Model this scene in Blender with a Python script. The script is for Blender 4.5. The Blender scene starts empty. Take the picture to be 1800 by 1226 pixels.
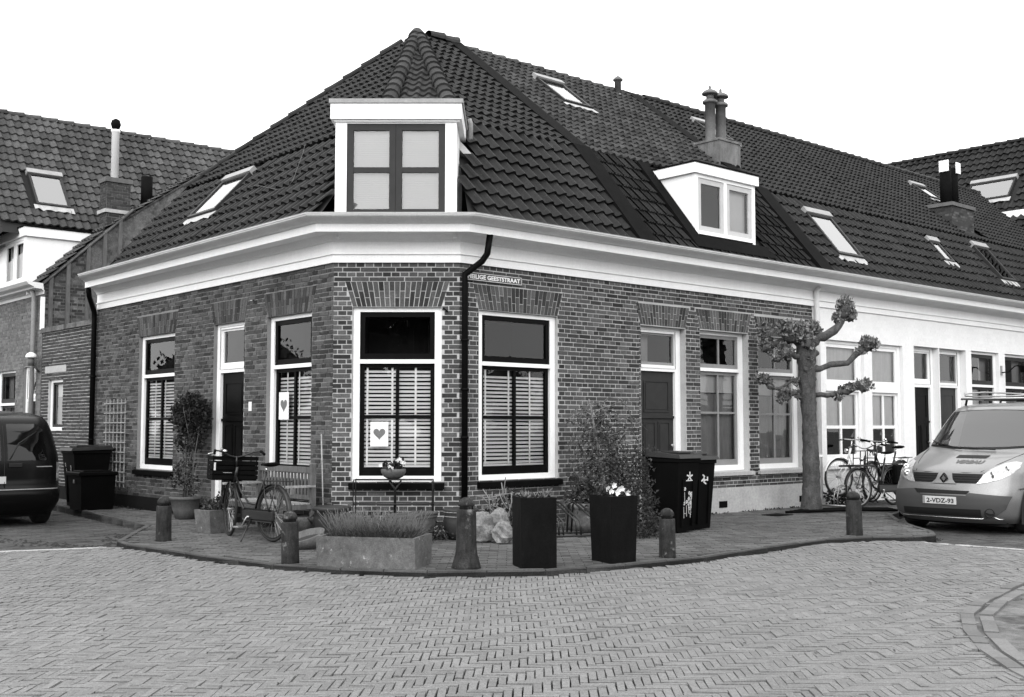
import bpy, math, random
import numpy as np
from mathutils import Matrix, Vector
from mathutils.geometry import delaunay_2d_cdt

S = bpy.context.scene
COL = S.collection
rad = math.radians

# ------------------------------------------------------------------ camera, sky, sun, exposure
cam_d = bpy.data.cameras.new('camera')
cam_d.sensor_width = 36.0
cam_d.lens = 39.6
cam_d.clip_start = 0.1
cam_d.clip_end = 2000.0
cam = bpy.data.objects.new('camera', cam_d)
COL.objects.link(cam)
CAM = Vector((0.0, 0.0, 1.45))
cam.location = CAM
cam.rotation_euler = (rad(90 + 3.958), 0.0, 0.0)
S.camera = cam

SUN_EL, SUN_AZ = rad(32), rad(192)          # azimuth clockwise from +Y (away from the camera)
world = bpy.data.worlds.new('World')
S.world = world
world.use_nodes = True
nt = world.node_tree
nt.nodes.clear()
sky = nt.nodes.new('ShaderNodeTexSky')
sky.sky_type = 'NISHITA'
sky.sun_disc = False
sky.sun_elevation = SUN_EL
sky.sun_rotation = SUN_AZ
sky.dust_density = 4.0
bw = nt.nodes.new('ShaderNodeRGBToBW')
mixw = nt.nodes.new('ShaderNodeMix')
mixw.data_type = 'RGBA'
mixw.inputs[0].default_value = 0.86         # closed cloud cover over the clear sky
cloud = 10.2
mixw.inputs[7].default_value = (cloud, cloud, cloud, 1)
bg = nt.nodes.new('ShaderNodeBackground')
bg.inputs['Strength'].default_value = 0.1
wo = nt.nodes.new('ShaderNodeOutputWorld')
nt.links.new(sky.outputs[0], bw.inputs[0])
nt.links.new(bw.outputs[0], mixw.inputs[6])
nt.links.new(mixw.outputs[2], bg.inputs['Color'])
nt.links.new(bg.outputs[0], wo.inputs['Surface'])

sun_d = bpy.data.lights.new('sun', 'SUN')
sun_d.energy = 1.4
sun_d.angle = rad(86)
sun = bpy.data.objects.new('sun', sun_d)
COL.objects.link(sun)
sun.location = (0, 0, 30)
sdir = Vector((math.sin(SUN_AZ) * math.cos(SUN_EL), math.cos(SUN_AZ) * math.cos(SUN_EL), math.sin(SUN_EL)))
sun.rotation_euler = sdir.to_track_quat('Z', 'Y').to_euler()

S.view_settings.view_transform = 'Standard'
S.view_settings.look = 'None'
S.view_settings.gamma = 1.0
S.view_settings.use_curve_mapping = False
S.view_settings.exposure = 1.25
S.render.engine = 'CYCLES'
S.cycles.max_bounces = 6
S.cycles.diffuse_bounces = 3
S.cycles.glossy_bounces = 3
S.cycles.transparent_max_bounces = 10
S.cycles.use_denoising = True
S.cycles.denoising_input_passes = 'RGB_ALBEDO_NORMAL'
S.cycles.use_adaptive_sampling = False

# ------------------------------------------------------------------ helpers
R = random.Random(7)
ORG = {}

def I():
    return Matrix.Identity(4)

def T(x, y, z):
    return Matrix.Translation((x, y, z))

def RZ(a):
    return Matrix.Rotation(a, 4, 'Z')

def basis(a, b, c, o):
    m = Matrix((tuple(a), tuple(b), tuple(c))).transposed().to_4x4()
    m.translation = o
    return m

def tag(o, label=None, cat=None, group=None, kind=None):
    if label: o['label'] = label
    if cat: o['category'] = cat
    if group: o['group'] = group
    if kind: o['kind'] = kind
    return o

def empty(name, loc=(0, 0, 0), rz=0.0, label=None, cat=None, group=None, tilt=None):
    o = bpy.data.objects.new(name, None)
    o.empty_display_size = 0.2
    COL.objects.link(o)
    o.location = loc
    o.rotation_euler = (0, 0, rz) if tilt is None else (tilt[0], tilt[1], rz)
    return tag(o, label, cat, group)

def house_empty(name, loc, label, cat, group=None):
    o = empty(name, loc, 0, label, cat, group)
    ORG[o] = Vector(loc)
    return o

def link(me, name, parent=None, M=None, kind=None, label=None):
    o = bpy.data.objects.new(name, me)
    COL.objects.link(o)
    if parent is not None:
        o.parent = parent
        og = ORG.get(parent, Vector((0, 0, 0)))
        ORG[o] = og
        if M is not None:
            o.matrix_basis = Matrix.Translation(-og) @ M
    elif M is not None:
        o.matrix_basis = M
    if kind: o['kind'] = kind
    if label: o['label'] = label
    return o

class B:
    """collects shapes, then links them as one mesh object"""
    def __init__(s):
        s.v = []; s.f = []; s.m = []; s.r = []; s.sm = []
    def add(s, vs, fs, M=None, mi=0, rnd=0.0, smooth=False):
        k = len(s.v)
        if M is not None:
            vs = [M @ Vector(p) for p in vs]
            flip = M.to_3x3().determinant() < 0
        else:
            flip = False
        s.v.extend([tuple(p) for p in vs])
        for f in fs:
            g = [k + i for i in f]
            if flip: g.reverse()
            s.f.append(g); s.m.append(mi); s.r.append(rnd); s.sm.append(smooth)
        return s
    def box(s, x0, x1, y0, y1, z0, z1, M=None, mi=0, rnd=0.0):
        vs = [(x0, y0, z0), (x1, y0, z0), (x1, y1, z0), (x0, y1, z0), (x0, y0, z1), (x1, y0, z1), (x1, y1, z1), (x0, y1, z1)]
        fs = [(3, 2, 1, 0), (4, 5, 6, 7), (0, 1, 5, 4), (1, 2, 6, 5), (2, 3, 7, 6), (3, 0, 4, 7)]
        return s.add(vs, fs, M, mi, rnd)
    def bbox(s, x0, x1, y0, y1, z0, z1, b=0.01, M=None, mi=0):
        """box with chamfered edges"""
        vs = []; xs = (x0, x1); ys = (y0, y1); zs = (z0, z1)
        idx = {}
        for i in (0, 1):
            for j in (0, 1):
                for k in (0, 1):
                    sx = b if i == 0 else -b; sy = b if j == 0 else -b; sz = b if k == 0 else -b
                    idx[(i, j, k, 0)] = len(vs); vs.append((xs[i], ys[j] + sy, zs[k] + sz))
                    idx[(i, j, k, 1)] = len(vs); vs.append((xs[i] + sx, ys[j], zs[k] + sz))
                    idx[(i, j, k, 2)] = len(vs); vs.append((xs[i] + sx, ys[j] + sy, zs[k]))
        q = lambda *a: [idx[t] for t in a]
        fs = []
        for i in (0, 1):
            f = q((i, 0, 0, 0), (i, 1, 0, 0), (i, 1, 1, 0), (i, 0, 1, 0)); fs.append(f if i else f[::-1])
            f = q((0, i, 0, 1), (0, i, 1, 1), (1, i, 1, 1), (1, i, 0, 1)); fs.append(f if i else f[::-1])
            f = q((0, 0, i, 2), (1, 0, i, 2), (1, 1, i, 2), (0, 1, i, 2)); fs.append(f if i else f[::-1])
        for i in (0, 1):
            for j in (0, 1):
                f = q((i, j, 0, 0), (i, j, 1, 0), (i, j, 1, 1), (i, j, 0, 1)); fs.append(f if (i ^ j) == 0 else f[::-1])
                f = q((i, 0, j, 0), (i, 0, j, 2), (i, 1, j, 2), (i, 1, j, 0)); fs.append(f if (i ^ j) == 0 else f[::-1])
                f = q((0, i, j, 1), (1, i, j, 1), (1, i, j, 2), (0, i, j, 2)); fs.append(f if (i ^ j) == 0 else f[::-1])
        for i in (0, 1):
            for j in (0, 1):
                for k in (0, 1):
                    f = q((i, j, k, 0), (i, j, k, 1), (i, j, k, 2)); fs.append(f if (i + j + k) % 2 else f[::-1])
        return s.add(vs, fs, M, mi)
    def prism(s, poly, z0, z1, M=None, mi=0, top=1.0):
        n = len(poly)
        cx = sum(p[0] for p in poly) / n; cy = sum(p[1] for p in poly) / n
        vs = [(p[0], p[1], z0) for p in poly] + [(cx + (p[0] - cx) * top, cy + (p[1] - cy) * top, z1) for p in poly]
        fs = [list(range(n))[::-1], list(range(n, 2 * n))] + [(i, (i + 1) % n, n + (i + 1) % n, n + i) for i in range(n)]
        return s.add(vs, fs, M, mi)
    def tube(s, pts, r, seg=6, M=None, mi=0, cap=True, closed=False, smooth=True):
        pts = [Vector(p) for p in pts]
        n = len(pts)
        rs = r if isinstance(r, (list, tuple)) else [r] * n
        vs = []; up = Vector((0, 0, 1)); pu = None
        for i in range(n):
            a = pts[(i - 1) % n] if (closed or i > 0) else pts[i]
            b = pts[(i + 1) % n] if (closed or i < n - 1) else pts[i]
            d = (b - a)
            d = d.normalized() if d.length > 1e-9 else Vector((0, 0, 1))
            if pu is None:
                pu = d.orthogonal().normalized()
            pu = (pu - d * pu.dot(d))
            pu = pu.normalized() if pu.length > 1e-6 else d.orthogonal().normalized()
            w = d.cross(pu)
            for k in range(seg):
                t = 2 * math.pi * k / seg
                vs.append(pts[i] + pu * (math.cos(t) * rs[i]) + w * (math.sin(t) * rs[i]))
        fs = []
        rng = n if closed else n - 1
        for i in range(rng):
            for k in range(seg):
                a = i * seg + k; b = i * seg + (k + 1) % seg
                c = ((i + 1) % n) * seg + (k + 1) % seg; d = ((i + 1) % n) * seg + k
                fs.append((a, b, c, d))
        if cap and not closed:
            fs.append(list(range(seg))[::-1]); fs.append([(n - 1) * seg + k for k in range(seg)])
        return s.add(vs, fs, M, mi, 0.0, smooth)
    def lathe(s, prof, seg=20, M=None, mi=0, smooth=True, ex=1.0, ey=1.0, cap=True):
        vs = []
        for r, z in prof:
            for k in range(seg):
                t = 2 * math.pi * k / seg
                vs.append((r * ex * math.cos(t), r * ey * math.sin(t), z))
        fs = []
        n = len(prof)
        for i in range(n - 1):
            for k in range(seg):
                fs.append((i * seg + k, i * seg + (k + 1) % seg, (i + 1) * seg + (k + 1) % seg, (i + 1) * seg + k))
        if cap:
            fs.append([k for k in range(seg)][::-1]); fs.append([(n - 1) * seg + k for k in range(seg)])
        return s.add(vs, fs, M, mi, 0.0, smooth)
    def quad(s, a, b, c, d, M=None, mi=0, rnd=0.0):
        return s.add([a, b, c, d], [(0, 1, 2, 3)], M, mi, rnd)
    def leaf(s, p, size, rng, M=None, mi=0, up=0.4):
        d = Vector((rng.gauss(0, 1), rng.gauss(0, 1), rng.gauss(0, 1) + up)).normalized()
        w = d.orthogonal().normalized()
        w.rotate(Matrix.Rotation(rng.random() * 6.28, 3, d))
        p = Vector(p); l = size * rng.uniform(0.6, 1.3)
        n = d.cross(w) * (l * 0.18)
        vs = [p, p + d * l * 0.5 + w * l * 0.32 + n, p + d * l, p + d * l * 0.5 - w * l * 0.32 + n]
        return s.add(vs, [(0, 1, 2), (0, 2, 3)], M, mi, rng.uniform(0.01, 1))
    def build(s, name, mats, parent=None, kind=None, origin=None, label=None, local=False):
        og = Vector((0, 0, 0))
        if parent is not None and not local:
            og = ORG.get(parent, og)
        if origin is not None:
            og = Vector(origin)
        me = bpy.data.meshes.new(name)
        me.from_pydata([(p[0] - og.x, p[1] - og.y, p[2] - og.z) for p in s.v], [], s.f)
        if not isinstance(mats, (list, tuple)): mats = [mats]
        for m in mats: me.materials.append(m)
        if any(s.m): me.polygons.foreach_set('material_index', s.m)
        if any(s.r):
            at = me.attributes.new('rnd', 'FLOAT', 'FACE')
            at.data.foreach_set('value', s.r)
        if any(s.sm): me.polygons.foreach_set('use_smooth', s.sm)
        me.update()
        o = link(me, name, parent, None, kind, label)
        if origin is not None and parent is None:
            o.location = og
        return o

def np_mesh(name, V, F, rnd, mat, smooth=False):
    """V (n,3) F (m,4) arrays -> mesh with a random value per face"""
    me = bpy.data.meshes.new(name)
    nv, nf = len(V), len(F)
    me.vertices.add(nv); me.vertices.foreach_set('co', V.astype(np.float32).ravel())
    me.loops.add(nf * 4); me.loops.foreach_set('vertex_index', F.astype(np.int32).ravel())
    me.polygons.add(nf)
    me.polygons.foreach_set('loop_start', np.arange(0, nf * 4, 4, dtype=np.int32))
    try:
        me.polygons.foreach_set('loop_total', np.full(nf, 4, dtype=np.int32))
    except Exception:
        pass
    at = me.attributes.new('rnd', 'FLOAT', 'FACE')
    at.data.foreach_set('value', rnd.astype(np.float32))
    me.polygons.foreach_set('use_smooth', np.full(nf, bool(smooth)))
    me.materials.append(mat)
    me.update(calc_edges=True)
    me.validate()
    return me

def stamp(name, tv, tf, mats4, mat, og, smooth=False):
    """copies of one little shape (tv, tf) under many matrices, joined"""
    n = len(mats4)
    A = np.array([[list(r) for r in m] for m in mats4])
    tvh = np.c_[tv, np.ones(len(tv))]
    V = np.einsum('nij,kj->nki', A[:, :3, :], tvh).reshape(-1, 3) - np.array(og)
    F = (tf[None] + (np.arange(n) * len(tv))[:, None, None]).reshape(-1, 4)
    det = np.linalg.det(A[:, :3, :3]) < 0
    F = F.reshape(n, len(tf), 4); F[det] = F[det][:, :, ::-1]; F = F.reshape(-1, 4)
    rg = np.random.RandomState(len(mats4))
    rnd = np.repeat(rg.uniform(0.01, 1, n), len(tf))
    return np_mesh(name, V, F, rnd, mat, smooth)

def scatter(name, unit_me, tv, tf, mats4, mat, parent, limit=300, smooth=False, stuffname=None):
    """the pieces nearest the camera as objects of their own, the rest as one mesh"""
    mats4 = sorted(mats4, key=lambda m: (m.translation - CAM).length)
    for m in mats4[:limit]:
        link(unit_me, name, parent, m)
    rest = mats4[limit:]
    if rest:
        me = stamp(stuffname or name, tv, tf, rest, mat, ORG.get(parent, Vector((0, 0, 0))), smooth)
        link(me, stuffname or name, parent, None, 'stuff')

# ------------------------------------------------------------------ materials (all neutral: the picture is black and white)
def mk(name, col, rough=0.8, var=0.0, noise=(), bump=None, metal=0.0, spec=0.4, coat=0.0, stain_glint=None, lo=None):
    m = bpy.data.materials.new(name)
    m.use_nodes = True
    t = m.node_tree
    p = t.nodes['Principled BSDF']
    p.inputs['Roughness'].default_value = rough
    p.inputs['Metallic'].default_value = metal
    p.inputs['Specular IOR Level'].default_value = spec
    p.inputs['Coat Weight'].default_value = coat
    p.inputs['Coat Roughness'].default_value = 0.08
    geo = t.nodes.new('ShaderNodeNewGeometry')
    def math_(op, a, b=None, c=None):
        n = t.nodes.new('ShaderNodeMath'); n.operation = op
        for i, x in enumerate((a, b, c)):
            if x is None: continue
            if isinstance(x, (int, float)): n.inputs[i].default_value = x
            else: t.links.new(x, n.inputs[i])
        return n.outputs[0]
    def noise_(sc, det=3.0, ro=0.6, stretch=None):
        n = t.nodes.new('ShaderNodeTexNoise')
        n.inputs['Scale'].default_value = sc; n.inputs['Detail'].default_value = det; n.inputs['Roughness'].default_value = ro
        if stretch:
            vm = t.nodes.new('ShaderNodeVectorMath'); vm.operation = 'MULTIPLY'
            vm.inputs[1].default_value = stretch
            t.links.new(geo.outputs['Position'], vm.inputs[0]); t.links.new(vm.outputs[0], n.inputs['Vector'])
        else:
            t.links.new(geo.outputs['Position'], n.inputs['Vector'])
        return n.outputs['Fac']
    val = None
    if var:
        at = t.nodes.new('ShaderNodeAttribute'); at.attribute_name = 'rnd'
        oi = t.nodes.new('ShaderNodeObjectInfo')
        g = math_('GREATER_THAN', at.outputs['Fac'], 1e-5)
        rv = math_('ADD', at.outputs['Fac'], math_('MULTIPLY', oi.outputs['Random'], math_('SUBTRACT', 1.0, g)))
        val = math_('MULTIPLY_ADD', rv, 2 * var, 1 - var)
    for q in noise:
        sc, am = q[0], q[1]
        st = q[2] if len(q) > 2 else None
        f = math_('MULTIPLY_ADD', math_('SUBTRACT', noise_(sc, stretch=st), 0.5), 3.2 * am, 1.0)
        val = f if val is None else math_('MULTIPLY', val, f)
    if val is not None:
        v = math_('MAXIMUM', math_('MULTIPLY', val, col), 0.002)
        if stain_glint:                                  # (scale, threshold, colour): patches of another tone
            f = noise_(stain_glint[0], 5.0, 0.65)
            mr = t.nodes.new('ShaderNodeMapRange')
            mr.inputs['From Min'].default_value = stain_glint[1]; mr.inputs['From Max'].default_value = stain_glint[1] + 0.10
            t.links.new(f, mr.inputs['Value'])
            d = math_('SUBTRACT', stain_glint[2], v)
            v = math_('MULTIPLY_ADD', mr.outputs[0], d, v)
        v = math_('MINIMUM', v, 0.9)
        t.links.new(v, p.inputs['Base Color'])
    else:
        p.inputs['Base Color'].default_value = (col, col, col, 1)
    if bump:
        bn = t.nodes.new('ShaderNodeBump')
        bn.inputs['Strength'].default_value = bump[1]
        bn.inputs['Distance'].default_value = bump[2] if len(bump) > 2 else 0.01
        t.links.new(noise_(bump[0], 5.0, 0.7), bn.inputs['Height'])
        t.links.new(bn.outputs[0], p.inputs['Normal'])
    return m

def mk_glass(name, tint=0.85, base_reflect=0.0, ior=1.52, rough=0.0):
    m = bpy.data.materials.new(name)
    m.use_nodes = True
    t = m.node_tree
    t.nodes.clear()
    out = t.nodes.new('ShaderNodeOutputMaterial')
    mx = t.nodes.new('ShaderNodeMixShader')
    tr = t.nodes.new('ShaderNodeBsdfTransparent'); tr.inputs[0].default_value = (tint, tint, tint, 1)
    gl = t.nodes.new('ShaderNodeBsdfGlossy'); gl.inputs['Roughness'].default_value = rough
    gl.inputs[0].default_value = (0.95, 0.95, 0.95, 1)
    fr = t.nodes.new('ShaderNodeLayerWeight'); fr.inputs['Blend'].default_value = 0.32
    mr = t.nodes.new('ShaderNodeMapRange')
    mr.inputs['To Min'].default_value = 0.0 + base_reflect; mr.inputs['To Max'].default_value = 1.0
    t.links.new(fr.outputs['Fresnel'], mr.inputs['Value'])
    t.links.new(mr.outputs[0], mx.inputs[0]); t.links.new(tr.outputs[0], mx.inputs[1]); t.links.new(gl.outputs[0], mx.inputs[2])
    t.links.new(mx.outputs[0], out.inputs[0])
    return m

M_ = {}
M_['brick'] = mk('brick', 0.050, 0.9, 0.72, [(72, 0.350), (1.1, 0.32), (38, 0.35), (160, 0.4)], (90, 0.6, 0.006), stain_glint=(2.3, 0.66, 0.21))
M_['brick_dark'] = mk('brick_dark', 0.036, 0.9, 0.45, [(1.1, 0.22), (38, 0.3), (160, 0.3)], (90, 0.6, 0.006))
M_['mortar'] = mk('mortar', 0.38, 0.95, 0, [(1.5, 0.25), (60, 0.2)], (120, 0.5, 0.004))
M_['mortar_grey'] = mk('mortar_grey', 0.18, 0.95, 0, [(1.5, 0.3), (60, 0.2)], (120, 0.5, 0.004))
M_['brick_pale'] = mk('brick_pale', 0.12, 0.9, 0.3, [(1.3, 0.2), (50, 0.25)], (90, 0.5, 0.006))
M_['brick_white'] = mk('brick_white', 0.72, 0.7, 0.03, [(72, 0.085), (2, 0.05), (60, 0.05)], (60, 0.4, 0.006))
M_['mortar_white'] = mk('mortar_white', 0.72, 0.8, 0, [(72, 0.085), (2, 0.05), (60, 0.05)])
M_['tile'] = mk('roof_tile', 0.007, 0.55, 0.6, [(72, 0.400), (0.8, 0.4), (28, 0.5), (120, 0.65)], (60, 0.8, 0.008), spec=0.18, stain_glint=(52, 0.635, 0.10))  # pale specks: lichen, and glints put into the colour
M_['tile_grey'] = mk('roof_tile_grey', 0.036, 0.9, 0.35, [(72, 0.400), (0.9, 0.3), (28, 0.35), (120, 0.5)], (60, 0.7, 0.008), spec=0.1)
M_['tile_flat'] = mk('roof_tile_flat', 0.02, 0.85, 0.35, [(0.9, 0.3), (28, 0.35), (120, 0.5)], (60, 0.7, 0.008), spec=0.1)
M_['tile_old'] = mk('roof_tile_old', 0.055, 0.9, 0.35, [(72, 0.350), (0.9, 0.3), (22, 0.4), (100, 0.5)], (60, 0.7, 0.008), spec=0.1)
M_['tile_hip'] = mk('roof_tile_hip', 0.038, 0.9, 0.25, [(1.5, 0.2), (40, 0.3), (140, 0.4)], (70, 0.7, 0.008), spec=0.1)
M_['lead'] = mk('lead', 0.005, 0.8, 0, [(6, 0.3), (60, 0.3)], (30, 0.3, 0.01), spec=0.04)
M_['deck'] = mk('deck', 0.012, 0.95)
M_['white'] = mk('white_paint', 0.78, 0.45, 0, [(72, 0.085), (1.6, 0.05), (30, 0.04), (9, 0.03, (1, 1, 0.15))], (40, 0.08, 0.004))
M_['gutter'] = mk('gutter_paint', 0.66, 0.5, 0, [(72, 0.100), (2.5, 0.12), (30, 0.08)], (40, 0.1, 0.004))
M_['zinc'] = mk('zinc', 0.24, 0.6, 0, [(5, 0.2), (40, 0.15)])
M_['black'] = mk('black_paint', 0.004, 0.4, 0, [(8, 0.3)], spec=0.04)
M_['black_matt'] = mk('black_matt', 0.003, 0.7, 0, [(8, 0.4), (60, 0.4)], spec=0.04)
M_['grey_sash'] = mk('grey_sash', 0.2, 0.5, 0, [(72, 0.150), (6, 0.1), (60, 0.1)])
M_['grey_frame'] = mk('grey_frame', 0.4, 0.5, 0, [(6, 0.08), (60, 0.08)])
M_['dark_sash'] = mk('dark_sash', 0.024, 0.5, 0, [(8, 0.2)], spec=0.15)
M_['slat'] = mk('slat', 0.88, 0.5)
M_['blind'] = mk('blind', 0.55, 0.7, 0, [(3, 0.05)])
M_['curtain'] = mk('curtain', 0.22, 0.9, 0, [(72, 0.150), (4, 0.15), (30, 0.1, (1, 1, 0.05))])
M_['curtain_light'] = mk('curtain_light', 0.45, 0.9, 0, [(72, 0.120), (4, 0.1), (30, 0.1, (1, 1, 0.05))])
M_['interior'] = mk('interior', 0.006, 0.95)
M_['glass'] = mk_glass('glass', 0.95, 0.0)
M_['glass_sky'] = mk_glass('glass_sky', 0.9, 0.26)
M_['glass_dormer'] = mk_glass('glass_dormer', 0.95, 0.05)
M_['blind_grey'] = mk('blind_grey', 0.3, 0.7, 0, [(72, 0.120), (3, 0.05)])
M_['glass_refl'] = mk_glass('glass_refl', 0.92, 0.0)
M_['paver'] = mk('paver', 0.150, 0.9, 0.11, [(0.45, 0.14), (2.2, 0.10), (14, 0.10), (45, 0.22), (110, 0.55)], (170, 0.6, 0.004), spec=0.2)
M_['joint'] = mk('joint', 0.016, 0.95, 0, [(3, 0.3), (90, 0.4)])
M_['pavement'] = mk('pavement', 0.072, 0.9, 0.3, [(72, 0.300), (0.9, 0.3), (9, 0.3), (120, 0.35)], (120, 0.5, 0.004), spec=0.25)
M_['street'] = mk('street', 0.055, 0.9, 0.25, [(0.7, 0.3), (5, 0.35), (90, 0.4)], (80, 0.6, 0.006), spec=0.25)
M_['ground'] = mk('ground', 0.12, 0.95, 0, [(0.3, 0.2), (5, 0.3)])
M_['kerb'] = mk('kerb', 0.065, 0.85, 0.08, [(3, 0.4), (60, 0.35)], (80, 0.5, 0.005), spec=0.15)
M_['edging'] = mk('edging', 0.12, 0.85, 0.2, [(3, 0.2), (60, 0.3)], (80, 0.5, 0.005))
M_['kerb_light'] = mk('kerb_light', 0.42, 0.85, 0.15, [(3, 0.3), (60, 0.3)], (80, 0.5, 0.005))
M_['worn'] = mk('worn', 0.10, 0.9, 0, [(2.2, 0.8), (12, 0.4), (120, 0.4)], (60, 0.8, 0.01), stain_glint=(1.9, 0.53, 0.035))
M_['concrete'] = mk('concrete', 0.1, 0.9, 0, [(72, 0.200), (2.0, 0.3), (14, 0.45), (90, 0.35)], (60, 0.6, 0.008), stain_glint=(9, 0.62, 0.36))
M_['plinth'] = mk('plinth', 0.33, 0.9, 0, [(72, 0.150), (2.0, 0.2), (24, 0.2)], (40, 0.4, 0.006))
M_['plinth_dark'] = mk('plinth_dark', 0.009, 0.85, 0, [(2.0, 0.3), (24, 0.3)], (40, 0.4, 0.006), spec=0.08)
M_['bollard'] = mk('bollard', 0.024, 0.8, 0, [(72, 0.300), (7, 0.6), (30, 0.6, (1, 1, 0.2)), (110, 0.5)], (50, 0.8, 0.008), spec=0.15, stain_glint=(9, 0.60, 0.14))
M_['stucco'] = mk('stucco', 0.13, 0.9, 0, [(2.2, 0.5), (9, 0.5, (1, 1, 0.2)), (50, 0.3)], (40, 0.5, 0.01))
M_['render'] = mk('render', 0.10, 0.95, 0, [(72, 0.300), (1.5, 0.5), (9, 0.5), (60, 0.4)], (30, 0.9, 0.02), stain_glint=(3.5, 0.54, 0.04))
M_['flue'] = mk('flue', 0.09, 0.6, 0, [(6, 0.35), (40, 0.3)])
M_['wood_old'] = mk('wood_old', 0.085, 0.85, 0, [(5, 0.3), (30, 0.4, (1, 1, 0.12)), (90, 0.3)], (60, 0.5, 0.005))
M_['wood_pale'] = mk('wood_pale', 0.24, 0.85, 0, [(5, 0.3), (30, 0.4), (90, 0.3)], (60, 0.5, 0.005))
M_['terracotta'] = mk('terracotta', 0.075, 0.85, 0, [(4, 0.35), (40, 0.3)], (50, 0.4, 0.005))
M_['pot_dark'] = mk('pot_dark', 0.022, 0.6, 0, [(4, 0.35), (40, 0.3)], (50, 0.3, 0.005))
M_['planter'] = mk('planter', 0.003, 0.6, 0, [(3, 0.5), (12, 0.5, (1, 1, .3)), (60, 0.5)], (30, 0.5, 0.006), spec=0.08, stain_glint=(14, 0.66, 0.022))
M_['soil'] = mk('soil', 0.02, 1.0, 0, [(20, 0.4)])
M_['rock'] = mk('rock', 0.15, 0.9, 0, [(6, 0.6), (30, 0.5), (100, 0.3)], (18, 0.9, 0.03), stain_glint=(9, 0.60, 0.07))
M_['leaf'] = mk('leaf', 0.032, 0.6, 0.5, [(3, 0.3)], spec=0.35)
M_['leaf_dark'] = mk('leaf_dark', 0.014, 0.65, 0.5, [(3, 0.3)], spec=0.3)
M_['leaf_pale'] = mk('leaf_pale', 0.11, 0.65, 0.45, [(3, 0.3)], spec=0.3)
M_['petal'] = mk('petal', 0.68, 0.7, 0.15)
M_['bark'] = mk('bark', 0.058, 0.9, 0, [(72, 0.400), (3, 0.5), (16, 0.6, (1, 1, 0.4)), (70, 0.4)], (26, 1.0, 0.03), stain_glint=(8, 0.57, 0.022))
M_['twig'] = mk('twig', 0.08, 0.85, 0, [(10, 0.4)])
M_['twig_pale'] = mk('twig_pale', 0.16, 0.85, 0, [(10, 0.3)])
M_['bin'] = mk('bin', 0.003, 0.5, 0, [(3, 0.3), (60, 0.3)], spec=0.04)
M_['bin_lid'] = mk('bin_lid', 0.02, 0.45, 0, [(5, 0.3), (60, 0.3)], spec=0.2)
M_['sticker'] = mk('sticker', 0.5, 0.6)
M_['enamel'] = mk('enamel', 0.02, 0.3, 0, [(20, 0.2)], spec=0.5)
M_['enamel_white'] = mk('enamel_white', 0.72, 0.3, 0, [(20, 0.1)])
M_['paper'] = mk('paper', 0.68, 0.8)
M_['heart'] = mk('heart', 0.13, 0.8, 0, [(60, 0.4)])
M_['tyre'] = mk('tyre', 0.01, 0.8, 0, [(20, 0.3)])
M_['bike_black'] = mk('bike_black', 0.010, 0.35, spec=0.4)
M_['bike_white'] = mk('bike_white', 0.75, 0.35)
M_['chrome'] = mk('chrome', 0.62, 0.22, metal=1.0)
M_['steel'] = mk('steel', 0.35, 0.4, metal=0.9)
M_['van_paint'] = mk('van_paint', 0.18, 0.34, 0, [(1.5, 0.10), (80, 0.18)], metal=0.55, spec=0.5, coat=0.5)
M_['van_bumper'] = mk('van_bumper', 0.042, 0.5, 0, [(200, 0.15)], spec=0.4)
M_['van_black'] = mk('van_black', 0.008, 0.6, spec=0.2)
M_['car_black'] = mk('car_black', 0.003, 0.25, spec=0.18, coat=0.05)
M_['car_trim'] = mk('car_trim', 0.010, 0.6, spec=0.3)
M_['car_roof'] = mk('car_roof', 0.03, 0.35, spec=0.3)
M_['lamp_glass'] = mk('lamp_glass', 0.36, 0.12, 0, [(30, 0.5)], metal=0.3, spec=0.8, coat=1.0)
M_['lamp_red'] = mk('lamp_red', 0.10, 0.15, spec=0.6, coat=1.0)
M_['plate'] = mk('plate', 0.45, 0.5)
M_['letters'] = mk('letters', 0.015, 0.6)
M_['faded'] = mk('faded', 0.19, 0.5)
M_['wscreen'] = mk_glass('wscreen', 0.35, 0.10)
M_['car_glass'] = mk_glass('car_glass', 0.12, 0.0)

# ------------------------------------------------------------------ plan: three street fronts round a chamfered corner
Z3 = Vector((0, 0, 1))
DR = Vector((0.74934617, 0.66217846, 0)); NR = Vector((0.66217846, -0.74934617, 0))
DL = Vector((-0.66114629, 0.75025701, 0)); NL = Vector((-0.75025701, -0.66114629, 0))
FL = Vector((-2.437, 15.3, 0)); FR = Vector((-0.716, 15.3, 0))
MF = basis((1, 0, 0), (0, -1, 0), Z3, FL)      # local axes of a front: along it, out of it, up
MR = basis(DR, NR, Z3, FR)
ML = basis(DL, NL, Z3, FL)
def wR(u, n, z=0.0): return FR + DR * u + NR * n + Z3 * z
def wL(u, n, z=0.0): return FL + DL * u + NL * n + Z3 * z
# ------------------------------------------------------------------ unit pieces that many objects share
def unit_brick(name, mat):
    b = B()
    b.add([(-.5, 0, -.5), (.5, 0, -.5), (.5, 1, -.5), (-.5, 1, -.5), (-.5, 0, .5), (.5, 0, .5), (.5, 1, .5), (-.5, 1, .5)],
          [(2, 3, 7, 6), (0, 1, 2, 3)[::-1], (4, 5, 6, 7), (1, 2, 6, 5), (3, 0, 4, 7)])
    me = bpy.data.meshes.new(name)
    me.from_pydata(b.v, [], b.f); me.materials.append(mat); me.update()
    return me, np.array(b.v), np.array(b.f)
UB = {k: unit_brick('brick_unit', M_[k]) for k in ('brick', 'brick_dark', 'brick_pale', 'brick_white')}

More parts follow.
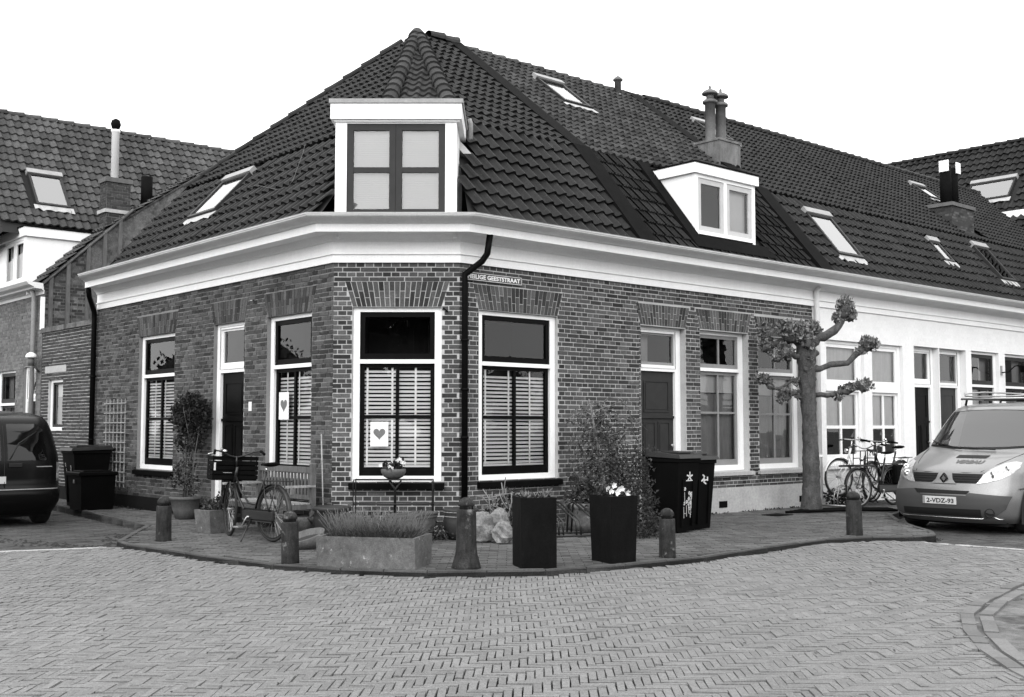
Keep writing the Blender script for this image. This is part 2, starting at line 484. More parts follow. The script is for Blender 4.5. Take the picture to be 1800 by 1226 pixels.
def lay_bricks(M, u0, u1, z0, z1, openings, arches, L=.242, H=.0652, seed=1, rough=1.0):
    """cross bond; gives one matrix per brick: unit brick -> wall position (front at n=0)"""
    rg = random.Random(seed)
    out = []
    n = int((z1 - z0) / H)
    hh = (z1 - z0) / n
    j = .011
    for c in range(n):
        za, zb = z0 + c * hh + j / 2, z0 + (c + 1) * hh - j / 2
        zm = (za + zb) / 2
        head = c % 2 == 1
        bl = L / 2 if head else L
        x = u0 - (L / 4 if head else (L / 2 if c % 4 == 2 else 0))
        cuts = []
        for (a, b_, lo, hi) in openings:
            if lo - .01 < zm < hi + .01: cuts.append((a, b_))
        for (a, b_, zb0, zt) in arches:
            if zb0 - .02 < zm < zt + .01:
                k = .11 * (zm - zb0) / (zt - zb0)
                cuts.append((a - k, b_ + k))
        while x < u1:
            a, b_ = max(x + j / 2, u0), min(x + bl - j / 2, u1)
            x += bl
            segs = [(a, b_)]
            for (ca, cb) in cuts:
                ns = []
                for (p, q) in segs:
                    if q <= ca or p >= cb: ns.append((p, q)); continue
                    if p < ca: ns.append((p, ca - .006))
                    if q > cb: ns.append((cb + .006, q))
                segs = ns
            for (p, q) in segs:
                if q - p < .025: continue
                w = q - p - rg.uniform(0, .005) * rough
                d = .016 + max(-.0022, min(.004, rg.gauss(.0005, .0018) * rough))
                m = M @ T((p + q) / 2, -.016, zm + rg.gauss(0, .0012) * rough) @ Matrix.Rotation(rg.gauss(0, .004) * rough, 4, 'Y') @ Matrix.Diagonal((w, d, zb - za - rg.uniform(0, .004) * rough, 1))
                out.append(m)
    return out

def wall_sheet(b, M, u0, u1, z0, z1, openings, n=-.0045, rev=.14, mi=0):
    us = sorted({u0, u1} | {x for o in openings for x in o[:2] if u0 < x < u1})
    zs = sorted({z0, z1} | {x for o in openings for x in o[2:] if z0 < x < z1})
    for i in range(len(us) - 1):
        for k in range(len(zs) - 1):
            um, zm = (us[i] + us[i + 1]) / 2, (zs[k] + zs[k + 1]) / 2
            if any(o[0] < um < o[1] and o[2] < zm < o[3] for o in openings): continue
            b.quad((us[i], n, zs[k]), (us[i], n, zs[k + 1]), (us[i + 1], n, zs[k + 1]), (us[i + 1], n, zs[k]), M, mi)
    for (a, c, lo, hi) in openings:
        r = -rev
        b.quad((a, n, lo), (a, r, lo), (a, r, hi), (a, n, hi), M, mi)
        b.quad((c, n, lo), (c, n, hi), (c, r, hi), (c, r, lo), M, mi)
        b.quad((a, n, hi), (a, r, hi), (c, r, hi), (c, n, hi), M, mi)
        b.quad((a, n, lo), (c, n, lo), (c, r, lo), (a, r, lo), M, mi)

def arch(house, M, a, c, zb, zt, mat, n=18):
    k = .11
    for i in range(n):
        t0, t1 = i / n, (i + 1) / n
        g = .005
        lo0, lo1 = a + (c - a) * t0 + g, a + (c - a) * t1 - g
        hi0, hi1 = (a - k) + (c - a + 2 * k) * t0 + g, (a - k) + (c - a + 2 * k) * t1 - g
        split = zb + (zt - zb) * (.36 if i % 2 else .62)
        for (p, q) in ((0, (split - zb) / (zt - zb)), ((split - zb) / (zt - zb), 1)):
            b = B()
            f = R.uniform(-.003, .002)
            def pt(t, left, nn):
                lo, hi = (lo0, hi0) if left else (lo1, hi1)
                return (lo + (hi - lo) * t, nn, zb + (zt - zb) * t)
            p_, q_ = p + (.012 if p else .01), q - .012
            vs = [pt(p_, 1, -.03), pt(p_, 0, -.03), pt(p_, 0, f), pt(p_, 1, f), pt(q_, 1, -.03), pt(q_, 0, -.03), pt(q_, 0, f), pt(q_, 1, f)]
            b.add(vs, [(2, 3, 7, 6), (0, 1, 2, 3), (4, 5, 6, 7), (1, 2, 6, 5), (3, 0, 4, 7)], M)
            b.build('arch_brick', mat, house)

# ------------------------------------------------------------------ windows
SLAT = {}
def slat_mesh(w, mat='slat'):
    k = round(w, 2)
    if (k, mat) not in SLAT:
        b = B(); b.box(-k / 2, k / 2, -.016, .016, -.0115, .0115, Matrix.Rotation(rad(-22), 4, 'X'))
        me = bpy.data.meshes.new('blind_slat'); me.from_pydata(b.v, [], b.f); me.materials.append(M_[mat]); me.update()
        SLAT[k, mat] = me
    return SLAT[k, mat]

def sash(win, M, u0, u1, z0, z1, n, w, wb, bv, bh, mat, glass='glass', bw=.03, wt=None):
    """one glazed frame: border, bars and a pane in each light; n is its front face"""
    wt = w if wt is None else wt
    b = B()
    b.box(u0, u0 + w, n - .045, n, z0, z1, M); b.box(u1 - w, u1, n - .045, n, z0, z1, M)
    b.box(u0 + w, u1 - w, n - .045, n - .002, z0, z0 + wb, M); b.box(u0 + w, u1 - w, n - .045, n - .002, z1 - wt, z1, M)
    us = [u0 + w] + [x for v in bv for x in (v - bw / 2, v + bw / 2)] + [u1 - w]
    zs = [z0 + wb] + [x for v in bh for x in (v - bw / 2, v + bw / 2)] + [z1 - wt]
    for v in bv: b.box(v - bw / 2, v + bw / 2, n - .04, n - .006, z0 + wb, z1 - wt, M)
    for v in bh:
        for i in range(0, len(us), 2):
            b.box(us[i], us[i + 1], n - .04, n - .008, v - bw / 2, v + bw / 2, M)
    b.build('sash', mat, win)
    for i in range(0, len(us), 2):
        for k in range(0, len(zs), 2):
            p = B(); a, c, lo, hi = us[i] - .008, us[i + 1] + .008, zs[k] - .008, zs[k + 1] + .008
            t = R.uniform(-.0015, .0015); t2 = R.uniform(-.0015, .0015)
            p.quad((a, n - .026 - t2, hi), (c, n - .026 + t2, hi), (c, n - .026 - t, lo), (a, n - .026 + t, lo), M)
            p.build('pane', M_[glass], win)

def curtain(win, M, u0, u1, z0, z1, n, mat, amp=.025, wl=.14, name='curtain'):
    b = B(); k = max(8, int((u1 - u0) / .025)); ph = R.random() * 6
    vs = []
    for i in range(k + 1):
        u = u0 + (u1 - u0) * i / k
        d = amp * math.sin(u / wl * 6.28 + ph) + amp * .5 * math.sin(u / wl * 9.7 + ph * 2)
        vs += [(u, n + d, z0), (u, n + d * .6, z1)]
    b.add(vs, [(2 * i, 2 * i + 2, 2 * i + 3, 2 * i + 1) for i in range(k)], M, smooth=True)
    b.build(name, mat, win)

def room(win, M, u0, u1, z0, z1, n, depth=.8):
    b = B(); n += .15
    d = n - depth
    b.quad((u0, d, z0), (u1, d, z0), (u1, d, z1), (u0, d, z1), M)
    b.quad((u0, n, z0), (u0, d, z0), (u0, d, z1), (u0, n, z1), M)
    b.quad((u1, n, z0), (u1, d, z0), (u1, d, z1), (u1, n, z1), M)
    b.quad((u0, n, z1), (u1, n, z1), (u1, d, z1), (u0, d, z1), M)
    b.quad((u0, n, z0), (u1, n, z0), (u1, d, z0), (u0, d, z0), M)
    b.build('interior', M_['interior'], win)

def window(house, M, u0, u1, z0, z1, rec, zt, style, mat_frame='white', fw=.095, tw=.06, bwid=.075, tr=.055):
    b = B(); n = -rec; d = n - .10
    e = .003
    b.box(u0 + e, u0 + fw, d, n, z0 + e, z1 - e, M); b.box(u1 - fw, u1 - e, d, n, z0 + e, z1 - e, M)
    b.box(u0 + fw, u1 - fw, d, n - .002, z0 + e, z0 + bwid, M)
    b.box(u0 + fw, u1 - fw, d, n - .002, z1 - tw, z1 - e, M)
    if zt: b.box(u0 + fw, u1 - fw, d, n + .012, zt - tr / 2, zt + tr / 2, M)
    win = b.build('window', M_[mat_frame], house)
    a, c = u0 + fw - .004, u1 - fw + .004
    lo, hi = z0 + bwid - .003, (zt - tr / 2 if zt else z1 - tw) + .003
    s = n - .02
    mid = (a + c) / 2
    if style == 'blinds':
        sash(win, M, a, c, zt + tr / 2 - .003, z1 - tw + .003, s, .07, .085, [], [], M_['black'], 'glass_refl')
        sash(win, M, a + .01, c - .01, lo, hi, s - .02, .055, .12, [mid], [(lo + hi) / 2 + .04], M_['black'], 'glass', bw=.045)
        k = int((hi - lo - .22) / .0545)
        for i in range(k):
            z = lo + .17 + i * .0545
            m = M @ T(mid, s - .085, z) @ Matrix.Rotation(R.gauss(0, .0025), 4, 'Y')
            link(slat_mesh(c - a - .09), 'blind_slat', win, m)
        rb = B(); rb.box(a + .04, c - .04, s - .105, s - .065, lo + .11, lo + .145, M); rb.build('blind_rail', M_['slat'], win)
        W = c - a
        for t in ((.10, .43, .74) if W > .9 else (.15, .5, .85)):
            tp = B(); u = a + W * t; tp.box(u - .014, u + .014, s - .062, s - .058, lo + .15, hi - .04, M); tp.build('blind_tape', M_['slat'], win)
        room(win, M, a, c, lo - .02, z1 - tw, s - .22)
    elif style == 'grey':
        sash(win, M, a, c, zt + tr / 2 - .003, z1 - tw + .003, s, .06, .075, [mid + .02], [], M_['grey_sash'], 'glass', bw=.035)
        sash(win, M, a, c, lo, hi, s - .02, .06, .10, [mid + .02], [lo + (hi - lo) * .56], M_['grey_sash'], 'glass_refl', bw=.035)
        curtain(win, M, a, c, hi - .36, hi, s - .10, M_['curtain_light'], .012, .18, 'valance')
        curtain(win, M, a, c, lo, hi - .37, s - .14, M_['curtain'], .02, .12)
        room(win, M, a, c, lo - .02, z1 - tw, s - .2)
    elif style == 'white':
        sash(win, M, a, c, zt + tr / 2 - .003, z1 - tw + .003, s, .07, .09, [], [], M_['white'], 'glass')
        sash(win, M, a, c, lo, hi, s - .02, .06, .09, [mid], [lo + (hi - lo) * .47], M_['white'], 'glass', bw=.06)
        curtain(win, M, a, c, zt, z1 - tw, s - .09, M_['curtain_light'], .004, .3, 'roller_blind')
        curtain(win, M, a, c, lo + (hi - lo) * .45, hi, s - .09, M_['curtain_light'], .004, .3, 'roller_blind')
        room(win, M, a, c, lo - .02, z1 - tw, s - .2)
    elif style == 'dark':
        sash(win, M, a, c, zt + tr / 2 - .003, z1 - tw + .003, s, .08, .10, [], [], M_['dark_sash'], 'glass')
        sash(win, M, a, c, lo, hi, s - .02, .06, .09, [mid], [], M_['dark_sash'], 'glass', bw=.07)
        curtain(win, M, a, c, lo, hi, s - .12, M_['curtain'], .02, .1)
        cb = B(); cb.box(a + (c - a) * .66, c - .02, s - .16, s - .155, zt, z1 - tw, M); cb.build('curtain', M_['curtain'], win)
        room(win, M, a, c, lo - .02, z1 - tw, s - .2)
    elif style == 'small':
        sash(win, M, a, c, lo, hi, s, .05, .06, [], [], M_['dark_sash'], 'glass')
        cb = B(); cb.box(a, c, s - .10, s - .095, lo + (hi - lo) * .68, hi, M); cb.build('roller_blind', M_['blind'], win)
        curtain(win, M, a, c, lo, lo + (hi - lo) * .68, s - .10, M_['curtain'], .01, .12)
        room(win, M, a, c, lo - .02, hi + .02, s - .2)
    return win

def door(house, M, u0, u1, z0, z1, rec, zt, fw=.1, mat='black', light='glass_refl', panels=True, knob=True, step=True, label=None, frame='white', trn=.11):
    b = B(); n = -rec; d = n - .12; e = .003
    b.box(u0 + e, u0 + fw, d, n, z0, z1 - e, M); b.box(u1 - fw, u1 - e, d, n, z0, z1 - e, M)
    b.box(u0 + fw, u1 - fw, d, n - .002, z1 - fw * .7, z1 - e, M)
    b.box(u0 + fw, u1 - fw, d, n - .002, zt - trn / 2, zt + trn / 2, M)
    f = b.build('door_frame', M_[frame], house)
    a, c = u0 + fw - .004, u1 - fw + .004
    s = n - .05
    sash(f, M, a, c, zt + trn / 2 - .002, z1 - fw * .7 + .002, n - .03, .035, .05, [], [], M_['grey_sash' if frame == 'white' and mat != 'black' else frame], light)
    room(f, M, a, c, zt, z1 - .05, n - .14)
    cb = B(); cb.box(a + .05, a + (c - a) * .45, n - .2, n - .19, zt + .05, z1 - .08, M); cb.build('curtain', M_['curtain'], f)
    b = B(); t = zt - trn / 2 + .002; w = c - a
    b.box(a, c, s - .05, s, z0 + .02, t, M)
    if panels:
        for (pa, pb, la, lb) in ((.14, .86, .70, .93), (.12, .46, .34, .63), (.54, .88, .34, .63), (.12, .46, .06, .28), (.54, .88, .06, .28)):
            x0, x1, y0, y1 = a + w * pa, a + w * pb, z0 + (t - z0) * la, z0 + (t - z0) * lb
            b.box(x0, x1, s + .001, s + .012, y0, y0 + .02, M); b.box(x0, x1, s + .001, s + .012, y1 - .02, y1, M)
            b.box(x0, x0 + .02, s + .001, s + .012, y0 + .02, y1 - .02, M); b.box(x1 - .02, x1, s + .001, s + .012, y0 + .02, y1 - .02, M)
            b.box(x0 + .045, x1 - .045, s + .001, s + .008, y0 + .045, y1 - .045, M)
        b.box(a + .01, c - .01, s + .001, s + .03, z0 + (t - z0) * .655, z0 + (t - z0) * .672, M)
    lf = b.build('door', M_[mat], house, label=label)
    if knob:
        k = B(); k.lathe([(.012, 0), (.012, .03), (.028, .04), (.028, .055), (.012, .065)], 10, M @ T(c - .09, s, z0 + 1.0) @ Matrix.Rotation(rad(-90), 4, 'X'))
        k.build('handle', M_['steel'], lf)
    if step:
        st = B(); st.box(u0, u1, -rec - .1, .10, -.05, z0, M); st.build('doorstep', M_['plinth_dark'], house)
    return f

def sill(house, M, u0, u1, z, rec, mat, h=.095, out=.06, slope=.02, name='window_sill'):
    b = B()
    prof = [(-rec, 0.0), (out, -slope), (out, -h), (-.02, -h), (-rec, -h)]
    n = len(prof)
    vs = [(u0, p, z + q) for p, q in prof] + [(u1, p, z + q) for p, q in prof]
    b.add(vs, [list(range(n))[::-1], list(range(n, 2 * n))] + [(i, (i + 1) % n, n + (i + 1) % n, n + i) for i in range(n)], M)
    return b.build(name, mat, house)

def plain_strip(b, M, u0, u1, n0, n1, z0, z1, mi=0):
    b.box(u0, u1, n0, n1, z0, z1, M, mi)

# ------------------------------------------------------------------ cornice and gutter, swept along the fronts with mitred corners
CORN = [(-.02, 3.685), (.03, 3.685), (.03, 3.79), (.055, 3.795), (.055, 3.812), (.022, 3.818), (.022, 3.975), (.05, 3.98), (.06, 4.0), (.13, 4.045), (.15, 4.06), (.385, 4.06), (.385, 4.048), (.40, 4.048), (.40, 4.158), (.385, 4.16), (-.02, 4.16)]
GUTT = [(.385, 4.16), (.43, 4.162), (.45, 4.178), (.50, 4.19), (.56, 4.205), (.60, 4.228), (.608, 4.248), (.62, 4.25), (.62, 4.262), (.60, 4.262), (.585, 4.235), (.40, 4.20), (.30, 4.20)]
def sweep(path, prof):
    """path: [(point, shift per unit of projection)]"""
    b = B(); k = len(prof)
    vs = []
    for (p, s) in path:
        for (n, z) in prof:
            q = p + s * n
            vs.append((q.x, q.y, z + p.z))
    fs = []
    for i in range(len(path) - 1):
        for j in range(k - 1):
            fs.append((i * k + j, (i + 1) * k + j, (i + 1) * k + j + 1, i * k + j + 1))
    fs.append(list(range(k))); fs.append([(len(path) - 1) * k + j for j in range(k)])
    b.add(vs, fs)
    return b
NF = Vector((0, -1, 0))
def mitre(n1, n2):
    d = n1 + n2
    return d / (d.dot(n1))
SL = mitre(NF, NL); SR = mitre(NF, NR)

def cornice(house, path):
    sweep(path, CORN).build('cornice', M_['white'], house)
    sweep(path, GUTT).build('gutter', M_['gutter'], house)
    lip = [(.612, 4.262), (.624, 4.262), (.624, 4.270), (.612, 4.270)]
    sweep(path, lip).build('gutter_edge', M_['zinc'], house)

def downpipe(house, pts, r, mat, brackets=()):
    b = B(); b.tube(pts, r, 10)
    o = b.build('downpipe', mat, house)
    for p in brackets:
        k = B(); k.lathe([(r + .012, -.015), (r + .012, .015)], 10, T(*p)); k.build('bracket', mat, o)
    return o

# ------------------------------------------------------------------ roof tiles
def tile_template(kind, tw, tl):
    """x across, y up the slope, z off the roof"""
    nx = {'pan': 8, 'flat': 9}[kind]
    xs = np.linspace(0, 1, nx + 1)
    if kind == 'pan':
        pr = .25 * tw * (0.5 + 0.5 * np.cos(2 * np.pi * (xs - .80))) ** 1.35
    else:
        xs = np.array([0, .06, .12, .32, .38, .44, .62, .68, .74, 1.0]); pr = np.array([.030, .036, .004, .004, .028, .004, .004, .028, .004, .004])
    lift = .145 * tl if kind == 'pan' else .042
    v = []
    for (yy, zz) in ((-.10, -.048), (-.10, 0.0), (1.02, None)):
        for i, x in enumerate(xs):
            if zz is None: z = pr[i] * .9 - .002
            else: z = pr[i] + lift + zz
            v.append((x * tw, yy * tl, z))
    k = len(xs); f = []
    for r_ in range(2):
        for i in range(k - 1):
            a = r_ * k + i
            f.append((a, a + 1, a + k + 1, a + k))
    return np.array(v), np.array(f)

TILES = {}
def tile_unit(kind, tw, tl, mat):
    key = (kind, round(tw, 3), round(tl, 3), mat)
    if key not in TILES:
        tv, tf = tile_template(kind, tw, tl)
        me = bpy.data.meshes.new('roof_tile_unit')
        me.from_pydata(tv.tolist(), [], tf.tolist()); me.materials.append(M_[mat]); me.update()
        TILES[key] = (me, tv, tf)
    return TILES[key]

def inside(poly, x, y):
    c = False; n = len(poly)
    for i in range(n):
        x0, y0 = poly[i]; x1, y1 = poly[(i + 1) % n]
        if (y0 > y) != (y1 > y) and x < (x1 - x0) * (y - y0) / (y1 - y0) + x0: c = not c
    return c

def lay_tiles(M, poly, kind, tw, tl, mat, holes=(), a_off=0.0, b_off=0.02, seed=3, marg=.0):
    """matrices for the tiles of one roof face, poly in the face's own (along, up)"""
    rg = random.Random(seed)
    a0 = min(p[0] for p in poly); a1 = max(p[0] for p in poly); b1 = max(p[1] for p in poly)
    out = []
    nb = int(b1 / tl) + 2
    tl_ = tl
    for j in range(nb):
        y = b_off + j * tl_
        for i in range(int((a1 - a0) / tw) + 2):
            x = a0 + a_off + i * tw
            cx, cy = x + tw * .5, y + tl * .42
            if not inside(poly, cx, cy): continue
            if any(h[0] - marg < cx < h[1] + marg and h[2] < cy < h[3] for h in holes): continue
            out.append(M @ T(x + rg.gauss(0, .003), y + rg.gauss(0, .005), rg.gauss(0, .0025)) @ Matrix.Rotation(rg.gauss(0, .008), 4, 'Z') @ Matrix.Rotation(rg.gauss(0, .006), 4, 'Y'))
    return out

def finish_tiles(roof, sets, limit=300):
    """sets: [((kind, tw, tl, mat), matrices)]; nearest pieces single, the rest joined per kind"""
    allm = sorted([((m.translation - CAM).length, i, k) for k, (key, ms) in enumerate(sets) for i, m in enumerate(ms)])
    pick = {(k, i) for (_, i, k) in allm[:limit]}
    og = ORG.get(roof, Vector((0, 0, 0)))
    for k, (key, ms) in enumerate(sets):
        me, tv, tf = tile_unit(*key)
        rest = []
        for i, m in enumerate(ms):
            if (k, i) in pick: link(me, 'roof_tile', roof, m)
            else: rest.append(m)
        if rest:
            link(stamp('roof_tiles', tv, tf, rest, M_[key[3]], og), 'roof_tiles', roof, None, 'stuff')

RIDGE = {}
def ridge_line(roof, p0, p1, mat, length=.34, r=.115, up=Z3):
    """overlapping half-round tiles from p0 up to p1"""
    if mat not in RIDGE:
        b = B(); seg = 8; vs = []
        for (x, rr, dz) in ((-.02, r * 1.06, .012), (length * .30, r, .0), (length * 1.06, r * .86, -.004)):
            for k in range(seg + 1):
                t = math.pi * (k / seg) * 1.16 - .08 * math.pi
                vs.append((x, -math.cos(t) * rr, math.sin(t) * rr * .9 + dz - .02))
        for k in range(seg + 1):
            t = math.pi * (k / seg) * 1.16 - .08 * math.pi
            vs.append((-.02, -math.cos(t) * r * .8, math.sin(t) * r * .65 - .02))
        n = seg + 1; fs = []
        for k in range(seg):
            fs += [(k, k + 1, n + k + 1, n + k), (n + k, n + k + 1, 2 * n + k + 1, 2 * n + k), (3 * n + k, 3 * n + k + 1, k + 1, k)]
        me = bpy.data.meshes.new('ridge_tile_unit'); me.from_pydata(vs, [], fs); me.materials.append(M_[mat]); me.update()
        for p in me.polygons: p.use_smooth = False
        RIDGE[mat] = me
    d = (p1 - p0); L = d.length; d.normalize()
    s = up.cross(d).normalized(); z = d.cross(s)
    for i in range(int(L / length)):
        m = basis(d, s, z, p0 + d * (i * length)) @ Matrix.Rotation(R.gauss(0, .03), 4, 'X') @ Matrix.Rotation(R.gauss(0, .012), 4, 'Z')
        link(RIDGE[mat], 'ridge_tile', roof, m)

def strip_on(roof, p0, p1, width_dir, w, nrm, t, mat, name):
    b = B(); n = nrm * t
    a, c = p0, p1; q = width_dir * w
    vs = [a, a + q, c + q, c, a + n, a + q + n, c + q + n, c + n]
    b.add([tuple(x) for x in vs], [(0, 1, 2, 3), (4, 5, 6, 7), (0, 1, 5, 4), (1, 2, 6, 5), (2, 3, 7, 6), (3, 0, 4, 7)])
    return b.build(name, M_[mat], roof)

def skylight(house, M, a0, a1, b0, b1, pale=True, tall=.09, glass='glass_sky', apron=True, open_=0.0, cover='zinc'):
    b = B(); w = .055
    for (x0, x1, y0, y1) in ((a0, a0 + w, b0, b1), (a1 - w, a1, b0, b1), (a0 + w, a1 - w, b0, b0 + w), (a0 + w, a1 - w, b1 - w, b1)):
        b.box(x0, x1, y0, y1, -.02, tall, M)
    o = b.build('skylight', M_['dark_sash'], house)
    g = B(); g.box(a0 + w, a1 - w, b0 + w, b1 - w, tall - .03, tall - .022, M); g.build('pane', M_[glass], o)
    g = B(); g.box(a0 + w, a1 - w, b0 + w, b1 - w, -.02, -.01, M); g.build('roller_blind' if pale else 'interior', M_['blind' if pale else 'interior'], o)  # pale sheet added under the pane to whiten it like reflected sky
    g = B(); g.box(a0 - .02, a1 + .02, b1 - .01, b1 + .13, -.01, tall + .035, M); g.build('cover', M_[cover], o)
    if apron:
        g = B(); k = 10; vs = []
        for i in range(k + 1):
            x = a0 - .06 + (a1 - a0 + .12) * i / k
            vs += [(x, b0 - .004, .05), (x, b0 - .17 + .03 * math.sin(i * 2.4), .058 + .02 * math.sin(i * 1.9))]
        g.add(vs, [(2 * i, 2 * i + 1, 2 * i + 3, 2 * i + 2) for i in range(k)], M); g.build('apron', M_['plinth'], o)
    return o

def face(origin, a, v):
    v = v.normalized()
    return basis(a, v, a.cross(v), origin)

def to_face(M, pts):
    mi = M.inverted()
    return [tuple((mi @ p)[:2]) for p in pts]

EZ, KZ, GZ = 4.23, 6.0, 8.6            # eave, kink and ridge heights
KN, GN, EN = -1.0, -4.3, .42           # the same, out of the right-hand front
LOWR = face(wR(0, EN, EZ), DR, -NR * (EN - KN) + Z3 * (KZ - EZ))
UPR = face(wR(0, KN, KZ), DR, -NR * (KN - GN) + Z3 * (GZ - KZ))
LLEN = math.hypot(EN - KN, KZ - EZ); ULEN = math.hypot(KN - GN, GZ - KZ)
# ================================================================== CORNER HOUSE
corner = house_empty('corner_house', (-1.6, 15.6, 0), 'dark brick corner house with chamfered front, tall dormer and hipped tile roof', 'house')
oF = [(.263, 1.477, .705, 3.075)]
oR = [(.346, 1.850, .705, 3.065)]
oL = [(.56, 1.82, .71, 3.065), (2.507, 3.53, -.2, 3.07), (4.946, 6.42, .705, 3.05)]
bF = lay_bricks(MF, 0, 1.721, -.02, 3.69, oF, [(.263, 1.477, 3.09, 3.43)], seed=1)
bR = lay_bricks(MR, 0, 3.62, -.02, 3.69, oR, [(.346, 1.85, 3.085, 3.42)], seed=2)
bL = lay_bricks(ML, 0, 8.45, .22, 3.69, oL, [(.56, 1.82, 3.085, 3.42), (2.507, 3.53, 3.09, 3.42), (4.946, 6.42, 3.07, 3.40)], seed=3, rough=1.8)
b = B()
wall_sheet(b, MF, 0, 1.721, -.3, 3.70, oF)
wall_sheet(b, MR, 0, 3.62, -.3, 3.70, oR)
b.build('wall', M_['mortar'], corner)
b = B()
wall_sheet(b, ML, 0, 8.45, -.3, 3.70, oL, n=-.008)
q0, q1 = wL(8.45, -.009), wL(8.45, -8.5)
b.quad((q0.x, q0.y, -.3), (q1.x, q1.y, -.3), (q1.x, q1.y, 4.2), (q0.x, q0.y, 4.2))
b.build('wall', M_['mortar_grey'], corner)
b = B(); b.box(0.02, 2.5, -.05, .02, -.2, .225, ML); b.box(3.54, 8.45, -.05, .02, -.2, .225, ML); b.build('plinth', M_['plinth_dark'], corner)
ub, tv, tf = UB['brick']
dark_patch = [m for m in bR if 2.50 < (m.translation - FR).dot(DR) < 3.08 and 1.86 < m.translation.z < 2.48]
link(stamp('dark_patch_bricks', tv, tf, dark_patch, M_['brick_dark'], ORG[corner]), 'dark_patch_bricks', corner, None, 'stuff')  # rectangular patch of darker bricks
scatter('brick', ub, tv, tf, bF + [m for m in bR if m not in dark_patch] + bL, M_['brick'], corner, 300, stuffname='bricks')
arch(corner, MF, .263, 1.477, 3.078, 3.43, M_['brick'], 19)
arch(corner, MR, .346, 1.85, 3.068, 3.42, M_['brick'], 22)
arch(corner, ML, .56, 1.82, 3.068, 3.42, M_['brick'], 18)
arch(corner, ML, 2.507, 3.53, 3.073, 3.42, M_['brick'], 15)
arch(corner, ML, 4.946, 6.42, 3.053, 3.40, M_['brick'], 20)
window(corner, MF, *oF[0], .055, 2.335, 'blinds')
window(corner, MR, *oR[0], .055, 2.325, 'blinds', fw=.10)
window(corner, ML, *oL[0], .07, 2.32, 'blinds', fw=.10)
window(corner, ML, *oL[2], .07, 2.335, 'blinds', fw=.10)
door(corner, ML, 2.507, 3.53, .09, 3.07, .07, 2.35, fw=.12, mat='black')
sill(corner, MF, .233, 1.524, .702, .06, M_['black_matt'])
sill(corner, MR, .32, 1.90, .702, .06, M_['black_matt'])
sill(corner, ML, .52, 1.86, .707, .07, M_['black_matt'])
sill(corner, ML, 4.90, 6.46, .702, .07, M_['black_matt'])
b = B(); b.bbox(2.235, 2.325, .001, .012, 1.68, 1.82, .003, ML); b.build('house_number', M_['enamel_white'], corner)
b = B(); b.tube([wL(2.2, .01, 3.36), wL(2.2, .07, 3.34)], .012, 6); b.build('hook', M_['steel'], corner)
b = B(); b.tube([FL + Vector((1.50, -.01, 3.06)), FL + Vector((1.56, -.04, 3.01))], .012, 6); b.build('hook', M_['black'], corner)
b = B(); b.box(.03, .22, 0.004, .012, .16, .40, MF); b.build('repair_patch', M_['mortar'], corner)

cornice(corner, [(wL(8.38, 0), NL - DL * .95), (FL.copy(), SL), (FR.copy(), SR), (wR(3.62, 0), NR)])
dpx = [wR(.24, .36, 4.06), wR(.24, .30, 3.80), wR(.20, .24, 3.70), wR(.035, .075, 3.52), wR(.035, .075, 3.35), wR(.035, .075, .02)]
downpipe(corner, dpx, .045, M_['black'], [wR(.035, .075, 2.62), wR(.035, .075, 1.3), wR(.035, .075, 1.95)])
downpipe(corner, [wL(8.02, .33, 4.05), wL(8.10, .28, 3.92), wL(8.36, .08, 3.66), wL(8.36, .07, 3.5), wL(8.36, .07, .02)], .05, M_['black'], [wL(8.36, .07, 2.4), wL(8.36, .07, 1.2)])

# roof of the corner house
AP = wR(2.45, GN, GZ)
FLk, FRk = Vector((-1.895, 16.5, KZ)), Vector((-.869, 16.5, KZ))
FLe, FRe = FL + SL * EN + Z3 * EZ, FR + SR * EN + Z3 * EZ
apn = (AP - FL).dot(NL); apu = (AP - FL).dot(DL)
LOWL = face(wL(0, EN, EZ), -DL, -NL * (EN + 1.2) + Z3 * (KZ - EZ))
UPL = face(wL(0, -1.2, KZ), -DL, NL * (apn + 1.2) + Z3 * (AP.z - KZ))
UPF = face(Vector((0, 16.5, KZ)), Vector((1, 0, 0)), Vector((0, AP.y - 16.5, AP.z - KZ)))
PL = 3.14
polys = {
    'lr': (LOWR, [FRe, wR(PL, EN, EZ), wR(PL, KN, KZ), FRk]),
    'ur': (UPR, [FRk, wR(PL, KN, KZ), wR(PL, GN, GZ), AP]),
    'll': (LOWL, [wL(7.0, EN, EZ), FLe, FLk, wL(7.15, -1.2, KZ)]),
    'ul': (UPL, [wL(7.15, -1.2, KZ), FLk, AP]),
    'uf': (UPF, [FLk, FRk, AP])}
b = B()
for k, (m, ps) in polys.items():
    nrm = m.to_3x3() @ Vector((0, 0, 1))
    b.add([tuple(p - nrm * .03) for p in ps], [list(range(len(ps)))])
rb0, rb1 = wR(PL + .4, -9.2, 4.2), wL(8.5, -8.8, 4.2)
kl = wL(7.15, -1.2, KZ); el = wL(7.0, EN, EZ)
b.add([tuple(AP), tuple(wR(PL, GN, GZ)), tuple(rb0), tuple(rb1)], [(0, 1, 2, 3)])
b.add([tuple(AP), tuple(kl), tuple(el), tuple(rb1)], [(0, 1, 2, 3)])
roofc = b.build('roof', M_['deck'], corner)
key_low, key_up, key_f = ('pan', .212, .285, 'tile'), ('pan', .174, .245, 'tile'), ('pan', .19, .26, 'tile_hip')
sl_hole = (-5.12, -3.93, .88, 2.14)
dorm_hole = (-.05, 0, 0, 0)
lr = lay_tiles(LOWR, to_face(LOWR, [FRe - DR * .5, polys['lr'][1][1], polys['lr'][1][2], FRk - DR * .2]), *key_low, seed=4)
lr = [m for m in lr if (m @ Vector((.12, .14, 0))).x > -.70 and (m @ Vector((.0, .0, 0))).y > 14.97]
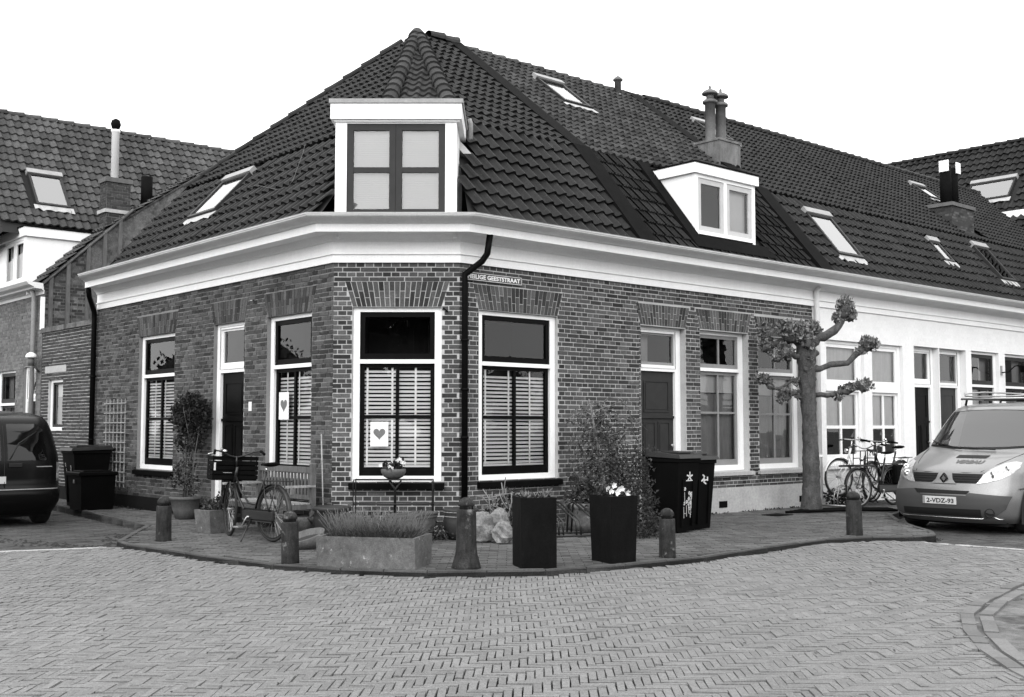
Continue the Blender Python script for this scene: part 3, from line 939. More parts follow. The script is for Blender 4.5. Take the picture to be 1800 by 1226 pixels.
ur = lay_tiles(UPR, to_face(UPR, polys['ur'][1]), *key_up, seed=5)
ll = lay_tiles(LOWL, to_face(LOWL, [polys['ll'][1][0], FLe - DL * .5, FLk - DL * .2, polys['ll'][1][3]]), *key_low, holes=[sl_hole], seed=6)
ll = [m for m in ll if (m @ Vector((.12, .14, 0))).x < -2.49 and (m @ Vector((.22, 0, 0))).y > 14.97]
ul = lay_tiles(UPL, to_face(UPL, polys['ul'][1]), *key_up, seed=7)
uf = lay_tiles(UPF, to_face(UPF, polys['uf'][1]), *key_f, seed=8, a_off=.06)
finish_tiles(roofc, [(key_low, lr + ll), (key_up, ur + ul), (key_f, uf)])
up_ = Z3
ridge_line(roofc, FLk + Vector((-.02, -.08, .07)), AP + Z3 * .06, 'tile_hip', .30, .125)
ridge_line(roofc, FRk + Vector((.02, -.08, .07)), AP + Z3 * .06, 'tile_hip', .30, .125)
ridge_line(roofc, kl + Z3 * .05, AP + Z3 * .05, 'tile', .42, .10)
ridge_line(roofc, wR(PL + .2, GN, GZ + .05), AP + Z3 * .06, 'tile_hip', .34, .11)
nl_ = LOWR.to_3x3() @ Z3; nu_ = UPR.to_3x3() @ Z3
strip_on(roofc, wR(PL - .03, EN + .05, EZ), wR(PL - .03, KN, KZ), DR, .38, nl_, .085, 'lead', 'party_flashing')
strip_on(roofc, wR(PL - .03, KN, KZ), wR(PL - .03, GN, GZ), DR, .34, nu_, .075, 'lead', 'party_flashing')
strip_on(roofc, el + Vector((.06, .0, .02)), kl + Vector((.06, 0, .02)), -DL, .05, (LOWL.to_3x3() @ Z3), .07, 'lead', 'verge_strip')
skylight(corner, LOWL, -5.02, -4.03, 1.02, 2.0, open_=1)
b = B(); mp = [(-2.63, 2.33), (-2.3, 2.0), (-2.0, 1.6), (-1.6, 1.14), (-1.57, .98), (-1.88, .99), (-2.64, 1.26), (-3.0, 1.38), (-3.39, 1.42)]
b.tube([LOWL @ Vector((x, y, .085 + .01 * (i % 2))) for i, (x, y) in enumerate(mp)], .0035, 4); b.build('cable', M_['flue'], roofc)

# tall dormer over the chamfer, its front standing right behind the gutter
x0, x1, z0, z1, dn = .042, 1.687, 4.20, 5.60, .25
b = B()
b.box(x0, x0 + .155, dn - .06, dn, z0, z1, MF); b.box(x1 - .155, x1, dn - .06, dn, z0, z1, MF)
b.box(x0 + .155, x1 - .155, dn - .06, dn - .003, z1 - .045, z1, MF); b.box(x0 + .155, x1 - .155, dn - .06, dn, z0, z0 + .08, MF)
b.box(x0 + .004, x0 + .05, -1.45, dn - .06, 4.0, z1, MF); b.box(x1 - .05, x1 - .004, -1.45, dn - .06, 4.0, z1, MF)
dm = b.build('dormer', M_['white'], corner)
b = B(); b.box(x0 - .062, x1 + .07, -1.3, dn + .07, z1 + .002, z1 + .215, MF); b.build('fascia', M_['white'], dm)
b = B(); b.box(x0 - .08, x1 + .09, -1.35, dn + .09, z1 + .217, z1 + .275, MF); b.build('dormer_roof', M_['zinc'], dm)
b = B(); b.box(x0 - .02, x1 + .045, dn - .02, dn + .03, z1 - .025, z1 + .001, MF); b.build('moulding', M_['white'], dm)
xm = (x0 + x1) / 2 - .005
for (a, c) in ((x0 + .160, xm - .002), (xm + .002, x1 - .160)):
    sash(dm, MF, a, c, z0 + .083, z1 - .048, dn - .012, .085, .10, [], [4.92], M_['dark_sash'], 'glass_dormer', bw=.075, wt=.09)
for i in range(46):
    m = MF @ T(xm, dn - .10, 4.38 + i * .0258)
    link(slat_mesh(1.26, 'blind_grey'), 'blind_slat', dm, m)
b = B(); b.box(x0 + .2, x1 - .2, dn - .145, dn - .138, 4.32, 5.55, MF); b.build('roller_blind', M_['blind_grey'], dm)
room(dm, MF, x0 + .16, x1 - .16, z0 + .05, z1 - .05, dn - .3)
b = B()
b.tube([FR + Vector((.12, .20, 5.74)), FR + Vector((.14, .23, 5.68)), FR + Vector((.14, .23, 5.46))], .030, 8)
b.build('downpipe', M_['zinc'], dm)
b = B(); vs = [LOWR @ Vector((x, y, .09)) for x, y in ((.24, 1.62), (.42, 1.62), (.50, 1.36), (.33, 1.32))]
b.add([tuple(p) for p in vs], [(0, 1, 2, 3)]); b.build('lead_apron', M_['plinth'], dm)

# ================================================================== STREET SIGN, HEARTS
def text_mesh(body, size, bold=.0, xs=1.0, space=1.0):
    cu = bpy.data.curves.new('lettering', 'FONT')
    cu.body = body; cu.size = size; cu.offset = bold; cu.space_character = space; cu.extrude = .0015
    cu.resolution_u = 3
    ob = bpy.data.objects.new('lettering', cu); COL.objects.link(ob)
    dg = bpy.context.evaluated_depsgraph_get()
    me = bpy.data.meshes.new_from_object(ob.evaluated_get(dg))
    bpy.data.objects.remove(ob); bpy.data.curves.remove(cu)
    v = np.zeros(len(me.vertices) * 3, dtype=np.float32); me.vertices.foreach_get('co', v); v = v.reshape(-1, 3)
    v[:, 0] *= xs
    w = v[:, 0].max() - v[:, 0].min(); v[:, 0] -= v[:, 0].min()
    me.vertices.foreach_set('co', v.ravel()); me.update()
    return me, float(w)

def put_text(name, parent, body, size, width, M, mat, bold=0.0):
    """lettering fitted to a width, in the plane of M (x right, y up, z out)"""
    me, w = text_mesh(body, size, bold)
    s = width / w
    v = np.zeros(len(me.vertices) * 3, dtype=np.float32); me.vertices.foreach_get('co', v); v = v.reshape(-1, 3); v[:, 0] *= s
    me.vertices.foreach_set('co', v.ravel()); me.materials.clear(); me.materials.append(mat); me.update()
    return link(me, name, parent, M)

ss = wR(.58, .02, 3.515)
sg = empty('street_sign', ss, 0, 'dark enamel street name sign under the cornice beside the black downpipe', 'sign'); ORG[sg] = ss
b = B(); b.bbox(.03, 1.128, .012, .028, 3.452, 3.582, .004, MR); b.build('sign_plate', M_['enamel'], sg)
b = B()
for (a, c, lo, hi) in ((.045, 1.113, 3.465, 3.470), (.045, 1.113, 3.564, 3.569), (.045, .05, 3.47, 3.564), (1.108, 1.113, 3.47, 3.564)):
    b.box(a, c, .0285, .0295, lo, hi, MR)
b.build('border', M_['enamel_white'], sg)
put_text('lettering', sg, 'HEILIGE GEESTSTRAAT', .082, .965, basis(DR, Z3, NR, wR(.118, .0292, 3.488)), M_['enamel_white'], .0022)

def heart_poster(M, u, n, z, w, h, label):
    o = M @ Vector((u, n, z))
    b = B(); b.box(u - w / 2, u + w / 2, n, n + .002, z - h / 2, z + h / 2, M)
    p = b.build('poster', M_['paper'], None, origin=o, label=label); p['category'] = 'poster'; ORG[p] = o
    b = B(); pts = []
    for i in range(28):
        t = 2 * math.pi * i / 28
        pts.append((u + w * .021 * 16 * math.sin(t) ** 3, n + .0035, z + h * .016 * (13 * math.cos(t) - 5 * math.cos(2 * t) - 2 * math.cos(3 * t) - math.cos(4 * t)) + h * .03))
    b.add([(u, n + .0035, z)] + pts, [(0, i + 1, (i + 1) % 28 + 1) for i in range(28)], M)
    b.build('heart', M_['heart'], p)
heart_poster(MF, .63, -.088, 1.345, .245, .335, 'white paper with a dark heart in the corner window above the flower bowl')
heart_poster(ML, 1.46, -.098, 1.75, .28, .40, 'white paper with a dark heart in the side window above the bench')

# ================================================================== TERRACED HOUSE WITH THE SMALL DORMER
h2 = house_empty('terraced_house', tuple(wR(6, -.5)), 'brick terraced house with small white dormer and pale plinth', 'house')
o2 = [(3.667, 4.76, -.2, 3.05), (5.13, 6.44, .70, 3.06), (6.73, 8.06, .70, 3.04)]
b2 = lay_bricks(MR, 3.62, 8.41, .40, 3.69, o2, [(3.667, 4.76, 3.07, 3.41), (5.13, 6.44, 3.08, 3.42), (6.73, 8.06, 3.06, 3.40)], seed=12)
b = B(); wall_sheet(b, MR, 3.62, 8.41, -.3, 3.70, o2); b.build('wall', M_['mortar'], h2)
scatter('brick', ub, tv, tf, b2, M_['brick'], h2, 300, stuffname='bricks')
for (a, c, lo, hi), n_ in zip(o2, (17, 20, 20)): arch(h2, MR, a, c, hi + .012, hi + .35, M_['brick'], n_)
b = B(); b.box(4.78, 8.41, -.06, .025, -.2, .42, MR); b.build('plinth', M_['plinth'], h2)
b = B()
for u in (5.55, 7.86): b.box(u, u + .22, .026, .03, .09, .20, MR)
b.build('air_vent', M_['black_matt'], h2)
door(h2, MR, *o2[0][:2], .14, 3.05, .12, 2.39, fw=.13, mat='dark_sash', trn=.10)
window(h2, MR, *o2[1], .12, 2.41, 'grey', fw=.12, bwid=.09)
window(h2, MR, *o2[2], .12, 2.39, 'grey', fw=.12, bwid=.09)
sill(h2, MR, 5.06, 6.52, .70, .12, M_['plinth'], .08, .06)
sill(h2, MR, 6.68, 8.12, .70, .12, M_['plinth'], .08, .06)
cornice(h2, [(wR(3.622, 0), NR), (wR(8.41, 0), NR)])
RA, RB = PL + .33, 8.0
b = B()
for m, ps in ((LOWR, [wR(RA, EN, EZ), wR(RB, EN, EZ), wR(RB, KN, KZ), wR(RA, KN, KZ)]), (UPR, [wR(RA, KN, KZ), wR(RB, KN, KZ), wR(RB, GN, GZ - .06), wR(RA, GN, GZ - .06)])):
    nrm = m.to_3x3() @ Z3
    b.add([tuple(p - nrm * .035) for p in ps], [(0, 1, 2, 3)])
b.add([tuple(wR(RA, GN, GZ - .08)), tuple(wR(RB, GN, GZ - .08)), tuple(wR(RB, -9.2, 4.2)), tuple(wR(RA, -9.2, 4.2))], [(0, 1, 2, 3)])
roof2 = b.build('roof', M_['deck'], h2)
k2l, k2u = ('flat', .215, .285, 'tile_flat'), ('pan', .168, .222, 'tile_grey')
t2l = lay_tiles(LOWR, [(RA + .05, -.02), (RB, -.02), (RB, LLEN), (RA + .05, LLEN)], *k2l, holes=[(4.70, 6.78, .30, 3)], seed=14)
t2u = lay_tiles(UPR, [(RA, -.02), (RB, -.02), (RB, ULEN - .06), (RA, ULEN - .06)], *k2u, holes=[(4.63, 5.42, 2.22, 3.32), (7.85, 8.7, .85, 1.75), (4.75, 6.6, -.1, .1)], seed=15)
finish_tiles(roof2, [(k2l, t2l), (k2u, t2u)])
ridge_line(roof2, wR(RB - .1, GN, GZ - .02), wR(RA, GN, GZ - .02), 'tile_old', .34, .10)
strip_on(roof2, wR(RB - .02, EN + .05, EZ), wR(RB - .02, KN, KZ), DR, .40, nl_, .08, 'lead', 'party_flashing')
strip_on(roof2, wR(RB - .02, KN, KZ), wR(RB - .02, GN, GZ), DR, .34, nu_, .065, 'lead', 'party_flashing')
skylight(h2, UPR, 4.67, 5.38, 2.27, 3.25)
b = B(); b.lathe([(.07, 0), (.07, .34), (.10, .345), (.11, .37), (.06, .42), (.02, .45)], 12, T(*wR(7.62, -4.15, 8.42))); v_ = b.build('vent_pipe', M_['flue'], h2)
b = B(); b.lathe([(.16, -.06), (.09, .05)], 10, T(*wR(7.62, -4.15, 8.42))); b.build('lead_collar', M_['plinth'], v_)
# dormer
n_ = .10; x0, x1, z0, z1 = 4.92, 6.565, 4.64, 5.66
b = B()
b.box(x0, x0 + .085, n_ - .06, n_, z0, z1, MR); b.box(x1 - .085, x1, n_ - .06, n_, z0 - .02, z1, MR)
b.box(x0 + .085, x1 - .085, n_ - .06, n_ - .003, z1 - .06, z1, MR); b.box(x0 + .085, x1 - .085, n_ - .06, n_ + .03, z0, z0 + .06, MR)
b.box(5.70, 5.775, n_ - .06, n_ - .003, z0 + .06, z1 - .06, MR)
b.box(x0 + .004, x0 + .05, -1.5, n_ - .06, z0 - .3, z1, MR); b.box(x1 - .05, x1 - .004, -1.5, n_ - .06, z0 - .3, z1, MR)
d2 = b.build('dormer', M_['white'], h2)
b = B(); b.box(x0 - .05, x1 + .05, -1.35, n_ + .05, 5.662, 5.83, MR); b.build('fascia', M_['white'], d2)
b = B(); b.box(x0 - .06, x1 + .06, -1.4, n_ + .065, 5.832, 5.86, MR); b.build('dormer_roof', M_['lead'], d2)
for a, c in ((x0 + .09, 5.698), (5.777, x1 - .088)):
    sash(d2, MR, a, c, z0 + .065, z1 - .065, n_ - .015, .085, .09, [], [], M_['grey_frame'], 'glass_refl')
b = B(); b.box(5.95, 6.42, n_ - .13, n_ - .12, 4.75, 5.6, MR); b.build('roller_blind', M_['blind'], d2)
room(d2, MR, x0 + .09, x1 - .09, z0 + .03, z1 - .03, n_ - .25)
strip_on(roof2, LOWR @ Vector((4.62, .12, 0)), LOWR @ Vector((4.62, 2.2, 0)), DR, .26, nl_, .07, 'lead', 'lead_flashing')
strip_on(roof2, LOWR @ Vector((4.70, .13, 0)), LOWR @ Vector((4.70, .42, 0)), DR, 2.1, nl_, .06, 'lead', 'lead_flashing')
# stucco chimney with its two flues
def chimney(house, M, u0, u1, n0, n1, z0, z1, mat, drop=0.0):
    b = B()
    b.add([(u0, n0, z0), (u1, n0, z0), (u1, n1, z0), (u0, n1, z0), (u0, n0, z1), (u1, n0, z1 - drop), (u1, n1, z1 - drop), (u0, n1, z1)],
          [(0, 1, 5, 4), (1, 2, 6, 5), (2, 3, 7, 6), (3, 0, 4, 7), (4, 5, 6, 7)], M)
    return b.build('chimney', M_[mat], house)
ch = chimney(h2, MR, 7.93, 8.62, -2.36, -1.74, 6.2, 7.13, 'stucco', .03)
b = B(); b.box(7.91, 8.64, -2.38, -1.72, 7.09, 7.135, MR); b.build('chimney_cap', M_['stucco'], ch)
for u, hh in ((8.06, 1.10), (8.40, 1.10)):
    m = T(*wR(u, -2.05, 7.12))
    b = B(); b.lathe([(.115, 0), (.105, .03), (.105, .78), (.15, .785), (.15, .83), (.11, .84), (.11, .86)], 14, m)
    fl = b.build('flue', M_['flue'], ch)
    b = B(); b.lathe([(.075, .86), (.075, .97)], 12, m); b.lathe([(.16, .965), (.165, .985), (.13, 1.03), (.05, 1.07), (.025, 1.08), (.03, 1.11), (.015, 1.15)], 14, m); b.build('cowl', M_['flue'], fl)

# ================================================================== WHITE PAINTED HOUSES
wa = house_empty('terraced_house', tuple(wR(10.7, -.5)), 'white painted terraced house behind the pollard tree and bicycles', 'house', 'white painted terraced houses')
wb = house_empty('terraced_house', tuple(wR(17, -.5)), 'white painted terraced house with dark sashes behind the van', 'house', 'white painted terraced houses')
HW = 3.09
for (hh, u0, u1, ops, sd) in ((wa, 8.41, 13.10, [(8.82, 10.16, .74, HW), (10.43, 11.62, .74, HW), (12.07, 13.10, -.2, HW + .03)], 21),
                              (wb, 13.10, 22.5, [(13.13, 14.30, -.2, HW + .03), (14.55, 15.86, .74, 3.13), (16.17, 17.55, .74, 3.13), (18.2, 19.5, .74, 3.13), (20.3, 21.6, .74, 3.13)], 22)):
    bw_ = lay_bricks(MR, u0, u1, -.02, 3.69, ops, [], seed=sd, rough=.25)
    b = B(); wall_sheet(b, MR, u0, u1, -.3, 3.70, ops, n=-.0026); b.build('wall', M_['mortar_white'], hh)
    ubw, tvw, tfw = UB['brick_white']
    bw_ = [m @ T(0, -.115, 0) for m in bw_]
    link(stamp('bricks', tvw, tfw, bw_, M_['brick_white'], ORG[hh]), 'bricks', hh, None, 'stuff')
    cornice(hh, [(wR(u0 + .002, 0), NR), (wR(u1, 0), NR)])
for u0, u1 in ((8.82, 10.16), (10.43, 11.62)):
    window(wa, MR, u0, u1, .74, HW, .07, 2.19, 'white', fw=.10, bwid=.09, tr=.13)
    sill(wa, MR, u0 - .05, u1 + .05, .74, .07, M_['white'], .09, .05)
door(wa, MR, 12.07, 13.10, .12, HW + .03, .14, 2.34, fw=.13, mat='black', trn=.13)
door(wb, MR, 13.13, 14.30, .12, HW + .03, .14, 2.34, fw=.15, mat='dark_sash', trn=.10)
for u0, u1 in ((14.55, 15.86), (16.17, 17.55), (18.2, 19.5), (20.3, 21.6)):
    window(wb, MR, u0, u1, .74, 3.13, .08, 2.36, 'dark', fw=.11, bwid=.09)
    sill(wb, MR, u0 - .05, u1 + .05, .74, .08, M_['white'], .09, .05)
downpipe(wa, [wR(8.46, .12, 4.04), wR(8.46, .07, 3.95), wR(8.46, .07, .02)], .05, M_['white'], [wR(8.46, .07, 3.3), wR(8.46, .07, 2.0), wR(8.46, .07, .9)])
roofs = []
for (hh, u0, u1) in ((wa, 8.38, 13.10), (wb, 13.10, 24.0)):
    b = B()
    for m, ps in ((LOWR, [wR(u0, EN, EZ), wR(u1, EN, EZ), wR(u1, KN, KZ), wR(u0, KN, KZ)]), (UPR, [wR(u0, KN, KZ), wR(u1, KN, KZ), wR(u1, GN, GZ), wR(u0, GN, GZ)])):
        nrm = m.to_3x3() @ Z3
        b.add([tuple(p - nrm * .03) for p in ps], [(0, 1, 2, 3)])
    b.add([tuple(wR(u0, GN, GZ - .02)), tuple(wR(u1, GN, GZ - .02)), tuple(wR(u1, -9.2, 4.2)), tuple(wR(u0, -9.2, 4.2))], [(0, 1, 2, 3)])
    rf = b.build('roof', M_['deck'], hh); roofs.append(rf)
    kl_, ku_ = ('pan', .195, .275, 'tile'), ('pan', .172, .24, 'tile')
    hl = [(9.12, 10.12, .5, 1.92), (13.85, 14.42, 1.0, 1.86), (16.12, 16.98, .70, 2.02)]
    hu = [(9.35, 10.15, 2.55, 3.42), (18.2, 19.0, 2.3, 3.2), (16.72, 17.92, .35, 1.2)]
    tl_ = lay_tiles(LOWR, [(u0, -.02), (u1, -.02), (u1, LLEN), (u0, LLEN)], *kl_, holes=hl, seed=31)
    tu_ = lay_tiles(UPR, [(u0, -.02), (u1, -.02), (u1, ULEN), (u0, ULEN)], *ku_, holes=hu, seed=32)
    finish_tiles(rf, [(kl_, tl_), (ku_, tu_)], 300 if hh is wa else 150)
    ridge_line(rf, wR(u1, GN, GZ + .04), wR(u0, GN, GZ + .04), 'tile', .34, .10)
skylight(wa, LOWR, 9.18, 10.05, .60, 1.74)
skylight(wa, UPR, 9.4, 10.1, 2.6, 3.3)
skylight(wb, LOWR, 13.92, 14.36, 1.09, 1.70, tall=.07)
skylight(wb, LOWR, 16.19, 16.90, .78, 1.87)
skylight(wb, UPR, 18.25, 18.95, 2.35, 3.05, apron=True)
ch = chimney(wb, MR, 16.75, 17.88, -2.15, -1.48, 6.0, 6.98, 'brick_dark')
cb = [m for m in lay_bricks(MR @ T(0, -1.48, 0), 16.75, 17.88, 6.05, 6.90, [], [], seed=40)]
ML2 = basis(-NR, -DR, Z3, wR(16.75, -1.48))
cb += lay_bricks(ML2, 0, .67, 6.05, 6.90, [], [], seed=41)
link(stamp('bricks', tv, tf, cb, M_['brick'], ORG[wb]), 'bricks', ch, None, 'stuff')
b = B(); b.box(16.71, 17.92, -2.19, -1.44, 6.90, 6.99, MR); b.build('chimney_cap', M_['flue'], ch)
b = B(); b.box(16.66, 17.97, -1.50, -1.30, 6.14, 6.20, MR @ Matrix.Identity(4)); b.build('lead_apron', M_['plinth'], ch)
for u in (17.10, 17.44):
    m = T(*wR(u, -1.8, 6.98))
    b = B(); b.lathe([(.145, 0), (.14, .98)], 12, m); fl = b.build('flue', M_['lead'], ch)
    b = B(); a_ = math.atan2(DR.y, DR.x)
    if u < 17.2: b.box(-.17, -.15, -.17, .08, .84, 1.12, m @ RZ(a_))
    else: b.box(-.10, .12, -.17, -.15, .84, 1.12, m @ RZ(a_))
    b.build('wind_plate', M_['white'], fl)
lan = wR(15.95, .03, 2.75)
wl = empty('wall_lantern', lan, 0, 'small dark wall bracket lamp on the white house above the van', 'wall lamp'); ORG[wl] = lan
b = B(); b.box(15.92, 15.99, .002, .02, 2.62, 2.84, MR); b.build('back_plate', M_['steel'], wl)
b = B(); b.tube([wR(15.955, .02, 2.68), wR(15.955, .18, 2.70), wR(15.955, .32, 2.82), wR(15.955, .48, 2.84)], .014, 6); b.build('arm', M_['black'], wl)
b = B(); b.lathe([(.03, -.12), (.07, -.10), (.09, .02), (.10, .03), (.03, .09)], 8, T(*wR(15.955, .50, 2.78))); b.build('lamp_shade', M_['black'], wl)

# ================================================================== CROSS ROOF BEHIND THE ROW
bh = house_empty('background_house', tuple(wR(25.5, -5)), 'dark tiled house rising behind the far end of the terrace', 'house')
PF = face(wR(21.5, 0, 5.6), NR, DR * 4 + Z3 * 4.8)
b = B(); nrm = PF.to_3x3() @ Z3
b.add([tuple(PF @ Vector((a, c, -.03))) for a, c in ((-10, 0), (3, 0), (3, 6.25), (-10, 6.25))], [(0, 1, 2, 3)])
b.add([tuple(wR(25.5, n, 10.38)) for n in (-10, 3)] + [tuple(wR(29.5, n, 5.6)) for n in (3, -10)], [(0, 1, 2, 3)])
b.add([tuple(wR(21.5, 3, 5.6)), tuple(wR(29.5, 3, 5.6)), tuple(wR(25.5, 3, 10.37))], [(0, 1, 2)])
b.add([tuple(wR(21.5, -10, 5.6)), tuple(wR(29.5, -10, 5.6)), tuple(wR(25.5, -10, 10.37))], [(0, 1, 2)])
rfb = b.build('roof', M_['deck'], bh)
b = B()
for (p, q) in (((21.6, 3), (29.4, 3)), ((29.4, 3), (29.4, -10)), ((29.4, -10), (21.6, -10)), ((21.6, -10), (21.6, 3))):
    a, c = wR(*p), wR(*q); b.quad((a.x, a.y, -.2), (c.x, c.y, -.2), (c.x, c.y, 5.6), (a.x, a.y, 5.6))
b.build('wall', M_['brick_pale'], bh)
kb = ('pan', .225, .30, 'tile')
finish_tiles(rfb, [(kb, lay_tiles(PF, [(-10, 0), (3, 0), (3, 6.24), (-10, 6.24)], *kb, holes=[(-4.75, -3.1, 3.4, 4.6)], seed=51))], 200)
ridge_line(rfb, wR(25.5, -10, 10.44), wR(25.5, 3, 10.44), 'tile', .40, .12)
skylight(bh, PF, -4.64, -3.22, 3.52, 4.36)
MB = basis(NR, -DR, Z3, wR(23.2, 0))
b = B(); b.box(-3.3, -.5, -1.5, .0, 6.9, 7.45, MB); d3 = b.build('dormer', M_['brick_pale'], bh)
b = B(); b.box(-3.4, -.4, -1.5, .08, 7.45, 7.78, MB); b.build('fascia', M_['white'], d3)
b = B(); b.tube([PF @ Vector((-3.5, 2.75, .10)), PF @ Vector((-2.3, 1.72, .10)), PF @ Vector((-1.0, .7, .1))], .05, 5); b.build('valley_flashing', M_['plinth'], rfb)
# ================================================================== LOW WALL BESIDE THE CORNER HOUSE
gw = house_empty('yard_wall', tuple(wL(9.9, 0)), 'low brick yard wall with narrow window between corner house and lighter house', 'wall')
og_ = [(10.12, 10.96, 1.36, 2.42)]
bg_ = lay_bricks(ML, 8.50, 11.40, .26, 3.40, og_, [], seed=61, rough=1.6)
b = B(); wall_sheet(b, ML, 8.50, 11.40, -.3, 3.42, og_, n=-.008); b.build('wall', M_['mortar'], gw)
scatter('brick', *UB['brick_dark'], bg_, M_['brick_dark'], gw, 300, stuffname='bricks')
b = B(); b.box(8.5, 11.40, -.2, .03, -.2, .26, ML); b.build('plinth', M_['plinth_dark'], gw)
b = B(); b.box(8.5, 11.40, -.25, .05, 3.42, 3.52, ML); b.build('coping', M_['render'], gw)
b = B(); b.box(9.95, 11.15, -.1, .012, 2.56, 2.70, ML); b.build('lintel', M_['plinth'], gw)
window(gw, ML, 10.12, 10.96, 1.36, 2.42, .06, None, 'small', fw=.08)

# ================================================================== LIGHTER HOUSE UP THE SIDE STREET
h4 = house_empty('side_street_house', tuple(wL(13, -.5)), 'paler brick house up the side street with boarded gable, white dormer and big tiled roof', 'house')
o4 = [(11.74, 12.52, .0, 2.74), (13.06, 14.35, .8, 2.72), (15.2, 16.4, .8, 2.72), (17.2, 18.4, .8, 2.72)]
b4 = lay_bricks(ML, 11.42, 20.0, .2, 4.28, o4, [], seed=62)
b = B(); wall_sheet(b, ML, 11.42, 20, -.3, 4.28, o4, n=-.008); b.build('wall', M_['mortar_grey'], h4)
scatter('brick', *UB['brick_pale'], b4, M_['brick_pale'], h4, 200, stuffname='bricks')
b = B(); b.box(11.42, 20, -.05, .03, -.2, .2, ML); b.build('plinth', M_['plinth_dark'], h4)
for o in o4[1:]:
    window(h4, ML, *o, .06, 1.95, 'dark', fw=.12)
    sill(h4, ML, o[0] - .05, o[1] + .05, o[2], .06, M_['plinth'])
door(h4, ML, 11.74, 12.52, .05, 2.74, .06, 2.05, fw=.12, mat='black', step=False)
prof4 = [(.02, 4.26), (.02, 4.33), (.06, 4.34), (.06, 4.36), (.22, 4.37), (.24, 4.40), (.34, 4.44), (.40, 4.50), (.40, 4.54), (.36, 4.54), (.30, 4.50), (.05, 4.48)]
sweep([(wL(20, 0), NL), (wL(11.30, 0), NL)], prof4).build('gutter', M_['gutter'], h4)
downpipe(h4, [wL(11.75, .12, 4.36), wL(11.75, .08, 4.2), wL(11.75, .08, .1)], .05, M_['zinc'])
# rendered gable with upright boards, seen over the low wall
K4, G4 = (-1.3, 5.80), (-3.6, 7.45)
b = B()
gp = [(0, -.2), (0, 4.5), (.1, 4.46), K4, G4, (-7.5, 5.0), (-7.5, -.2)]
b.add([tuple(wL(11.41, p, q)) for p, q in gp], [list(range(len(gp)))])
b.add([tuple(wL(11.41, p, q)) for p, q in ((-7.5, 5.0), G4, (-7.5, 7.0))], [(0, 1, 2)])
gbl = b.build('gable_wall', M_['render'], h4)
def vz(n): return 4.46 + (.1 - n) * (5.80 - 4.46) / 1.4
MG = basis(NL, -DL, Z3, wL(11.41, 0))
gb_ = [m for m in lay_bricks(MG, -.90, -.03, 3.58, 5.2, [], [], seed=68, rough=1.6) if m.translation.z < vz((m.translation - wL(11.41, 0)).dot(NL)) - .06]
link(stamp('bricks', tv, tf, gb_, M_['brick_dark'], ORG[h4]), 'bricks', h4, None, 'stuff')
for n in (-.14, -.50, -.92, -1.28, -1.62):
    b = B(); b.box(n - .04, n + .04, .002, .06, 3.5, vz(n) - .03, MG); b.build('board', M_['wood_old'], h4)
b = B(); b.box(-1.9, -.05, .002, .07, 3.50, 3.58, MG); b.build('board', M_['wood_old'], h4)
b = B(); b.tube([wL(11.37, .02, vz(.02) - .06), wL(11.37, -1.9, vz(-1.9) - .06)], .035, 4); b.build('verge_board', M_['wood_old'], h4)
b = B(); b.box(-.02, .06, .002, .05, 3.5, 4.2, MG); b.build('board', M_['white'], h4)
b = B(); b.box(-1.72, -1.52, .06, .12, 4.6, 5.0, MG); b.build('vent_box', M_['white'], h4)
LS = face(wL(0, .1, 4.46), -DL, -NL * (.1 - K4[0]) + Z3 * (K4[1] - 4.46))
US = face(wL(0, K4[0], K4[1]), -DL, -NL * (K4[0] - G4[0]) + Z3 * (G4[1] - K4[1]))
BF = face(wL(12.2, 0, 5.6), DR, DL * 2.8 + Z3 * 3.4)
l1 = math.hypot(.1 - K4[0], K4[1] - 4.46); l2 = math.hypot(K4[0] - G4[0], G4[1] - K4[1])
b = B()
for m, ps in ((LS, [(-20, 0), (-11.38, 0), (-11.38, l1), (-20, l1)]), (US, [(-12.3, 0), (-11.38, 0), (-11.38, l2), (-12.3, l2)]), (BF, [(-.6, .1), (9, .1), (9, 4.4), (-.6, 4.4)])):
    b.add([tuple(m @ Vector((p, q, -.035))) for p, q in ps], [(0, 1, 2, 3)])
rp = [BF @ Vector((a, 4.4, -.035)) for a in (-.6, 9)]
b.add([tuple(rp[0]), tuple(rp[1]), tuple(rp[1] + DL * 3.5 - Z3 * 4.2), tuple(rp[0] + DL * 3.5 - Z3 * 4.2)], [(0, 1, 2, 3)])
rp2 = [BF @ Vector((a, .1, -.035)) for a in (-.6, 9)]
b.add([tuple(rp[0]), tuple(rp2[0]), tuple(rp[0] + DL * 3.5 - Z3 * 4.2)], [(0, 1, 2)])
b.add([tuple(rp[1]), tuple(rp2[1]), tuple(rp[1] + DL * 3.5 - Z3 * 4.2)], [(0, 1, 2)])
roof4 = b.build('roof', M_['deck'], h4)
k4, k4s = ('pan', .180, .262, 'tile_old'), ('pan', .19, .26, 'tile_old')
t4 = lay_tiles(BF, [(-.6, .40), (9, .40), (9, 4.46), (-.6, 4.46)], *k4, holes=[(.2, 1.08, .9, 2.24)], seed=63, b_off=-.35)
t4s = lay_tiles(LS, [(-12.1, 0), (-11.36, 0), (-11.36, l1), (-12.1, l1)], *k4s, seed=64) + lay_tiles(US, [(-12.1, 0), (-11.36, 0), (-11.36, l2), (-12.1, l2)], *k4s, seed=65)
finish_tiles(roof4, [(k4, t4), (k4s, t4s)], 300)
ridge_line(roof4, BF @ Vector((9, 4.40, -.005)), BF @ Vector((-.7, 4.40, -.005)), 'tile_old', .40, .11)
skylight(h4, BF, .27, 1.04, 1.06, 2.12, tall=.08)
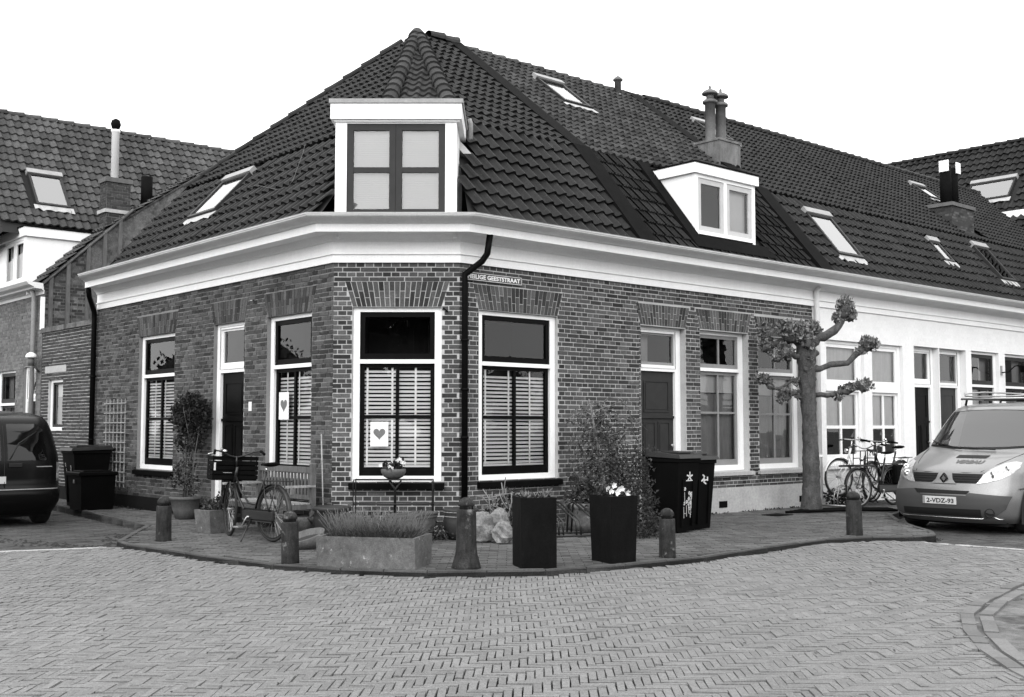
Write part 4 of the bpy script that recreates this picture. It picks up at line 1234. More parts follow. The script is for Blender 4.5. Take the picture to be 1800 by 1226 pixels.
# its dormer
n_ = .20; b = B()
b.box(12.02, 12.14, n_ - .06, n_, 4.58, 5.56, ML); b.box(13.38, 14.6, n_ - .06, n_, 4.58, 5.5, ML)
b.box(12.14, 13.38, n_ - .06, n_ + .02, 4.56, 4.62, ML); b.box(12.14, 13.38, n_ - .06, n_ - .002, 5.5, 5.56, ML)
b.box(12.025, 12.07, -1.6, n_ - .06, 4.3, 5.57, ML)
b.box(14.6, 19, n_ - .4, n_ - .2, 4.4, 5.45, ML)
d4 = b.build('dormer', M_['white'], h4)
b = B(); b.box(11.96, 13.95, -1.45, n_ + .05, 5.572, 5.77, ML); b.build('fascia', M_['white'], d4)
b = B(); b.box(14.0, 19, -1.3, n_ - .1, 5.46, 5.66, ML); b.build('fascia', M_['white'], d4)
b = B(); b.box(11.94, 13.97, -1.5, n_ + .07, 5.772, 5.80, ML); b.build('dormer_roof', M_['lead'], d4)
for a, c in ((12.142, 12.72), (12.78, 13.378)):
    sash(d4, ML, a, c, 4.622, 5.498, n_ - .01, .05, .06, [], [], M_['white'], 'glass_refl')
curtain(d4, ML, 12.16, 12.7, 4.66, 5.47, n_ - .12, M_['curtain_light'], .02, .12)
b = B(); b.add([(13.0, n_ - .1, 4.64), (13.3, n_ - .1, 4.64), (13.3, n_ - .1, 5.48), (13.22, n_ - .1, 5.48)], [(0, 1, 2, 3)], ML); b.build('curtain', M_['curtain_light'], d4)
room(d4, ML, 12.14, 13.38, 4.6, 5.5, n_ - .2)
# chimneys
def br_chimney(h, u0, u1, n0, n1, z0, z1):
    ch = chimney(h, ML, u0, u1, n0, n1, z0, z1, 'mortar_grey')
    ms = lay_bricks(basis(NL, -DL, Z3, wL(u0 - .012, 0)), n0, n1, z0, z1, [], [], seed=66)
    ms += lay_bricks(basis(DL, NL, Z3, wL(0, n1 + .012)), u0, u1, z0, z1, [], [], seed=67)
    link(stamp('bricks', tv, tf, ms, M_['brick_dark'], ORG[h]), 'bricks', ch, None, 'stuff')
    return ch
c1 = br_chimney(h4, 11.55, 11.92, -1.90, -1.36, 5.6, 6.92)
b = B(); b.box(11.51, 11.96, -1.94, -1.32, 6.92, 7.02, ML); b.build('chimney_cap', M_['flue'], c1)
b = B(); b.box(11.50, 11.97, -1.95, -1.31, 6.22, 6.30, ML); b.build('lead_apron', M_['plinth'], c1)
m = T(*wL(11.73, -1.60, 7.02))
b = B(); b.lathe([(.085, 0), (.085, 1.08), (.10, 1.09), (.10, 1.14)], 14, m); fl = b.build('flue', M_['white'], c1)
b = B(); b.lathe([(.03, 1.14), (.09, 1.18), (.115, 1.27), (.09, 1.36), (.02, 1.40)], 12, m); b.build('cowl', M_['lead'], fl)
c2 = br_chimney(h4, 11.55, 12.0, -2.62, -2.14, 5.6, 6.34)
b = B(); b.box(11.52, 12.03, -2.66, -2.10, 6.34, 6.42, ML); b.build('chimney_cap', M_['flue'], c2)
b = B(); b.lathe([(.13, 6.42), (.13, 7.20)], 14, T(*wL(11.78, -2.38, 0))); b.build('flue', M_['lead'], c2)
lp = wL(11.50, .05, 2.95)
wlm = empty('wall_lamp', lp, 0, 'white dome wall lamp on the pale house corner above the car', 'wall lamp'); ORG[wlm] = lp
b = B(); b.lathe([(.115, -.03), (.115, 0), (.09, .05), (.04, .08), (.01, .085)], 14, T(*wL(11.46, .20, 2.93))); b.build('lamp_shade', M_['white'], wlm)
b = B(); b.tube([wL(11.5, .02, 2.60), wL(11.48, .10, 2.70), wL(11.46, .20, 2.92)], .025, 6); b.lathe([(.06, -.2), (.07, -.03)], 10, T(*wL(11.46, .20, 2.93))); b.build('arm', M_['flue'], wlm)

# ================================================================== GROUND
b = B(); b.quad((-300, -300, -.16), (300, -300, -.16), (300, 300, -.16), (-300, 300, -.16))
tag(b.build('ground', M_['ground']), kind='structure')
ZP, ZS = -.055, -.11                       # top of the square's bricks, of the two streets
OUT = [tuple(wL(20, .74))[:2], (-8.41, 20.96), (-5.40, 16.78), (-5.02, 14.45), (-4.75, 14.02), (-4.08, 13.42), (-3.44, 12.78), (-2.52, 12.03), (-1.75, 11.62), (-.85, 11.40), (.34, 11.53), (1.2, 12.0),
       (2.16, 12.72), (3.09, 13.72), (4.05, 14.66), (4.75, 14.98), (5.30, 15.0), (5.68, 15.22), (5.84, 15.75), (5.90, 16.6), (6.02, 17.6), (6.25, 18.7), (6.75, 19.55), tuple(wR(9.6, 1.55))[:2], tuple(wR(26, 1.55))[:2]]
INN = [tuple(wR(26, -.1))[:2], tuple(FR + Vector((.0, .12, 0)))[:2], tuple(FL + Vector((0, .12, 0)))[:2], tuple(wL(20, -.1))[:2]]
PAV = OUT + INN
b = B(); n = len(PAV)
b.add([(x, y, -.014) for x, y in PAV] + [(x, y, -.16) for x, y in PAV], [list(range(n))] + [(i, n + i, n + (i + 1) % n, (i + 1) % n) for i in range(n)])
pav = tag(b.build('pavement', M_['joint']), kind='structure')

def brick_field(test, x0, x1, y0, y1, L, W, z, seed, rot=0.0, gap=.006, jz=.002, bond=True):
    rg = random.Random(seed); out = []
    c, s = math.cos(rot), math.sin(rot)
    nj = int((y1 - y0) / W); ni = int((x1 - x0) / L) + 1
    for j in range(nj):
        for i in range(ni):
            x = x0 + (i + (.5 if (j % 2 and bond) else 0)) * L; y = y0 + (j + .5) * W
            X, Y = c * x - s * y, s * x + c * y
            if not test(X, Y): continue
            out.append(T(X, Y, z + rg.gauss(0, jz)) @ RZ(rot + rg.gauss(0, .012)) @ Matrix.Rotation(rg.gauss(0, .008), 4, 'X') @ Matrix.Rotation(rg.gauss(0, .006), 4, 'Y') @ Matrix.Diagonal((L - gap - rg.random() * .004, W - gap - rg.random() * .003, .05, 1)))
    return out

ub_v = np.array([(-.5, -.5, 0), (.5, -.5, 0), (.5, .5, 0), (-.5, .5, 0), (-.5, -.5, -1), (.5, -.5, -1), (.5, .5, -1), (-.5, .5, -1)], float)
ub_f = np.array([(0, 1, 2, 3), (4, 5, 1, 0), (5, 6, 2, 1), (6, 7, 3, 2), (7, 4, 0, 3)])
def dist_poly(path, x, y):
    p = Vector((x, y)); best = 9
    for i in range(len(path) - 1):
        a, c = Vector(path[i]), Vector(path[i + 1]); d = c - a
        t = max(0, min(1, (p - a).dot(d) / d.length_squared)); best = min(best, (a + d * t - p).length)
    return best
pv = brick_field(lambda x, y: y < 26 and abs(x) < .55 * y + 1 and inside(PAV, x, y) and dist_poly(OUT, x, y) > .105, -14, 14, 11, 27, .205, .10, 0, 71)
link(stamp('paving_bricks', ub_v, ub_f, pv, M_['pavement'], (0, 0, 0)), 'paving_bricks', pav, None, 'stuff')

# kerb stones along the pavement's outer edge
def resample(pts, step):
    out = [Vector((*pts[0], 0))]
    for i in range(len(pts) - 1):
        a, c = Vector((*pts[i], 0)), Vector((*pts[i + 1], 0))
        k = max(1, round((c - a).length / step))
        out += [a.lerp(c, (j + 1) / k) for j in range(k)]
    return out
def kerbs(path, w, z0, z1, mat, parent, name='kerb_stone', step=.55, gap=.006):
    pts = resample(path, step)
    for i in range(len(pts) - 1):
        def off(k):
            d = (pts[min(k + 1, len(pts) - 1)] - pts[max(k - 1, 0)]).normalized()
            return Vector((-d.y, d.x, 0)) * w
        a, c = pts[i], pts[i + 1]; g = (c - a).normalized() * gap
        q = [a + g, c - g, c - g + off(i + 1), a + g + off(i)]
        dz = R.gauss(0, .004)
        b = B(); b.add([(p.x, p.y, z0) for p in q] + [(p.x, p.y, z1 + dz) for p in q], [(3, 2, 1, 0), (4, 5, 6, 7), (0, 1, 5, 4), (1, 2, 6, 5), (2, 3, 7, 6), (3, 0, 4, 7)])
        b.build(name, mat, parent)
kerbs(OUT[1:-1], .07, -.2, .003, M_['kerb'], pav)

# the raised square: herringbone clinkers
ROUND = [(6.6, 12.6), (5.75, 11.75), (4.9, 10.91), (4.13, 9.86), (3.69, 9.13), (3.42, 8.39), (3.24, 7.67), (3.17, 7.09), (3.16, 6.3), (3.2, 4.5), (3.3, 3.0)]
ROUNDP = ROUND + [(14, 3.0), (14, 12.6)]
SQ = [(-14, 10.6), (-5.02, 14.25)] + OUT[4:16] + [(5.30, 15.0), (6.29, 13.98), (14, 7.9), (14, 2.5), (-14, 2.5)]
b = B(); b.add([(x, y, ZP - .030) for x, y in SQ] + [(x, y, -.16) for x, y in SQ], [list(range(len(SQ)))] + [(i, len(SQ) + i, len(SQ) + (i + 1) % len(SQ), (i + 1) % len(SQ)) for i in range(len(SQ))])
sq = tag(b.build('square', M_['joint']), kind='structure')
PW, PK = .052, 4
rg = random.Random(5)
near, far = [], []
ang = rad(-1.2); ca, sa = math.cos(ang), math.sin(ang)
for i in range(-200, 200):
    for j in range(-46, 46):
        bx, by = i + PK * j, i - PK * j
        for (w, h, ox, oy) in ((PK, 1, 0, 0), (1, PK, 0, 1)):
            x, y = (bx + ox + w / 2) * PW, (by + oy + h / 2) * PW + 9
            X, Y = ca * x - sa * y, sa * x + ca * y
            X += .05 * math.sin(Y * .9 + 1) + .03 * math.sin(X * 1.3); Y += .04 * math.sin(X * 1.1)
            if Y < 3 or Y > 15.2 or abs(X) > .56 * Y + 1.2: continue
            if not inside(SQ, X, Y): continue
            if X > 2.6 and Y < 13 and (inside(ROUNDP, X, Y) or dist_poly(ROUND, X, Y) < .05): continue
            zz = ZP + .006 * math.sin(X * 2.1 + Y) * math.sin(Y * 1.7) - .012 * math.exp(-((X + .6) ** 2 + (Y - 9.6) ** 2) / .5) + rg.gauss(0, .0026)
            g = .004 + rg.random() * .005
            m = T(X, Y, zz) @ RZ(ang + rg.gauss(0, .018)) @ Matrix.Rotation(rg.gauss(0, .011), 4, 'X') @ Matrix.Rotation(rg.gauss(0, .011), 4, 'Y') @ Matrix.Diagonal((w * PW - g, h * PW - g, .06, 1))
            vis = 6.35 < Y < 15 and abs(X) < .45 * Y
            (near if vis else far).append(m)
near.sort(key=lambda m: (m.translation - CAM).length)
me = bpy.data.meshes.new('paver_unit'); me.from_pydata(ub_v.tolist(), [], ub_f.tolist()); me.materials.append(M_['paver']); me.update()
for m in near[:300]: link(me, 'paver', sq, m)
link(stamp('pavers', ub_v, ub_f, near[300:] + far, M_['paver'], (0, 0, 0)), 'pavers', sq, None, 'stuff')

# worn round corner at the right with its two rows of edging bricks
b = B(); b.add([(x, y, ZP - .008) for x, y in ROUNDP], [list(range(len(ROUNDP)))]); wr = tag(b.build('worn_corner', M_['worn']), kind='structure')
kerbs(ROUND[::-1], .10, -.15, ZP + .012, M_['edging'], wr, 'edging_brick', .24, .004)
inn = [(x + .13, y - .06) for x, y in ROUND]
kerbs(inn[::-1], .10, -.15, ZP + .008, M_['edging'], wr, 'edging_brick', .24, .004)

# the two streets
LST = [(-14, 10.6), (-5.02, 14.25), (-5.40, 16.78), (-8.41, 20.96), tuple(wL(20, .74))[:2], tuple(wL(20, 8))[:2], (-22, 14)]
RST = [(5.30, 15.0), (6.29, 13.98), (14, 7.9), (26, 20), tuple(wR(26, 8))[:2], tuple(wR(26, 1.55))[:2], tuple(wR(9.6, 1.55))[:2], (6.75, 19.55), (6.25, 18.7), (5.90, 16.6), (5.84, 15.75), (5.68, 15.22)]
for poly, sd, rt in ((LST, 81, math.atan2(NL.y, NL.x)), (RST, 82, math.atan2(NR.y, NR.x))):
    b = B(); b.add([(x, y, ZS - .012) for x, y in poly], [list(range(len(poly)))])
    st = tag(b.build('road', M_['joint']), kind='structure')
    sb = brick_field(lambda x, y: 9 < y < 27 and abs(x) < .54 * y + .6 and inside(poly, x, y), -32, 32, -36, 36, .205, .10, ZS, sd, rt)
    link(stamp('paving_bricks', ub_v, ub_f, sb, M_['street'], (0, 0, 0)), 'paving_bricks', st, None, 'stuff')
kerbs([(-5.06, 14.20), (-6.2, 13.74), (-9, 12.6), (-14, 10.56)], .045, -.2, ZP + .006, M_['kerb_light'], sq, 'edge_strip', 1.0)
kerbs([(14, 7.9), (9, 11.85), (6.29, 13.98), (5.34, 14.85)], .045, -.2, ZP + .006, M_['kerb_light'], sq, 'edge_strip', 1.0)
# dirt lying in the gutter of the side street
b = B(); rg = random.Random(9)
for i in range(420):
    t = rg.random()
    if i % 3: p = Vector((-5.15, 14.4, 0)).lerp(Vector((-8.6, 16.6, 0)), t ** 1.3) + Vector((rg.gauss(0, .10), rg.gauss(0, .16), 0))
    else: p = Vector((-5.15, 14.5, 0)).lerp(Vector((-5.5, 16.6, 0)), t) + Vector((rg.gauss(-.1, .08), rg.gauss(0, .1), 0))
    if inside(PAV, p.x, p.y): continue
    r = rg.uniform(.012, .04)
    k = rg.random() * 6
    b.add([(p.x + r * math.cos(k + q * 1.57), p.y + r * math.sin(k + q * 1.57), ZS + .001) for q in range(4)] + [(p.x, p.y, ZS + r * .5)], [(0, 1, 4), (1, 2, 4), (2, 3, 4), (3, 0, 4)])
tag(b.build('gutter_dirt', M_['soil'], origin=(-6, 15, ZS)), 'dark leaf dirt lying in the gutter of the side street', 'dirt', kind='stuff')
b = B(); b.bbox(-.22, .22, -.16, .16, -.01, .008, .004)
dc = b.build('drain_cover', M_['black_matt'], origin=(0, 0, 0)); dc.location = (4.35, 18.6, 0.004); dc.rotation_euler = (0, 0, math.atan2(DR.y, DR.x)); tag(dc, 'dark metal cover in the pavement left of the pollard tree', 'drain cover')

# trees on the far side of the square, behind the camera: they stand in the window reflections
b = B(); rg = random.Random(11)
spots = []
for i in range(34):
    a = rad(105 + i * 4.6); d = rg.uniform(34, 46); spots.append((math.sin(a) * d, math.cos(a) * d, rg.uniform(8, 13), rg.uniform(2.2, 4.0)))
for i in range(8): spots.append((-26 + rg.uniform(-2, 2), 12 + i * 3.2, rg.uniform(3.9, 4.6), rg.uniform(.9, 1.3)))
for i in range(7): spots.append((26 + rg.uniform(-2, 2), 1 + i * 3.0, rg.uniform(3.2, 4.0), rg.uniform(.8, 1.2)))
spots += [(-13.5, -38, 17.0, 2.4), (-11.4, -38, 17.6, 2.2), (-9.6, -38, 18.3, 1.7), (-8.4, -38, 17.4, 1.5), (-5.9, -38, 17.2, 1.5), (-5.0, -38, 16.4, 1.4)]
for (cx, cy, hh, rr) in spots:
    b.tube([(cx, cy, -.2), (cx, cy, hh * .6)], .25, 5)
    for zz_ in (.35, .8, 1.15): b.lathe([(.1, -rr * .7), (rr * .75, -rr * .3), (rr * .8, rr * .2), (.1, rr * .75)], 9, T(cx, cy, hh * .62 * zz_ + rr * .3), 0, False)
    for q in range(420):
        v = Vector((rg.gauss(0, 1), rg.gauss(0, 1), rg.gauss(0, 1))).normalized() * rr * rg.random() ** .35
        b.leaf((cx + v.x, cy + v.y, hh * .62 + v.z * 1.25 + rr * .4), .55 if rr > 1.5 else .2, rg)
tag(b.build('treeline', M_['leaf_dark'], origin=(0, -36, 0)), 'row of leafy trees across the square behind the viewer', 'trees', kind='stuff')
# ================================================================== BOLLARDS
def bollard(x, y, h, r, label, base=False, tilt=(0, 0)):
    t = empty('bollard', (x, y, -.02), R.random() * 3, label, 'bollard', 'stone bollards round the corner', tilt)
    b = B()
    if base:
        b.lathe([(r * 1.55, 0), (r * 1.42, .05), (r * 1.12, .16), (r * 1.02, .26), (r * .98, h - .13), (r * .93, h - .12)], 20)
    else:
        b.lathe([(r * 1.02, 0), (r * 1.0, .04), (r * .97, h * .5), (r * .95, h - .13), (r * .90, h - .115)], 18)
    b.build('shaft', M_['bollard'], t)
    b = B(); b.lathe([(r * .70, h - .118), (r * .70, h - .09), (r * .86, h - .085), (r * .82, h - .05), (r * .6, h - .018), (r * .25, h), (.004, h + .002)], 18)
    b.build('dome', M_['bollard'], t)
    return t
bollard(-4.43, 14.45, .58, .098, 'dark stone bollard left of the black bicycle, nearest the car', tilt=(.01, -.015))
bollard(-2.36, 12.12, .57, .095, 'mossy stone bollard between the black bicycle and the lavender trough', tilt=(0, .03))
bollard(-.47, 11.70, .74, .103, 'tall bollard with flared foot right of the lavender trough', True)
bollard(1.73, 12.66, .56, .094, 'dark bollard in front of the wheelie bins right of the twin planters', tilt=(0, .012))
bollard(4.59, 15.22, .60, .108, 'squat dark bollard in front of the parked bicycles near the van', tilt=(.0, .02))

# ================================================================== TROUGH WITH LAVENDER
def open_box(name, mat, parent, w, d, h, t, top=1.0, soil=.05, wob=.0):
    """tapered box with walls, origin at the centre of its foot"""
    def ring(sx, sy, z): return [(-sx, -sy, z), (sx, -sy, z), (sx, sy, z), (-sx, sy, z)]
    a, c = w / 2, d / 2
    A, Cc = a * top, c * top
    b = B()
    vs = ring(a, c, 0) + ring(A, Cc, h) + ring(A - t, Cc - t, h - .002) + ring(A - t, Cc - t, h - soil)
    vs = [(x + R.gauss(0, wob), y + R.gauss(0, wob), z + (R.gauss(0, wob * .6) if z else 0)) for x, y, z in vs]
    fs = [(3, 2, 1, 0)]
    for k in range(3):
        for i in range(4): fs.append((k * 4 + i, k * 4 + (i + 1) % 4, k * 4 + 4 + (i + 1) % 4, k * 4 + 4 + i))
    b.add(vs, fs)
    o = b.build(name, mat, parent, local=True)
    s = B(); s.add(ring(A - t, Cc - t, h - soil), [(0, 1, 2, 3)]); s.build('soil', M_['soil'], parent, local=True)
    return o
yaw = rad(-13)
tr = empty('stone_trough', (-1.44, 11.96, 0), yaw, 'low pale concrete trough planter at the kerb beneath the corner window', 'planter')
open_box('basin', M_['concrete'], tr, 1.06, .60, .315, .045, 1.01, .03, .006)
b = B(); b.box(-.5, .5, -.29, .29, -.012, .004); b.build('foot', M_['plinth_dark'], tr, local=True)
lv = empty('lavender', (-1.44, 11.96, .27), yaw, 'wispy grey lavender growing in the concrete trough', 'plant')
b = B(); rg = random.Random(21)
for i in range(6500):
    x, y = rg.uniform(-.44, .44), rg.uniform(-.23, .23)
    h = rg.uniform(.05, .23) * (1 - .3 * abs(x) / .46) * (.75 + .35 * math.sin(x * 23 + 1) * math.sin(y * 19))
    dx, dy = x * .05 + rg.gauss(0, .07), y * .2 + rg.gauss(0, .06)
    w = rg.uniform(.0011, .0026); k = rg.random() * 3.1
    cx, cy = math.cos(k) * w, math.sin(k) * w
    b.add([(x - cx, y - cy, 0), (x + cx, y + cy, 0), (x + dx * .6 + cx * 1.4, y + dy * .6 + cy * 1.4, h * .65), (x + dx * .6 - cx * 1.4, y + dy * .6 - cy * 1.4, h * .65), (x + dx, y + dy, h)], [(0, 1, 2, 3), (3, 2, 4)], rnd=rg.uniform(.01, 1))
b.build('foliage', mk('lavender_leaf', 0.05, 0.8, 0.8), lv, local=True)
b = B()
for i in range(520):
    x, y, h = rg.uniform(-.46, .46), rg.uniform(-.24, .24), rg.uniform(.16, .32)
    dx, dy = x * .08 + rg.gauss(0, .05), y * .3 + rg.gauss(0, .05)
    b.tube([(x, y, .1), (x + dx * .5, y + dy * .5, h * .7), (x + dx, y + dy, h)], [.0018, .0016, .0045 if i % 3 == 0 else .002], 3, smooth=False)
b.build('stems', mk('lavender_stem', 0.12, 0.8, 0.0, [(9, .3)]), lv, local=True)

# ================================================================== TALL BLACK PLANTERS
p1 = empty('tall_planter', (.235, 11.82, 0), rad(12), 'tall black square planter with pale succulents right of the tall bollard', 'planter', 'tall black square planters')
open_box('box', M_['planter'], p1, .375, .375, .72, .02, 1.03, .03, .006)
p2 = empty('tall_planter', (1.10, 12.30, 0), rad(33), 'tall black square planter with white pansies before the twiggy shrub', 'planter', 'tall black square planters')
open_box('box', M_['planter'], p2, .345, .345, .71, .015, 1.07, .025, .006)
sc = empty('succulents', (.235, 11.82, .69), 0, 'pale pointed succulents filling the left tall black planter', 'plant')
b = B(); rg = random.Random(31)
for (cx, cy) in ((-.10, -.09), (.09, -.10), (.0, .03), (.12, .08), (-.12, .09)):
    for i in range(26):
        a = rg.random() * 6.28; e = rg.uniform(.2, 1.3); l = rg.uniform(.07, .13)
        d = Vector((math.cos(a) * math.cos(e), math.sin(a) * math.cos(e), math.sin(e))); w = Vector((-math.sin(a), math.cos(a), 0)) * .014
        p = Vector((cx, cy, .0))
        b.add([p, p + d * l * .5 + w, p + d * l, p + d * l * .5 - w], [(0, 1, 2), (0, 2, 3)], rnd=rg.uniform(.01, 1))
b.build('leaves', M_['leaf_pale'], sc, local=True)
pz = empty('pansies', (1.10, 12.30, .68), rad(33), 'white pansies in the right tall black planter', 'plant')
b = B()
for i in range(120): b.leaf((rg.uniform(-.14, .14), rg.uniform(-.14, .14), rg.uniform(0, .05)), .05, rg)
b.build('leaves', M_['leaf_dark'], pz, local=True)
for (cx, cy, cz) in ((-.10, -.08, .07), (.02, -.10, .10), (.0, .0, .13), (.05, -.02, .08), (.13, .02, .08), (-.02, .08, .09), (-.06, -.13, .06), (.10, -.11, .05)):
    b = B()
    for k in range(5):
        a = k * 1.257 + rg.random(); d = Vector((math.cos(a), -.55, math.sin(a))) ; d.normalize()
        w = Vector((-math.sin(a), 0, math.cos(a))) * .018; p = Vector((cx, cy, cz))
        b.add([p, p + d * .022 + w, p + d * .045, p + d * .022 - w], [(0, 1, 2), (0, 2, 3)])
    b.build('flower', M_['petal'], pz, local=True)

# ================================================================== WHEELIE BINS
def bin_(loc, yaw, s, label, stick=None, h=1.03):
    t = empty('wheelie_bin', (loc[0], loc[1], 0), yaw, label, 'wheelie bin', 'black wheelie bins')
    w0, w1, d0, d1 = .23 * s, .285 * s, .25 * s, .34 * s
    b = B()
    vs = [(-w0, -d0, .02), (w0, -d0, .02), (w0, d0, .06), (-w0, d0, .06), (-w1, -d1, h - .07), (w1, -d1, h - .07), (w1, d1, h - .03), (-w1, d1, h - .03)]
    b.add(vs, [(3, 2, 1, 0), (4, 5, 6, 7), (0, 1, 5, 4), (1, 2, 6, 5), (2, 3, 7, 6), (3, 0, 4, 7)])
    b.bbox(-w1 - .018, w1 + .018, -d1 - .018, d1 + .01, h - .10, h - .045, .008)
    for sx in (-.6, .6): b.bbox(sx * w0 - .012, sx * w0 + .012, -d0 - .035, -d0 + .04, .10, h * .7, .004, Matrix.Rotation(.05, 4, 'X'))
    b.build('body', M_['bin'], t, local=True)
    b = B()
    lv_ = [(-w1 - .035, -d1 - .06, h - .045), (w1 + .035, -d1 - .06, h - .045), (w1 + .03, d1 + .03, h - .025), (-w1 - .03, d1 + .03, h - .025)]
    tp = [(-w1 - .02, -d1 - .03, h + .005), (w1 + .02, -d1 - .03, h + .005), (w1 + .015, d1, h + .045), (-w1 - .015, d1, h + .045)]
    b.add(lv_ + tp, [(3, 2, 1, 0), (4, 5, 6, 7), (0, 1, 5, 4), (1, 2, 6, 5), (2, 3, 7, 6), (3, 0, 4, 7)])
    b.bbox(-w1 * .62, w1 * .62, -d1 * .75, d1 * .45, h + .012, h + .05, .012)
    b.build('lid', M_['bin_lid'], t, local=True)
    b = B(); b.tube([(-w1 * .9, d1 + .02, h - .05), (-w1 * .9, d1 + .09, h - .02), (w1 * .9, d1 + .09, h - .02), (w1 * .9, d1 + .02, h - .05)], .015, 6); b.build('handle', M_['bin'], t, local=True)
    for sx in (-1, 1):
        b = B(); b.lathe([(.03, -.025), (.10, -.025), (.10, .025), (.03, .025)], 14, T(sx * (w0 + .04), d0, .10) @ Matrix.Rotation(rad(90), 4, 'Y')); b.build('wheel', M_['tyre'], t, local=True)
    def q(b, x, z, w, hh, a=0.0):
        y = -d0 - (d1 - d0) * (z - .02) / (h - .09) - .004
        c, s_ = math.cos(a), math.sin(a)
        b.add([(x + (px * c - pz_ * s_), y, z + (px * s_ + pz_ * c)) for px, pz_ in ((-w, -hh), (w, -hh), (w, hh), (-w, hh))], [(0, 1, 2, 3)])
    if stick == 'flowers':
        b = B(); rg = random.Random(41)
        for i in range(9):
            x, z = rg.uniform(-.10, .14), rg.uniform(.36, .62)
            q(b, x, z - .10, .004, .10)
            for k in range(6): q(b, x + .016 * math.cos(k * 1.05), z + .017 * math.sin(k * 1.05), .007, .009, k * .5)
        for i in range(16): q(b, rg.uniform(-.12, .14), rg.uniform(.24, .40), .008, .007, rg.random() * 3)
        b.build('flower_stickers', M_['sticker'], t, local=True)
        b = B(); q(b, .03, .71, .075, .006); 
        for k in range(5): q(b, .03 + .036 * math.cos(k * 1.257 + .3), .765 + .036 * math.sin(k * 1.257 + .3), .03, .010, k * 1.257 + .3)
        b.build('star_sticker', M_['sticker'], t, local=True)
    elif stick == 'arrow':
        b = B(); q(b, .0, .72, .012, .05); q(b, -.03, .70, .03, .012, .6); q(b, .04, .70, .04, .010, .1); q(b, .075, .715, .012, .03); q(b, .02, .66, .035, .010, -.5); q(b, -.01, .76, .03, .010, -.6)
        b.build('arrow_sticker', M_['sticker'], t, local=True)
    elif stick == 'specks':
        b = B()
        for i in range(5): q(b, -.16 + .01 * i, .78 - .03 * i, .014, .012, i); q(b, .10 + .01 * (i % 2), .74 - .03 * i, .016, .012, i * 2)
        b.build('sticker', M_['sticker'], t, local=True)
    return t
yr = math.atan2(DR.y, DR.x)
bin_((2.24, 15.70), yr + .02, .80, 'black wheelie bin with white flower stickers beside the twiggy shrub', 'flowers', 1.06)
bin_((2.53, 16.10), yr - .02, .80, 'black wheelie bin with one white sticker, right one of the pair by the panelled door', 'arrow', 1.03)
yl = math.atan2(-DL.y, -DL.x)
bin_(tuple(wL(7.48, .48))[:2], yl, 1.0, 'tall black wheelie bin under the trellis beside the left downpipe', 'specks', 1.06)
sb_ = empty('storage_bin', tuple(wL(6.78, .62)), yl, 'low black lidded bin in front of the trellis', 'bin')
b = B(); b.prism([(-.27, -.30), (.27, -.30), (.27, .26), (-.27, .26)], .0, .60, None, 0, 1.10); b.build('body', M_['bin'], sb_, local=True)
b = B(); b.bbox(-.33, .33, -.37, .32, .59, .66, .015); b.bbox(-.24, .24, -.27, .22, .655, .68, .01); b.build('lid', M_['bin'], sb_, local=True)
b = B(); b.bbox(-.03, .03, -.345, -.33, .46, .52, .003); b.build('handle', M_['steel'], sb_, local=True)

# trellis on the side wall
tl_e = wL(7.3, .04, .6); tre = empty('trellis', tl_e, 0, 'wooden garden trellis on the side wall above the black bins', 'trellis'); ORG[tre] = tl_e
for i in range(6):
    u = 6.86 + i * .175; b = B(); b.box(u - .009, u + .009, .03, .045, .35, 1.95, ML); b.build('lath', M_['wood_pale'], tre)
for i in range(9):
    z = .45 + i * .178; b = B(); b.box(6.80, 7.80, .046, .060, z - .009, z + .009, ML); b.build('lath', M_['wood_pale'], tre)

# ================================================================== BENCH
be = wL(.9, .4); bn = empty('garden_bench', be, 0, 'weathered slatted garden bench against the side wall behind the bicycle', 'bench'); ORG[bn] = be
U0, U1 = .16, 1.62
for u in (U0, U1):
    b = B(); b.box(u - .03, u + .03, .16, .23, 0, .94, ML); b.build('leg', M_['wood_old'], bn)
    b = B(); b.box(u - .03, u + .03, .66, .72, 0, .63, ML); b.build('leg', M_['wood_old'], bn)
    b = B(); b.box(u - .035, u + .035, .17, .76, .632, .66, ML); b.build('arm', M_['wood_pale'], bn)
    b = B(); b.box(u - .022, u + .022, .232, .658, .34, .40, ML); b.build('rail', M_['wood_old'], bn)
for (lo, hi) in ((.82, .90), (.46, .52)):
    b = B(); b.box(U0 + .032, U1 - .032, .175, .215, lo, hi, ML); b.build('rail', M_['wood_old'], bn)
b = B(); b.box(U0 + .032, U1 - .032, .665, .70, .34, .40, ML); b.build('rail', M_['wood_old'], bn)
n_s = 15
for i in range(n_s):
    u = U0 + .10 + (U1 - U0 - .2) * i / (n_s - 1); b = B(); b.box(u - .022, u + .022, .185, .203, .522, .818, ML); b.build('back_slat', M_['wood_old'], bn)
for i in range(6):
    b = B(); k = .25 + i * .08; b.box(U0 - .02, U1 + .02, k, k + .06, .405, .425, ML); b.build('seat_slat', M_['wood_pale'], bn)
cn = wL(.02, .10, 0); cne = empty('cane', cn, 0, 'thin bamboo cane leaning beside the bench and side window', 'cane')
b = B(); b.tube([(0, 0, 0), (-.06, .07, 1.35)], .010, 6); b.build('stick', M_['wood_pale'], cne, local=True)

